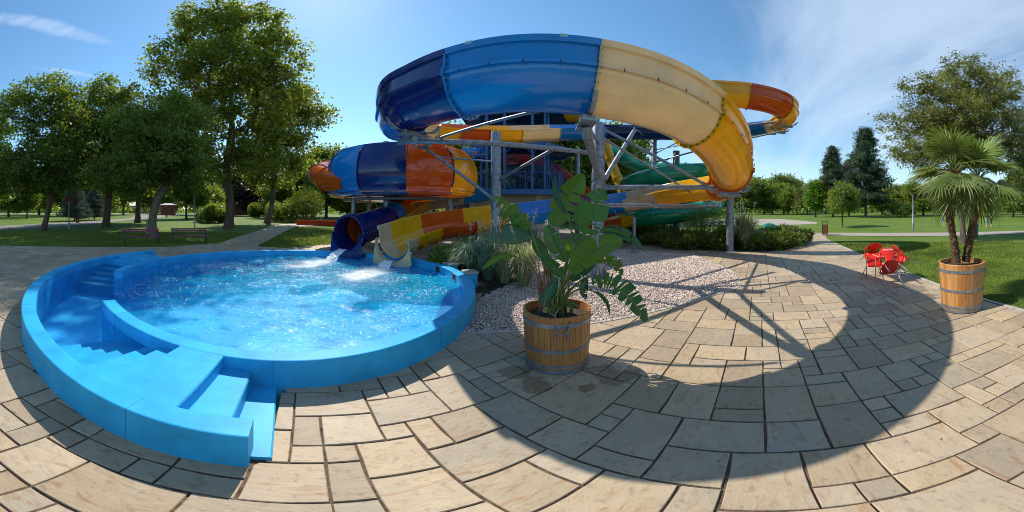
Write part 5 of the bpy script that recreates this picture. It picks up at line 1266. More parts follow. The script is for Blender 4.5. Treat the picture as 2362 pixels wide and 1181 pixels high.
for lbl, x, y, rz, tilt, fd in (('red chair tipped on the near side of the table, white lettering facing us', 6.32, -3.18, 0, 57, False), ('red chair tipped on the far side of the table, faded lettering', 7.80, -3.16, 180, 50, True), ('red chair tipped on the right side, legs poking over the lawn', 7.02, -3.93, 90, 54, False)):
    t = thing('chair', lbl, 'chair', (x, y, 0.012), 'red chairs tipped against the table'); chair_parts(t, fd)
    t.rotation_euler = (0, R_(tilt), R_(rz)); t.rotation_mode = 'XYZ'

# ---------------------------------------------------------------- park benches
def bench(a, b, label):
    a = Vector((*a, -.03)); b = Vector((*b, -.03)); dr = (b-a).normalized(); bk = Vector((dr.y, -dr.x, 0)); bk = bk if bk.dot(a) > 0 else -bk; L_ = (b-a).length; c = (a+b)/2
    t = thing('park_bench', label, 'bench', (c.x, c.y, -.03), 'park benches under the trees'); q = Matrix((dr, bk, Vector((0, 0, 1)))).transposed()
    for k in range(4): mb = MB(); mb.box(c+bk*(.02+.105*k)+Vector((0, 0, .43+.008*k)), (L_, .085, .028), M=q); obj('seat_slat', mb, M['benchwood'], t)
    for k in range(2):
        mb = MB(); mb.box(c+bk*(.47+.02*k)+Vector((0, 0, .70+.10*k)), (L_*.99, .028, .088), M=q); obj('back_slat', mb, M['benchwood'], t)
    for s in (-1, 1):
        e = c+dr*s*(L_/2-.09); mb = MB()
        mb.tube([e+bk*-.04+Vector((0, 0, 0)), e+bk*.0+Vector((0, 0, .22)), e+bk*.0+Vector((0, 0, .42))], .022, 8)
        mb.tube([e+bk*.50, e+bk*.40+Vector((0, 0, .24)), e+bk*.42+Vector((0, 0, .44)), e+bk*.50+Vector((0, 0, .84))], .022, 8)
        mb.bar(e+bk*-.02+Vector((0, 0, .405)), e+bk*.43+Vector((0, 0, .42)), .03, .03)
        mb.tube([e+bk*.45+Vector((0, 0, .64)), e+bk*.2+Vector((0, 0, .665)), e+bk*.0+Vector((0, 0, .655)), e+bk*-.05+Vector((0, 0, .60)), e+bk*.02+Vector((0, 0, .55)), e+bk*.0+Vector((0, 0, .42))], .016, 8)
        obj('end_frame', mb, M['black'], t, True, R_(50))
bench((-8.96, 12.29), (-7.55, 13.75), 'purple-brown slatted bench with iron ends in front of the mottled plane trunk'); bench((-7.19, 14.2), (-5.38, 15.2), 'purple-brown slatted bench in front of the thin grey lamp post')
# bins, lamp posts, cabinet
def bin_(x, d, label, h=1.05):
    c = A(x, d, -.03); t = thing('litter_bin', label, 'bin', c, 'park litter bins')
    u_ = Vector((c.x, c.y, 0)).normalized(); v_ = Vector((u_.y, -u_.x, 0)); q = Matrix((v_, u_, Vector((0, 0, 1)))).transposed()
    for sx in (-1, 1):
        for sy in (-1, 1): mb = MB(); mb.box(c+q@Vector((sx*.2, sy*.2, h/2)), (.035, .035, h), M=q); obj('post', mb, M['darksteel'], t)
    for k in range(4):
        for (ox, oy, sx, sy) in ((-.15+.1*k, -.19, .088, .02), (-.15+.1*k, .19, .088, .02), (-.19, -.15+.1*k, .02, .088), (.19, -.15+.1*k, .02, .088)):
            mb = MB(); mb.box(c+q@Vector((ox, oy, h*.38)), (sx, sy, h*.72), M=q); obj('slat', mb, M['binwood'], t)
    mb = MB(); mb.box(c+q@Vector((0, 0, h)), (.46, .46, .04), M=q); obj('lid', mb, M['darksteel'], t)
    mb = MB(); mb.box(c+q@Vector((0, 0, .04)), (.36, .36, .06), M=q); obj('base', mb, M['darksteel'], t)
bin_(1903, 21.6, 'red-brown slatted litter bin with metal lid standing at the junction of the two paths', 1.02)
bin_(179, 40, 'red-brown litter bin behind the asphalt path at the far left', 1.1); bin_(384, 66, 'small red-brown litter bin near the kiosk', 1.15)
def lamp(x, d, h, label, globe=True, r=.05, mat='galv'):
    c = A(x, d, -.03); t = thing('lamp_post', label, 'lamp post', c, 'lamp posts in the park')
    mb = MB(); mb.lathe(c, [(r*1.7, 0), (r*1.7, .9), (r, .95), (r*.8, h)], 12); obj('pole', mb, M[mat], t, True, R_(50))
    if globe: mb = MB(); mb.lathe(c, [(.0, h-.02), (.1, h), (.2, h+.18), (.2, h+.25), (.26, h+.3), (.0, h+.42)], 14); obj('lantern', mb, M['galvdark'], t, True, R_(50))
lamp(159, 28, 2.7, 'slim white pole carrying a red board under the left trees', False, .05, 'roofgrey')
mb = MB(); c_ = A(160, 27.9); u_ = Vector((c_.x, c_.y, 0)).normalized(); q = Matrix((Vector((u_.y, -u_.x, 0)), u_, Vector((0, 0, 1)))).transposed()
sg = thing('red_board', 'faded red board fixed to the slim pole under the left trees', 'sign', (c_.x, c_.y, 2.0)); mb.box(c_+Vector((0, 0, 2.9)), (.85, .08, .55), M=q); obj('panel', mb, M['binwood'], sg); mb = MB(); mb.box(c_+Vector((0, .05, 2.9)), (.95, .03, .08), M=q); obj('bracket', mb, M['galv'], sg)
lamp(449, 27.5, 3.4, 'thin grey lamp post behind the second bench', True, .04)
lamp(721, 62, 4.4, 'thin far lamp post beside the dark yew behind the red trough')
lamp(1708, 62, 4.2, 'far grey lamp post right of the fountain grass')
lamp(2106, 25.5, 3.2, 'white-based post on the lawn left of the palm', False, .06); lamp(2252, 19.2, 3.8, 'dark grey lamp post directly behind the palm tub', True, .08, 'galvdark')
c_ = A(341, 22.0, -.03); t = thing('metal_cabinet', 'narrow grey metal cabinet behind the plane trunk', 'cabinet', c_); mb = MB(); mb.box(c_+Vector((0, 0, .47)), (.24, .2, .94), rz=.5); obj('housing', mb, M['galv'], t); mb = MB(); mb.box(c_+Vector((0, 0, .96)), (.28, .24, .04), rz=.5); obj('cap', mb, M['galv'], t)
# net court posts, people far off
c_ = A(1775, 22.5); g_ = thing('green_pipe_end', 'green rounded pipe end peeping over the junipers right of the fountain grass', 'pipe', (c_.x, c_.y, 0)); mb = MB(); mb.tube([c_+Vector((-1.2, .6, .1)), c_+Vector((-.6, .3, .55)), c_+Vector((0, 0, .6)), c_+Vector((.7, -.5, .35)), c_+Vector((1.3, -1.0, -.1))], .26, 16); obj('shell', mb, M['Gr'], g_, True)
def person(x, d, ht, label, cloth, ph=0):
    c = A(x, d, -.03); t = thing('person', label, 'person', c, None); s = ht/1.75
    pts = [(0, 0, .95), (0, 0, 1.15), (0, 0, 1.40), (0, 0, 1.52), (0, 0, 1.63), (0, 0, 1.73), (.18, 0, 1.42), (.25, .05, 1.15), (.24, .16, .95), (-.18, 0, 1.42), (-.26, -.02, 1.14), (-.22, .12, .93), (.09, 0, .90), (.11, .14+ph, .50), (.11, .05+ph, .06), (.12, .16+ph, .03), (-.09, 0, .90), (-.11, -.03, .48), (-.12, -.22, .06), (-.12, -.12, .03)]
    ed = [(0, 1), (1, 2), (2, 3), (3, 4), (4, 5), (2, 6), (6, 7), (7, 8), (2, 9), (9, 10), (10, 11), (0, 12), (12, 13), (13, 14), (14, 15), (0, 16), (16, 17), (17, 18), (18, 19)]
    rd = [.13, .12, .15, .055, .10, .07, .06, .045, .035, .06, .045, .035, .09, .065, .045, .04, .09, .065, .045, .04]
    me = bpy.data.meshes.new('body'); me.from_pydata([Vector(p)*s for p in pts], ed, []); o = bpy.data.objects.new('body', me); C.objects.link(o)
    md = o.modifiers.new('skin', 'SKIN'); o.modifiers.new('sub', 'SUBSURF').levels = 1
    for v, r in zip(me.skin_vertices[0].data, rd): v.radius = (r*s, r*s)
    me.skin_vertices[0].data[0].use_root = True
    dg = bpy.context.evaluated_depsgraph_get(); m2 = bpy.data.meshes.new_from_object(o.evaluated_get(dg)); bpy.data.objects.remove(o)
    m2.name = 'body'; m2.materials.clear(); m2.materials.append(M['skin']); m2.materials.append(cloth)
    for p in m2.polygons:
        zc_ = sum(m2.vertices[i].co.z for i in p.vertices)/len(p.vertices)/s; p.material_index = 1 if .55 < zc_ < 1.46 and abs(m2.vertices[p.vertices[0]].co.x)/s < .235 else 0; p.use_smooth = True
    b = bpy.data.objects.new('body', m2); C.objects.link(b); b.parent = t; t.rotation_euler = (0, 0, rnd.uniform(0, 6))
    mb = MB(); mb.lathe(Vector((0, 0, 0)), [(.0, 1.83*s), (.08*s, 1.80*s), (.115*s, 1.72*s), (.10*s, 1.64*s)], 12); o = obj('hair', mb, M['cloth2'], None, True); o.parent = t
person(2277, 29.5, 1.15, 'child in blue walking on the lawn right of the palm', M['cloth1']); person(2287, 29.8, 1.25, 'child in dark clothes on the lawn right of the palm', M['cloth2'], .1)
person(2176, 30.5, 1.6, 'person in blue walking over the lawn left behind the palm trunks', M['cloth1'], .05); person(2184, 31, 1.5, 'person in dark clothes beside the walker in blue behind the palm', M['cloth2'])
# ---------------------------------------------------------------- trees
def leafquads(g, pts, size, flat=.55, droop=.0, aspect=.62):
    n = len(pts); nrm = g.normal(0, 1, (n, 3)); nrm[:, 2] = np.abs(nrm[:, 2])*flat*2+.15; nrm /= np.linalg.norm(nrm, axis=1)[:, None]
    a = g.normal(0, 1, (n, 3)); a -= nrm*(a*nrm).sum(1)[:, None]; a /= np.linalg.norm(a, axis=1)[:, None]+1e-9; b = np.cross(nrm, a)
    s = (size*g.uniform(.6, 1.35, n))[:, None]; w = s*aspect
    V = np.stack([pts-a*s*.5, pts+b*w*.5-nrm*s*.06, pts+a*s*.5-np.array([0, 0, droop])*s, pts-b*w*.5-nrm*s*.06], 1)
    return V.reshape(-1, 3), np.arange(4*n).reshape(-1, 4)
def tree(name, label, base, trunk, blobs, tips, lpt, lsize, clump, leaf, bark='bark', group=None, seed=1, r0=.3, shell=.55, flat=.55, cat='tree', reach=.78, twig=.018, extra=None):
    """trunk: list of points (relative to the base); blobs: (x, y, z, rx, ry, rz, weight) relative to the base."""
    g = np.random.default_rng(seed); base = Vector(base); t = thing(name, label, cat, base, group)
    B = np.array([b[:6] for b in blobs], float); wt = np.array([b[6] if len(b) > 6 else b[3]*b[4]*b[5] for b in blobs]); wt = wt/wt.sum()
    k = g.choice(len(B), tips, p=wt); d = g.normal(0, 1, (tips, 3)); d /= np.linalg.norm(d, axis=1)[:, None]; rr = shell+(1-shell)*g.random(tips)**.6; low = g.random(tips) < .25; rr[low] *= .6
    T_ = B[k, :3]+d*B[k, 3:6]*rr[:, None]
    tr_ = [np.array(p, float) for p in catmull([np.array(p, float) for p in trunk], 4)]
    nodes = list(tr_); par = [max(0, i-1) for i in range(len(tr_))]; nt_ = len(tr_)
    top = tr_[-1]; order = np.argsort(np.linalg.norm(T_-top*.6, axis=1))
    NA = np.array(nodes)
    for i in order:
        p = T_[i]; dd = np.linalg.norm(NA-p, axis=1)+np.maximum(0, NA[:, 2]-p[2])*1.5
        dd[:max(1, int(nt_*.45))] += 50
        j = int(np.argmin(dd)); q = NA[j]; mid = q+(p-q)*.5+np.array([0, 0, -.05*np.linalg.norm(p-q)])+g.normal(0, .05, 3)*np.linalg.norm(p-q)
        nodes += [mid, p]; par += [j, len(nodes)-2]; NA = np.vstack([NA, mid, p])
    # pipe-model radii
    cnt = np.zeros(len(nodes))
    ch = [0]*len(nodes)
    for i in range(len(nodes)): 
        if i >= nt_ and (i-nt_) % 2 == 1: cnt[i] += 1
    for i in range(len(nodes)-1, 0, -1): cnt[par[i]] += cnt[i]
    rad = twig*np.maximum(cnt, 1)**.5; rad *= 1.0
    f = r0/max(rad[1], 1e-6); rad = np.where(np.arange(len(nodes)) < nt_, rad*f, np.minimum(rad*f, r0*.6)); rad = np.maximum(rad, twig*.5)
    tz = np.array([n_[2] for n_ in tr_]); 
    tr_r = [max(rad[i], r0*.35)*(1+.55*np.exp(-tr_[i][2]/(r0*1.6))) for i in range(nt_)]
    mb = MB(); mb.tube([Vector(p)+base for p in tr_], tr_r, 10); 
    obj('trunk', mb, M[bark], t, True, R_(60))
    mb = MB(); 
    for i in range(nt_, len(nodes)):
        a = nodes[par[i]]; b = nodes[i]; ra = min(rad[par[i]], rad[i]*1.25); 
        if rad[i] < twig*.9 and lsize > .28: continue
        mb.tube([Vector(a)+base, Vector(b)+base], [ra, rad[i]*.85], 5 if rad[i] > .04 else 3, False)
    if mb.v: tag(obj('branches', mb, M[bark], t, True, R_(60)), kind='stuff')
    L = []
    for i in range(tips):
        c = T_[i]; n = max(3, int(lpt*g.uniform(.5, 1.5))); e = g.normal(0, 1, (n, 3))*clump*g.uniform(.7, 1.25)*np.array([1, 1, .62]); L.append(c+e)
    L = np.vstack(L)
    V, F = leafquads(g, L, lsize, flat)
    V = V+np.array(base)
    o = meshobj('crown', V, F, M[leaf], t)
    return t
# two big planes in front, their neighbours behind; placed at their trunks
b = A(355, 18.9, -.03)
rt0 = Vector((cos(355/S-PHC), -sin(355/S-PHC), 0)); aw0 = Vector((sin(355/S-PHC), cos(355/S-PHC), 0))
def rel(x, z, base, x0, off=0):      # offset to the right in metres from the base, and away
    ph = x0/S-PHC; r = Vector((cos(ph), -sin(ph), 0)); a = Vector((sin(ph), cos(ph), 0)); v = r*x+a*off; return (v.x, v.y, z)
def bl(x0, items):   # (right, away, z, r_right, r_away, rz[,w])
    out = []
    ph = x0/S-PHC
    for it in items:
        p = rel(it[0], it[2], None, x0, it[1]); out.append((p[0], p[1], p[2], it[3], it[4], it[5])+tuple(it[6:]))
    return out
tree('plane_tree', 'mottled leaning plane tree right behind the first bench, low branches sweeping left', b, [(0, 0, 0), rel(-.1, 1.2, b, 355), rel(.25, 2.6, b, 355), rel(.9, 3.8, b, 355), rel(1.0, 5.2, b, 355), rel(.7, 7.2, b, 355), rel(.9, 9, b, 355)],
     bl(355, [(-2.2, 0, 4.2, 2.6, 2.2, 1.5), (.4, 0, 5.6, 3.2, 2.6, 2.0), (-1.0, .5, 7.6, 2.6, 2.4, 1.6), (2.4, .6, 4.6, 1.6, 1.8, 1.6), (2.0, 0, 8.0, 2.0, 2.0, 1.6)]), 480, 76, .20, .32, 'leaf_mid', 'planebark', seed=3, r0=.27, twig=.012)
b = A(528, 29, -.03)
tree('plane_tree', 'tallest plane tree, thick straight trunk, crown reaching the top of the picture', b, [(0, 0, 0), rel(.1, 3, b, 528), rel(-.2, 6, b, 528), rel(.3, 10, b, 528), rel(.2, 15, b, 528), rel(.5, 20, b, 528)],
     bl(528, [(-2.5, 0, 22.5, 3.6, 3.2, 3.6), (1.9, 0, 23.0, 3.8, 3.4, 3.2), (-.2, 0, 25.0, 2.6, 3, 2.4), (5.4, 0, 19.5, 3.0, 3.0, 3.2), (-6.2, 0, 18.0, 3.2, 3.4, 3.0), (6.0, 0, 15.0, 2.4, 3, 2.4), (0, 0, 17, 5.6, 4.6, 3.8), (-3.6, 0, 11.8, 4.6, 4, 3.0), (2.6, 0, 11.5, 4.4, 3.6, 3.2), (-.5, -1, 7.0, 4.6, 3.2, 2.2), (-6.9, 1, 12.6, 2.6, 3, 2.6), (3.2, 0, 7.2, 3.0, 3, 2.0), (-4.5, 0, 8, 3, 3, 2)]), 900, 58, .36, .54, 'leaf_plane', 'bark', seed=5, r0=.42, twig=.016)
b = A(616, 38, -.03)
tree('plane_tree', 'plane tree right of the tallest one, thinner trunk and loose crown with bare twigs', b, [(0, 0, 0), rel(.7, 3, b, 616), rel(1.0, 7, b, 616), rel(1.2, 12, b, 616)],
     bl(616, [(3.6, 0, 16.5, 3.6, 3, 2.2), (6.4, 0, 15.0, 2.4, 2.4, 1.8), (1.8, 0, 12.5, 4.2, 3, 2.8), (4.4, 0, 10.0, 2.8, 2.6, 2.2), (1.0, 0, 7.0, 4.0, 3, 2.4), (0, 0, 16, 3, 3, 4), (-2, 0, 9, 3, 3, 3)]), 400, 50, .40, .66, 'leaf_plane', 'bark', seed=7, r0=.34, twig=.018)
b = A(100, 26.3, -.03)
tree('maple_tree', 'dark tree leaning right with forked trunk at the far left by the asphalt path', b, [(0, 0, 0), rel(.45, 1.8, b, 100), rel(.8, 4, b, 100), rel(.7, 7, b, 100), rel(.8, 10, b, 100)],
     bl(100, [(.2, 0, 13.2, 2.3, 2.6, 1.9), (-2.2, 0, 11.5, 2.2, 2.2, 2.2), (2.6, 0, 11.6, 2.2, 2.2, 2.2), (0, 0, 6.5, 3.8, 3.2, 2.4), (-2.8, 0, 5.5, 2.6, 3, 2.2), (3.2, 0, 6.2, 2.6, 3, 2.0), (1, 0, 4.3, 3.0, 2.6, 1.2), (1.2, 0, 9.2, 3.4, 3, 2.2)]), 560, 58, .28, .46, 'leaf_dark', 'bark', seed=9, r0=.25, twig=.014)
b = A(244, 31, -.03)
tree('maple_tree', 'dark tree with thick slightly leaning trunk between the left lamp and the mottled plane', b, [(0, 0, 0), rel(.3, 3, b, 244), rel(.4, 7, b, 244), rel(.5, 11, b, 244)],
     bl(244, [(.6, 0, 14.6, 2.8, 2.8, 2.4), (-1.8, 0, 11.5, 3.0, 3, 2.8), (2.6, 0, 10.5, 3.6, 3, 3.2), (0, 0, 6.5, 4.4, 3.6, 2.4), (-3, 0, 5.5, 2.4, 3, 1.8), (3.4, 0, 5.0, 2.6, 3, 1.6), (-2, 0, 9, 4, 3, 2.6)]), 540, 58, .34, .55, 'leaf_dark', 'bark', seed=11, r0=.36, twig=.016)
b = A(318, 40, -.03)
tree('maple_tree', 'straight dark trunk tree behind the mottled plane, left of the kiosk', b, [(0, 0, 0), (0, .1, 4), (.1, 0, 9)], bl(318, [(0, 0, 12, 4.4, 4, 4), (-3, 0, 8.5, 3.4, 3, 3), (3, 0, 9, 3.4, 3, 3), (0, 0, 5.5, 4, 3, 1.6)]), 260, 70, .42, .8, 'leaf_dark', 'bark', seed=12, r0=.36, twig=.02)
b = A(-35, 30, -.03)
tree('maple_tree', 'brighter green tree cut off by the left edge of the picture', b, [(0, 0, 0), (0, 0, 5), (.2, 0, 9)], bl(-20, [(0, 0, 10.5, 3.6, 3.4, 2.8), (0, 0, 6.5, 3.4, 3, 2.8), (.8, 0, 4.2, 3, 3, 1.6)]), 280, 60, .32, .55, 'leaf_lime', 'bark', seed=14, r0=.3, twig=.016)
# right side
b = A(2223, 16.2, -.03)
tree('lime_tree', 'broad olive-green tree filling the top right corner behind the palm', b, [(0, 0, 0), rel(-.15, 2, b, 2223), rel(-.3, 4, b, 2223), rel(-.2, 6, b, 2223), rel(0, 8.2, b, 2223)],
     bl(2223, [(-.2, 0, 10.0, 1.8, 1.8, 1.5), (-1.9, 0, 8.6, 2.0, 2, 1.5), (1.6, 0, 9.0, 2.0, 2, 1.6), (-3.3, 0, 6.9, 1.6, 1.8, 1.0), (3.0, 0, 7.4, 1.9, 2, 1.8), (0, 0, 7.3, 3.0, 2.4, 1.7), (-3.0, 0, 5.2, 1.7, 1.6, .9), (3.4, 0, 5.4, 1.6, 1.8, 1.3), (1, 0, 5.2, 2.4, 2, 1.2), (-1.2, 0, 4.6, 2.0, 2, .9), (3.6, 0, 3.6, 1.4, 1.6, 1.0), (-.6, .3, 6.2, 2.6, 2.2, 1.6)]), 1250, 60, .125, .21, 'leaf_olive', 'bark', seed=15, r0=.17, twig=.010, shell=.35)
b = A(1943, 31, -.03)
tree('young_tree', 'small round young tree alone on the lawn right of the litter bin', b, [(0, 0, 0), (0, 0, 1.3), (.05, 0, 2.6)], [(0, 0, 2.9, 1.8, 1.8, 1.2), (.2, .1, 4.0, 1.1, 1.1, .8), (-1.3, .9, 2.3, 1.0, 1, .7), (1.3, -.9, 2.3, 1.0, 1, .7)], 150, 80, .19, .28, 'leaf_mid', 'bark', seed=16, r0=.075, twig=.01)
def pine(label, x, d, h, rad, seed, leaf='needle', nm='pine_tree', zb=.14, dens=1.0, lean=0):
    g = np.random.default_rng(seed); b = A(x, d, -.03); t = thing(nm, label, 'tree', b)
    mb = MB(); mb.tube([b, b+Vector((0, 0, h*.5)), b+Vector((lean, 0, h))], [h*.019, h*.013, .03], 8); obj('trunk', mb, M['bark'], t, True, R_(60))
    pts = []; mb = MB(); nb = int(170*dens)
    for i in range(nb):
        s = (i+g.random())/nb; z = h*(zb+(1-zb)*s); L_ = rad*(1-s)**.75*g.uniform(.65, 1.1)+.25; a = g.uniform(0, 2*pi); dz = L_*.10
        p0 = np.array([lean*s, 0, z]); p1 = p0+np.array([L_*cos(a), L_*sin(a), dz]); mb.tube([Vector(p0)+b, Vector(p1)+b], [.05, .015], 4, False)
        m = int(40*(L_/rad+.25)*dens**.3); u = g.uniform(.25, 1, m)[:, None]; c_ = p0+(p1-p0)*u+g.normal(0, 1, (m, 3))*np.array([.5, .5, .22])*(rad/6)
        for q in c_: pts.append(q+g.normal(0, 1, (10, 3))*.24*np.array([1, 1, .6])*(rad/5)+np.array([0, 0, .1]))
    tag(obj('branches', mb, M['bark'], t), kind='stuff')
    V, F = leafquads(g, np.vstack(pts), .30*rad/5, .2, aspect=.42); meshobj('crown', V+np.array(b), F, M[leaf], t); return t
pine('big dark pine behind the young tree, pale trunk foot showing', 1997, 66, 20.5, 7.0, 21)
pine('dark pine left of the biggest one with brownish lower boughs', 1922, 72, 17.5, 5.6, 22, 'needle', lean=.8)
pine('brown-tinged pine between the two dark pines', 1958, 80, 15.5, 5.0, 23, 'needle_warm')
pine('low blue-green spruce standing in the shade at the left', 218, 50, 5.2, 2.6, 24, 'needle_blue', 'spruce_tree', .08, .6)
pine('blue spruce under the trees right of the slim red-board pole', 172, 46, 5.4, 3.0, 25, 'needle_blue', 'spruce_tree', .06, .6)
# background stands: a few prototype crowns, copied with their own size and turn
protos = []
for i, (lf, blobs_, sd2) in enumerate((('leaf_mid', [(0, 0, 7, 4.6, 4.6, 3.2), (2.4, 1, 9.5, 3, 3, 2.4), (-2.6, -1, 9, 3, 3, 2.2), (0, 0, 4, 4.4, 4.4, 2.4)], 31), ('leaf_dark', [(0, 0, 8, 4, 4, 4.2), (1.5, 1.5, 11, 2.6, 2.6, 2.6), (-1.5, -2, 5, 3.6, 3.6, 2.8)], 32), ('leaf_olive', [(0, 0, 6.5, 4.8, 4.8, 3.4), (2, -2, 9, 2.8, 2.8, 2.2), (-2.5, 2, 4.5, 3, 3, 2.4)], 33), ('leaf_copper', [(0, 0, 6, 3.6, 3.6, 3.2), (1, 1, 8.8, 2.2, 2.2, 1.8), (-1, 0, 3.2, 3, 3, 1.6)], 34), ('leaf_yellow', [(0, 0, 4.4, 3.0, 3.0, 2.4), (.8, .8, 6.0, 1.6, 1.6, 1.4), (-1, 0, 3, 2.4, 2.4, 1.4)], 35), ('leaf_lime', [(0, 0, 6, 1.9, 1.9, 3.6), (0, 0, 9, 1.2, 1.2, 1.8)], 36))):
    p = tree('park_tree', 'prototype', (0, 0, -.03), [(0, 0, 0), (.1, 0, 2), (0, 0, 5)], blobs_, 180, 80, .56, .80, lf, 'bark', 'trees at the back of the park', sd2, .24, twig=.03)
    protos.append([p, False])
def place(i, x, d, s, label, rz=None, sz=None):
    p, used = protos[i]; loc = A(x, d, -.03); rz = rnd.uniform(0, 6.28) if rz is None else rz; sc = (s, s, sz or s)
    if not used:
        p.location = loc; p.rotation_euler = (0, 0, rz); p.scale = sc; p['label'] = label; protos[i][1] = True; return p
    return copy_tree(p, loc, rz, sc, label)
BG = [
 # i, x, d, s, sz, label
 (0, 1722, 98, 1.15, 1.1, 'round green tree just right of the grey column under the orange bend'), (1, 1762, 112, 1.2, 1.05, 'dark tall tree in the distant clump, left of its highest crown'), (0, 1782, 100, 1.0, .92, 'mid green round tree at the middle of the distant clump on the right'), (1, 1808, 108, 1.25, 1.15, 'highest dark crown of the distant clump right of the slides'), (0, 1818, 96, .8, .78, 'lower green tree in front of the highest dark crown of the clump'),
 (1, 1838, 118, 1.2, 1.05, 'dark tree ending the distant clump on its right side'), (2, 1862, 92, .82, .95, 'pale grey-green tree left of the lime coloured one'), (5, 1881, 68, .86, .78, 'slender lime-green tree left of the pines'), (2, 1905, 110, 1.0, 1.0, 'pale tree half hidden behind the left pine'),
 (0, 2035, 96, 1.0, .75, 'green tree in the gap right of the biggest pine'), (1, 2075, 92, 1.05, .75, 'dark tree behind the left fronds of the palm'), (0, 2130, 84, 1.2, .82, 'broad tree beyond the lawn behind the palm crown'), (1, 2180, 78, .95, .85, 'dark tree between the palm trunks and the far lawn'), (0, 2262, 74, .78, .72, 'small tree with bare trunk right of the palm trunks'), (2, 2298, 96, 1.1, .9, 'olive tree far right behind the two small lawn trees'), (0, 2338, 68, .80, .80, 'small lawn tree with white-banded trunk near the right edge'), (1, 2360, 90, 1.3, 1.05, 'dark tree cut off by the right edge of the picture'), (0, 2400, 60, 1.2, 1.2, 'large tree just beyond the right edge of the picture'),
 (1, 1052, 46, 1.15, 1.22, 'dark tree behind the bowl slide, left of the blue tower'), (0, 1150, 42, 1.2, 1.30, 'tree filling the view through the blue tower, left one'), (0, 1225, 50, 1.25, 1.25, 'tree filling the view through the blue tower, right one'), (1, 1312, 38, 1.0, 1.26, 'tall dark tree rising behind the tower roof beside the cream panel'), (0, 1345, 44, 1.0, 1.25, 'green tree behind the brownish column right of the tower'), (0, 1405, 40, .95, 1.14, 'tree crown showing between the main column and the green coil'), (1, 1438, 47, 1.0, 1.2, 'leafy tree above the yellow steep tube'), (1, 1482, 52, 1.0, .85, 'dark tree sloping down right of the steep yellow tube'),
 (1, 985, 60, 1.2, .9, 'dark tree seen under the bowl between its legs'), (4, 822, 58, 1.05, .88, 'golden-yellow flowering tree under the left side of the bowl'), (0, 880, 66, 1.2, .75, 'green tree behind the navy tube under the bowl'), (1, 752, 62, 1.25, 1.22, 'tall dark tree touching the left side of the bowl'), (1, 722, 70, 1.5, 1.15, 'big dark tree left of the bowl behind the yew'), (3, 668, 72, 1.2, 1.1, 'copper-leaved tree behind the right plane trunks'), (0, 640, 60, .8, .7, 'green tree behind the thinner plane trunk'),
 (3, 585, 80, 1.2, 1.0, 'dark copper beech in the gap between the two plane trunks'), (0, 480, 62, .75, .62, 'bright green bushy tree left of the thick plane trunk'), (1, 430, 56, .9, .9, 'tree with leaning trunk right of the kiosk'), (1, 540, 86, 1.5, 1.1, 'dark tree behind the thick plane trunk'), (0, 470, 90, 1.4, 1.1, 'far green tree behind the kiosk path'), (0, 400, 110, 1.3, 1.0, 'far tree behind the kiosk roof'), (1, 350, 120, 1.5, 1.1, 'far dark tree left of the kiosk'),
 (1, 285, 95, 1.3, 1.0, 'far tree left of the pale low building'), (0, 225, 80, 1.2, 1.0, 'green tree behind the blue spruces'), (1, 150, 75, 1.2, 1.1, 'dark tree behind the leaning maple'), (0, 90, 90, 1.4, 1.1, 'far tree left of the leaning maple trunk'), (1, 62, 58, .62, .52, 'low dark rounded tree beside the far lawn at left'), (0, 20, 70, 1.1, 1.0, 'green tree at the far left behind the lawn'), (1, -30, 60, 1.3, 1.2, 'dark tree just beyond the left edge of the picture'), (4, 800, 110, 1.2, .8, 'pale yellowish tree far behind the golden one'), (1, 930, 100, 1.4, .9, 'far dark tree seen beneath the bowl'), (0, 1560, 120, 1.4, .85, 'far tree behind the green coil, left'), (1, 1620, 110, 1.3, .9, 'far dark tree behind the green coil, right'), (0, 1665, 104, 1.2, 1.0, 'green tree just left of the grey column under the orange bend'),
]
for i, x, d, s, sz, lb in BG: place(i, x, d, s, lb, sz=sz)
# ---------------------------------------------------------------- shrubs and grasses
def shrub(name, label, c, r, h, n, lsize, leaf, seed, up=.5, aspect=.5, cat='shrub', group=None, spiky=0, lumps=9, parent=None, part='foliage'):
    g = np.random.default_rng(seed); c = Vector(c); t = thing(name, label, cat, c, group) if parent is None else parent
    lump = [(g.uniform(-.65, .65)*r, g.uniform(-.65, .65)*r, g.uniform(.25, .75)*h, g.uniform(.3, .5)*r, g.uniform(.25, .45)*h) for _ in range(lumps)]
    P_ = []
    for k in range(n):
        l = lump[g.integers(lumps)]; d = g.normal(0, 1, 3); d /= np.linalg.norm(d); q = np.array([l[0], l[1], l[2]])+d*np.array([l[3], l[3], l[4]])*g.uniform(.75, 1.12); P_.append((*q, *d))
    P_ = np.array(P_); P_ = P_[P_[:, 2] > 0.0]; q = P_[:, :3]; d = P_[:, 3:]
    if spiky:
        # pointed sprays growing outwards and up
        k = len(q); dr = d*.7+g.normal(0, .35, (k, 3))+np.array([0, 0, up]); dr /= np.linalg.norm(dr, axis=1)[:, None]; s = (lsize*g.uniform(.6, 1.4, k))[:, None]
        sd_ = np.cross(dr, g.normal(0, 1, (k, 3))); sd_ /= np.linalg.norm(sd_, axis=1)[:, None]+1e-9
        V = np.stack([q-sd_*s*.10, q+sd_*s*.10, q+dr*s*.6+sd_*s*.13, q+dr*s, q+dr*s*.6-sd_*s*.13], 1); F = np.arange(5*k).reshape(-1, 5)
        V = V.reshape(-1, 3)
    else: V, F = leafquads(g, q, lsize, .5, aspect=aspect)
    meshobj(part, V+np.array(c), F, M[leaf], t)
    if parent is None:
        mb = MB()
        for k in range(5): l = lump[k % lumps]; mb.tube([c, c+Vector((l[0]*.5, l[1]*.5, l[2]*.6)), c+Vector((l[0], l[1], l[2]+l[4]*.5))], [.02, .015, .006], 5, False)
        obj('stems', mb, M['bark'], t)
    return t
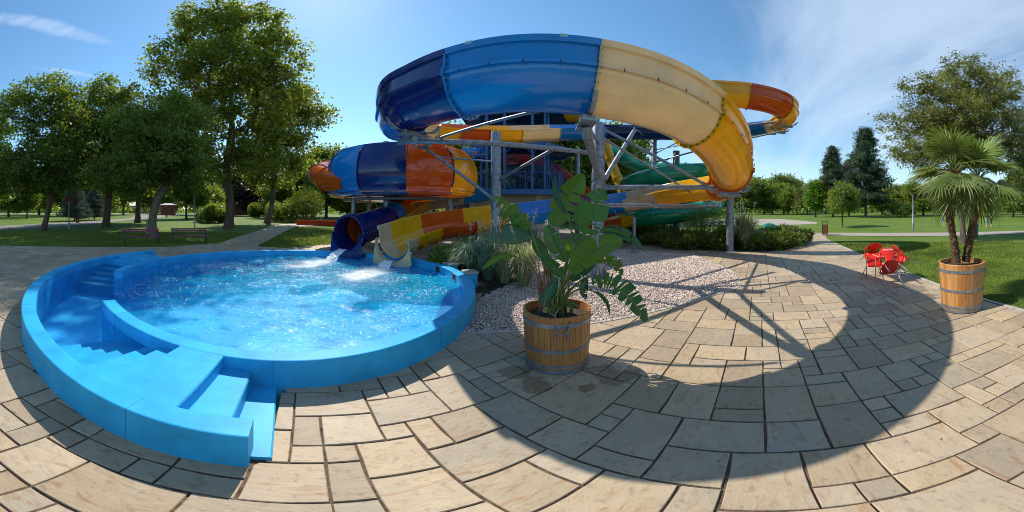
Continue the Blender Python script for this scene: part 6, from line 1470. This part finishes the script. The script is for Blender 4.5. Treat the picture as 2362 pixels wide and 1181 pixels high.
JN = [(13.55, 4.1), (13.35, 2.9), (13.3, 1.7), (13.9, -.6), (14.9, -1.55), (16.1, -1.9), (14.4, .9), (14.3, 2.3), (15.2, -.3), (16.5, -.6), (14.9, 5.6), (15.9, 7.3), (17.6, -1.6), (14.9, 3.9), (15.6, 1.4), (16.2, 5.6), (17.0, 8.2)]
jl = ['nearest the tip where the walkway bends', 'left of the fountain grass foot', 'at the front under the fountain grass', 'at the rounded right front corner of the bed', 'at the right end beside the walk to the litter bin', 'at the far right rear corner of the bed', 'behind the front row near the grey column', 'behind the front row left of the grey column', 'with yellow flowers standing behind it', 'low at the back right by the green pipe', 'in the shade near the thin short post', 'in the shade at the left end of the bed', 'at the back edge near the far path', 'beneath the leafy shrub', 'around the foot of the grey column', 'dark and low beneath the green coil', 'dark one at the far left end by the walkway']
for k, (x, y) in enumerate(JN):
    shrub('juniper_shrub', 'low spreading juniper '+jl[k], (x, y, -.01), 1.0, .78 if k > 10 else .66, 2600, .20, 'juniper', 60+k, .35, group='junipers in the round bed', spiky=1)
shrub('leafy_shrub', 'tall glossy leafy shrub between the thin column and the big grey column', A(1634, 14.9), 1.25, 2.15, 5200, .085, 'leaf_mid', 90, cat='shrub', lumps=14)
shrub('dark_bush', 'low dark bush at the pool edge under the orange trough', A(1048, 8.7), .75, .62, 3000, .16, 'leaf_mid', 91, .4, spiky=1)
shrub('dark_bush', 'small dark bush beside the second capped pillar', A(1100, 9.6), .8, .8, 2400, .15, 'leaf_dark', 92, .4, spiky=1)
for k, (x, d) in enumerate(((1395, 16.6), (1425, 16.9), (1452, 17.6))):
    t = shrub('flowering_perennial', ('left', 'middle', 'right')[k]+' clump of pale-flowered perennials between the main column and the thin post', A(x, d), 1.0, .95, 2200, .10, 'strawgrass', 95+k, group='pale flowering perennials')
    g = np.random.default_rng(k); q = np.c_[g.uniform(-.9, .9, 260), g.uniform(-.9, .9, 260), g.uniform(.8, 1.2, 260)]; V, F = leafquads(g, q, .07, .3, aspect=.8); meshobj('flowers', V+np.array(A(x, d)), F, M['whiteflower'], t)['kind'] = 'stuff'
t = thing('yellow_flowers', 'yellow lilies blooming over the junipers at the right end of the bed', 'flowers', (16.2, -.9, 0)); 
for k, (x, y_, d) in enumerate(((1762, 533, 16.2), (1786, 533, 16.5), (1791, 537, 16), (1809, 530, 16.8), (1614, 522, 15.5), (1598, 523, 15.8))):
    c_ = P(x, y_, d); mb = MB()
    for j in range(6): a = j*pi/3; mb.add([c_, c_+Vector((.05*cos(a-.4), .05*sin(a-.4), .03)), c_+Vector((.12*cos(a), .12*sin(a), .05)), c_+Vector((.05*cos(a+.4), .05*sin(a+.4), .03))], [(0, 1, 2, 3)])
    obj('flower', mb, M['flower'], t); mb = MB(); mb.tube([c_, Vector((c_.x, c_.y, .2))], .008, 4); obj('stem', mb, M['bopstem'], t)
def tallgrass(name, label, c, n, h, spread, w, leaf, seed, plumes=0, group='ornamental grasses'):
    g = np.random.default_rng(seed); c = np.array(c); t = thing(name, label, 'grass clump', tuple(c), group); K = 6
    a = g.uniform(0, 2*pi, n); hh = h*g.uniform(.55, 1.1, n); sp = spread*g.uniform(.25, 1.2, n); r0 = .09*h*np.sqrt(g.random(n)); a0 = a+g.normal(0, .5, n)
    V = np.zeros((n, K+1, 2, 3)); tw = g.uniform(-1, 1, n); dro = g.uniform(.25, 1.1, n)
    for k in range(K+1):
        s = k/K; rad = sp*(.35*s+.65*s**1.8); z = hh*(1.55*s-(.55+.55*dro)*s**3.0*1.0)
        z = np.maximum(z, .03); x = r0*np.cos(a0)+rad*np.cos(a+tw*s*.4); y = r0*np.sin(a0)+rad*np.sin(a+tw*s*.4); ww = w*(1-s**2.2)*.5+.0008; px, py = -np.sin(a), np.cos(a)
        V[:, k, 0] = np.stack([x-px*ww, y-py*ww, z], 1); V[:, k, 1] = np.stack([x+px*ww, y+py*ww, z], 1)
    F = []; idx = np.arange(n)[:, None]*(2*(K+1))
    F = np.concatenate([idx+np.array([[2*k, 2*k+1, 2*k+3, 2*k+2]]) for k in range(K)])
    meshobj('blades', V.reshape(-1, 3)+c, F, M[leaf], t)
    if plumes:
        mb = MB(); L = []
        for k in range(plumes):
            a_ = g.uniform(0, 2*pi); p = Vector(c)+Vector((.1*cos(a_), .1*sin(a_), 0)); q = Vector(c)+Vector((g.uniform(.1, .5)*h*cos(a_), g.uniform(.1, .5)*h*sin(a_), h*g.uniform(1.0, 1.22))); mb.tube([p, (p+q)/2+Vector((0, 0, .1)), q], .004, 4)
            L.append(np.array(q)+g.normal(0, 1, (26, 3))*np.array([.022, .022, .09]))
        obj('stalks', mb, M['strawgrass'], t); V, F = leafquads(g, np.vstack(L), .05, .3, aspect=.4); meshobj('plumes', V, F, M['whiteflower'], t)
    return t
tallgrass('silver_grass', 'bluish silver grass clump nearest the capped pillars', A(1092, 8.15), 589, 1.19, 0.86, 0.024, 'silvergrass', 41, 2)
tallgrass('silver_grass', 'bluish-green grass clump between the pillar and the main grasses', A(1128, 7.5), 527, 1.27, 0.75, 0.022, 'silvergrass', 42, 3)
tallgrass('variegated_grass', 'straw-striped grass clump in the middle in front of the capped column', A(1165, 7.2), 558, 1.30, 0.69, 0.021, 'strawgrass', 43, 7)
tallgrass('variegated_grass', 'straw-striped grass clump just left of the tubbed tropical plant', A(1208, 6.9), 558, 1.27, 0.69, 0.021, 'strawgrass', 44, 8)
tallgrass('silver_grass', 'dull green grass clump behind the others next to the trough post', A(1190, 8.6), 372, 1.53, 0.69, 0.022, 'silvergrass', 45, 6)
tallgrass('fountain_grass', 'pale arching fountain grass beside the grey column in the round bed', A(1718, 13.7), 620, 1.95, 1.0, .036, 'strawgrass', 46, 5)
# yew-like big shrub masses at the left back
for k, (x, d, r, h, lf, lb) in enumerate(((690, 42, 3.6, 4.4, 'juniper', 'big feathery yew beside the right plane trunk'), (650, 44, 2.8, 3.2, 'leaf_dark', 'dark dense shrub at the foot of the feathery yew'), (505, 40, 2.2, 2.4, 'leaf_dark', 'dark shrub left of the thick plane trunk'), (478, 42, 1.7, 2.2, 'leaf_lime', 'bright green shrub beside the asphalt path end'), (2080, 66, 3.5, 3.4, 'leaf_dark', 'low dark shrub right of the pine foot'), (600, 62, 2.5, 3, 'leaf_mid', 'rounded shrub in the gap between the plane trunks'))):
    shrub('large_shrub', lb, A(x, d, -.03), r, h, 5200, .34 if lf != 'leaf_lime' else .22, lf, 110+k, .3, spiky=1 if lf == 'juniper' else 0, lumps=14)
# ---------------------------------------------------------------- tropical plant in the near tub
def stem_curve(a, b, bend=.12, n=9):
    a, b = Vector(a), Vector(b); m = (a+b)/2+Vector((0, 0, bend)); return [a*(1-t)**2+m*2*t*(1-t)+b*t*t for t in [k/(n-1) for k in range(n)]]
bop = thing('tropical_plant', 'tropical plant with big torn paddle leaves growing in the near wooden tub', 'plant', (POT.x, POT.y, .68))
def paddle(pb, pm, pt, w, tears=0, roll=0., fold=.25, seed=0, foot=(0, 0), skipstem=False, wtop=1., wbot=1., curl=.0, mat='bop'):
    """pb blade foot, pm middle, pt tip (world); w half width; roll turns the blade about its midrib from facing the viewer."""
    g = random.Random(seed); pb, pm, pt = Vector(pb), Vector(pm), Vector(pt); n = 36
    ctrl = 2*pm-(pb+pt)/2; cur = [pb*(1-t)**2+ctrl*2*t*(1-t)+pt*t*t for t in [k/n for k in range(n+1)]]
    fr_ = []
    for k in range(n+1):
        t = (cur[min(k+1, n)]-cur[max(k-1, 0)]).normalized(); view = (cur[k]-Vector((0, 0, H))).normalized(); s = t.cross(view).normalized(); nn = s.cross(t).normalized()
        s2 = s*cos(roll)+nn*sin(roll); n2 = nn*cos(roll)-s*sin(roll); fr_.append((cur[k], t, s2, n2))
    W = [w*.86*(sin(pi*min(1, (k/n)*.93+.05))**.62) for k in range(n+1)]
    mb = MB()
    for side, sc in ((1, wtop), (-1, wbot)):
        if sc <= 0: continue
        cuts = sorted(g.sample(range(2, n-1), min(tears, n-4))) if tears else []
        k0 = 0; groups = []
        for c_ in cuts+[n]: groups.append((k0, c_)); k0 = c_
        for (a, b) in groups:
            if b <= a: continue
            droop = g.uniform(-.25, .35) if tears else 0; V = []; cols = 5; slant = g.uniform(.02, .10) if tears else .05
            for k in range(a, b+1):
                p, t, s, nn = fr_[k]; ww = W[k]*sc
                gap = 0
                if tears and (k == a or k == b) and 0 < k < n: gap = (1 if k == a else -1)*w*.12
                for c_ in range(cols):
                    u = c_/(cols-1); tw = t*(slant*u*ww*3+gap*u)
                    V.append(p+s*side*ww*u*(1-.12*u*abs(droop))+nn*(-fold*1.8*ww*u*(1.25-u*.6)*1.0+(-droop*ww*u*u*.6)+.0035*(1 if k % 2 else -1)*u+curl*ww*u*u)+tw)
            m = b-a+1; F = [(i*cols+j, (i+1)*cols+j, (i+1)*cols+j+1, i*cols+j+1) for i in range(m-1) for j in range(cols-1)]
            mb.add(V, F)
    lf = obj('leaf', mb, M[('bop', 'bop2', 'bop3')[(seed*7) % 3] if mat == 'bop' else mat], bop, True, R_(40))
    # midrib and stalk
    rb = MB(); rb.tube(cur, [.0065*(1-.8*k/n)+.0012 for k in range(n+1)], 6); obj('midrib', rb, M['bopstem'], lf, True)
    if not skipstem:
        b0 = POT+Vector((foot[0], foot[1], .66)); dirn = (cur[1]-cur[0]).normalized(); L_ = (pb-b0).length
        q1 = b0+Vector((0, 0, L_*.45)); q2 = pb-dirn*L_*.35; c_ = [b0*(1-t)**3+q1*3*t*(1-t)**2+q2*3*t*t*(1-t)+pb*t**3 for t in [k/14 for k in range(15)]]
        sm = MB(); sm.tube(c_, [.017-.0105*k/14 for k in range(15)], 8); obj('stalk', sm, M['bopstem'], bop, True)
paddle(P(1224, 529, 3.05), P(1197, 487, 3.0), P(1143, 453, 2.95), .20, 8, .1, .15, 1, (-.06, .03), wtop=1.0, wbot=.22)
paddle(P(1236, 537, 3.1), P(1190, 558, 2.95), P(1114, 551, 2.9), .20, 8, -.25, .1, 2, (-.1, -.02), wtop=.15, wbot=1.15)
paddle(P(1224, 540, 3.5), P(1200, 512, 3.5), P(1176, 495, 3.5), .10, 0, .0, .1, 3, (-.05, .08))
paddle(P(1275, 520, 3.2), P(1306, 466, 3.22), P(1345, 403, 3.25), .185, 3, -.1, .12, 4, (0, .02), wtop=1., wbot=1.0)
paddle(P(1307, 492, 3.05), P(1292, 450, 3.05), P(1281, 405, 3.08), .065, 0, .9, .7, 5, (.04, .02))
paddle(P(1333, 564, 3.1), P(1361, 500, 3.08), P(1389, 438, 3.1), .20, 7, .15, .1, 6, (.05, 0))
paddle(P(1318, 628, 2.98), P(1368, 580, 2.85), P(1436, 557, 2.8), .155, 1, .35, .2, 7, (.06, -.04))
paddle(P(1384, 535, 3.4), P(1432, 540, 3.4), P(1481, 577, 3.35), .085, 2, .5, .5, 8, (.08, .05))
paddle(P(1366, 652, 2.85), P(1428, 668, 2.72), P(1489, 741, 2.62), .135, 11, .25, .25, 9, (.08, -.06), wtop=1.05, wbot=.75)
paddle(P(1374, 604, 3.2), P(1412, 606, 3.15), P(1432, 636, 3.1), .09, 6, .3, .2, 10, (.08, .04), wbot=.7)
paddle(P(1255, 704, 2.84), P(1262, 682, 2.84), P(1277, 655, 2.88), .075, 0, .0, .15, 11, (-.06, -.1), skipstem=False)
paddle(P(1303, 640, 3.0), P(1283, 618, 2.98), P(1253, 593, 2.95), .075, 2, .3, .3, 12, (.0, -.06))
paddle(P(1186, 591, 3.25), P(1150, 590, 3.2), P(1113, 619, 3.15), .055, 1, .6, .5, 13, (-.14, .0))
paddle(P(1306, 602, 3.6), P(1280, 560, 3.6), P(1262, 520, 3.6), .13, 4, .2, .15, 14, (.02, .1))
paddle(P(1368, 672, 3.05), P(1392, 690, 3.0), P(1406, 724, 2.98), .03, 3, .6, .4, 15, (.1, -.02))
paddle(P(1355, 642, 3.25), P(1346, 662, 3.2), P(1350, 690, 3.18), .06, 3, .1, .3, 17, (.08, .03))
paddle(P(1266, 604, 3.4), P(1246, 574, 3.4), P(1232, 546, 3.42), .085, 0, .1, .2, 18, (-.04, .1))
paddle(P(1325, 604, 3.4), P(1318, 580, 3.4), P(1306, 552, 3.42), .08, 0, .2, .2, 19, (.04, .1))
paddle(P(1318, 648, 3.15), P(1345, 622, 3.1), P(1374, 606, 3.08), .085, 1, .2, .2, 20, (.04, -.02))
paddle(P(1272, 690, 2.98), P(1276, 668, 2.98), P(1284, 640, 3.0), .06, 0, .2, .2, 23, (-.04, -.12))
paddle(P(1330, 705, 2.98), P(1316, 700, 2.92), P(1322, 722, 2.9), .03, 0, .4, .3, 24, (.1, -.12))
for k, (x0, y0, x1, y1, r) in enumerate(((1244, 690, 1233, 594, .011), (1249, 688, 1242, 606, .016), (1254, 686, 1256, 610, .018), (1260, 684, 1268, 606, .016), (1266, 688, 1262, 612, .015), (1248, 700, 1245, 640, .014))):
    mb = MB(); mb.tube([P(x0, y0+18, 3.22), P(x0, y0-8, 3.2), P(x1, y1, 3.12)], [r*1.3, r, r*.3], 8); obj('sheath', mb, M['bopred'], bop, True)
mb = MB(); mb.tube([POT+Vector((-.2, -.16, .66)), POT+Vector((-.21, -.15, .74)), POT+Vector((-.16, -.17, .82))], [.012, .009, .003], 6); mb.tube([POT+Vector((-.21, -.15, .72)), POT+Vector((-.27, -.12, .78))], [.008, .002], 6); obj('dry_twig', mb, M['kerb'], bop, True)
# ---------------------------------------------------------------- palm in the far tub
palm = thing('palm', 'fan palm with two shaggy trunks growing in the tapered wooden tub', 'palm', (PAL.x, PAL.y, .83))
def palmtrunk(pts, r, seed):
    g = np.random.default_rng(seed); cur = [Vector(p) for p in catmull([np.array(p) for p in pts], 8)]; n = len(cur)
    mb = MB(); mb.tube(cur, [r*(1.0+.12*sin(k*1.3)) for k in range(n)], 12); tk = obj('trunk', mb, M['palmtrunk'], palm, True, R_(60))
    sc = MB(); L_ = sum((b-a).length for a, b in zip(cur, cur[1:])); m = int(L_/.0085)
    for k in range(m):
        t = k/m*(n-1); i = int(t); p = cur[i]+(cur[min(i+1, n-1)]-cur[i])*(t-i); ax = (cur[min(i+1, n-1)]-cur[max(i-1, 0)]).normalized(); a = k*2.399; u = ax.orthogonal().normalized(); v = ax.cross(u); o = u*cos(a)+v*sin(a); s = ax.cross(o)
        h_ = g.uniform(.035, .07); sc.add([p+o*r*.9-s*.022, p+o*r*.9+s*.022, p+o*(r+.022)+ax*h_+s*.006, p+o*(r+.022)+ax*h_-s*.006], [(0, 1, 2, 3)])
    tag(obj('leaf_bases', sc, M['palmtrunk'], tk), kind='stuff')
    return cur[-1]
ct1 = palmtrunk([P(2208, 606, 5.3), P(2203, 570, 5.3), P(2194, 520, 5.28), P(2190, 470, 5.28), P(2199, 400, 5.3)], .066, 1)
ct2 = palmtrunk([P(2227, 604, 5.42), P(2236, 560, 5.46), P(2247, 500, 5.5), P(2252, 455, 5.5), P(2256, 412, 5.5)], .075, 2)
def fan(c, az, el, L_, rf, seed, dead=False, nl=30):
    g = random.Random(seed); d = Vector((cos(az)*cos(el), sin(az)*cos(el), sin(el))); hub = c+d*L_+Vector((0, 0, -.18*L_*L_*(1-sin(el)))); t = (hub-c).normalized()
    t2 = (t+Vector((0, 0, -.34 if el < .6 else -.05))).normalized()
    s = t2.cross(Vector((0, 0, 1))).normalized(); nn = s.cross(t2).normalized(); mb = MB()
    for k in range(nl):
        a = R_(-118+236*k/(nl-1))+g.uniform(-.03, .03); dd = t2*cos(a)+s*sin(a); lf = rf*(.72+.28*cos(a*.75))*g.uniform(.86, 1.06); w_ = rf*.030
        e = dd.cross(nn).normalized(); droop = g.uniform(.04, .22)*(1.2 if dead else 1)
        p0 = hub; p1 = hub+dd*lf*.45+nn*.05*rf; p2 = hub+dd*lf*.8+nn*.04*rf-Vector((0, 0, droop*lf*.35)); p3 = hub+dd*lf-Vector((0, 0, droop*lf*1.0))
        mb.add([p0-e*w_*.3, p0+nn*w_*.3, p0+e*w_*.3, p1-e*w_, p1+nn*w_*.7, p1+e*w_, p2-e*w_*.6, p2+nn*w_*.4, p2+e*w_*.6, p3], [(0, 1, 4, 3), (1, 2, 5, 4), (3, 4, 7, 6), (4, 5, 8, 7), (6, 7, 9), (7, 8, 9)])
    f = obj('frond', mb, M['palmleaf'] if not dead else M['strawgrass'], palm)
    st = MB(); st.tube([c, (c+hub)/2+Vector((0, 0, .03)), hub], [.012, .009, .006], 6); obj('stalk', st, M['palmleaf'], f, True)
gp_ = random.Random(4)
for cc, nn_, sd in ((ct1, 15, 0), (ct2, 14, 50)):
    for k in range(nn_):
        el = (1.25, .9, .5, .15, -.25)[k % 5]+gp_.uniform(-.12, .12); fan(cc, k*2.399+gp_.uniform(-.2, .2)+sd, el, gp_.uniform(.34, .50), gp_.uniform(.54, .68), sd+k)
for k, (cx_, az, el) in enumerate(((ct1, 2.6, -1.0), (ct1, 3.6, -1.1), (ct1, .5, -1.1), (ct2, 5.4, -1.1), (ct1, 4.6, -1.15), (ct2, 4.4, -1.0))): fan(cx_, az, el, .40, .56, 80+k, dead=k in (1,))
mb = MB(); 
for k in range(14): a = k*2.4; mb.tube([ct1+Vector((0, 0, -.1)), ct1+Vector((.05*cos(a), .05*sin(a), .02)), ct1+Vector((.09*cos(a), .09*sin(a), .08))], [.012, .012, .003], 5)
obj('bud_sheaths', mb, M['bopred'], palm, True)
# ---------------------------------------------------------------- water running out of the two outlets
def stream(name, c, d, w_, mat, label, drop=.55, reach=.38, seed=0):
    g = np.random.default_rng(seed); c = Vector(c); d = Vector(d).normalized(); s = Vector((-d.y, d.x, 0)); t = thing(name, label, 'water stream', (c.x, c.y, 0)); V = []; n, m = 18, 14
    for i in range(n+1):
        u = i/n
        for j in range(m+1):
            v = (j/m-.5)*2; ww = w_*(1+.5*u); p = c+d*(reach*u)+s*(v*ww*.5)+Vector((0, 0, -drop*u*u+.018*(1-v*v)+.03*v*v*(1-u))); V.append(p+Vector(g.normal(0, .007+.012*u, 3)))
    F = [(i*(m+1)+j, (i+1)*(m+1)+j, (i+1)*(m+1)+j+1, i*(m+1)+j+1) for i in range(n) for j in range(m)]
    meshobj('sheet', V, F, M['foam'], t)
    return t
stream('water_stream', (2.44, 8.24, .33), (-.72, -.69, 0), .30, None, 'white water pouring from the cream outlet into the pool', .20, .50, 1)
stream('water_stream', (1.30, 9.96, .47), (-.74, -.67, 0), .34, None, 'white water pouring from the navy tube mouth into the pool', .34, .75, 2)
for o in list(C.objects):
    if o.get('label') == 'prototype': bpy.data.objects.remove(o)

# far belt of woodland closing the park all round, one mass beyond counting
g = np.random.default_rng(77); n = 30000; az = g.uniform(0, 2*pi, n); dd = g.uniform(125, 165, n); top = 7.0+3.0*np.sin(az*23)+2.2*np.sin(az*57+1)+1.5*np.sin(az*131+2)
z = -.5+(top+1)*g.random(n)**.75; q = np.c_[dd*np.sin(az), dd*np.cos(az), z]; V, F = leafquads(g, q, 1.9, .4, aspect=.8)
tag(meshobj('far_woods', V, F, M['leaf_mid']), kind='stuff')

# fallen leaves and grit scattered on the slabs
g = np.random.default_rng(5); n = 420; q = np.c_[g.uniform(-6, 10, n), g.uniform(-4, 14, n)]; q = q[[inside(PAVED, a, b) and hypot(a-CO[0], b-CO[1]) > 5.6 and not inside(GRAVEL, a, b) for a, b in q]]
V, F = leafquads(g, np.c_[q, np.full(len(q), .006)], .022, 6.0, aspect=.5); M['dryleaf'] = leafm('dry_leaves', (.16, .10, .035), .1, isl=.5); tag(meshobj('fallen_leaves', V, F, M['dryleaf']), kind='stuff')
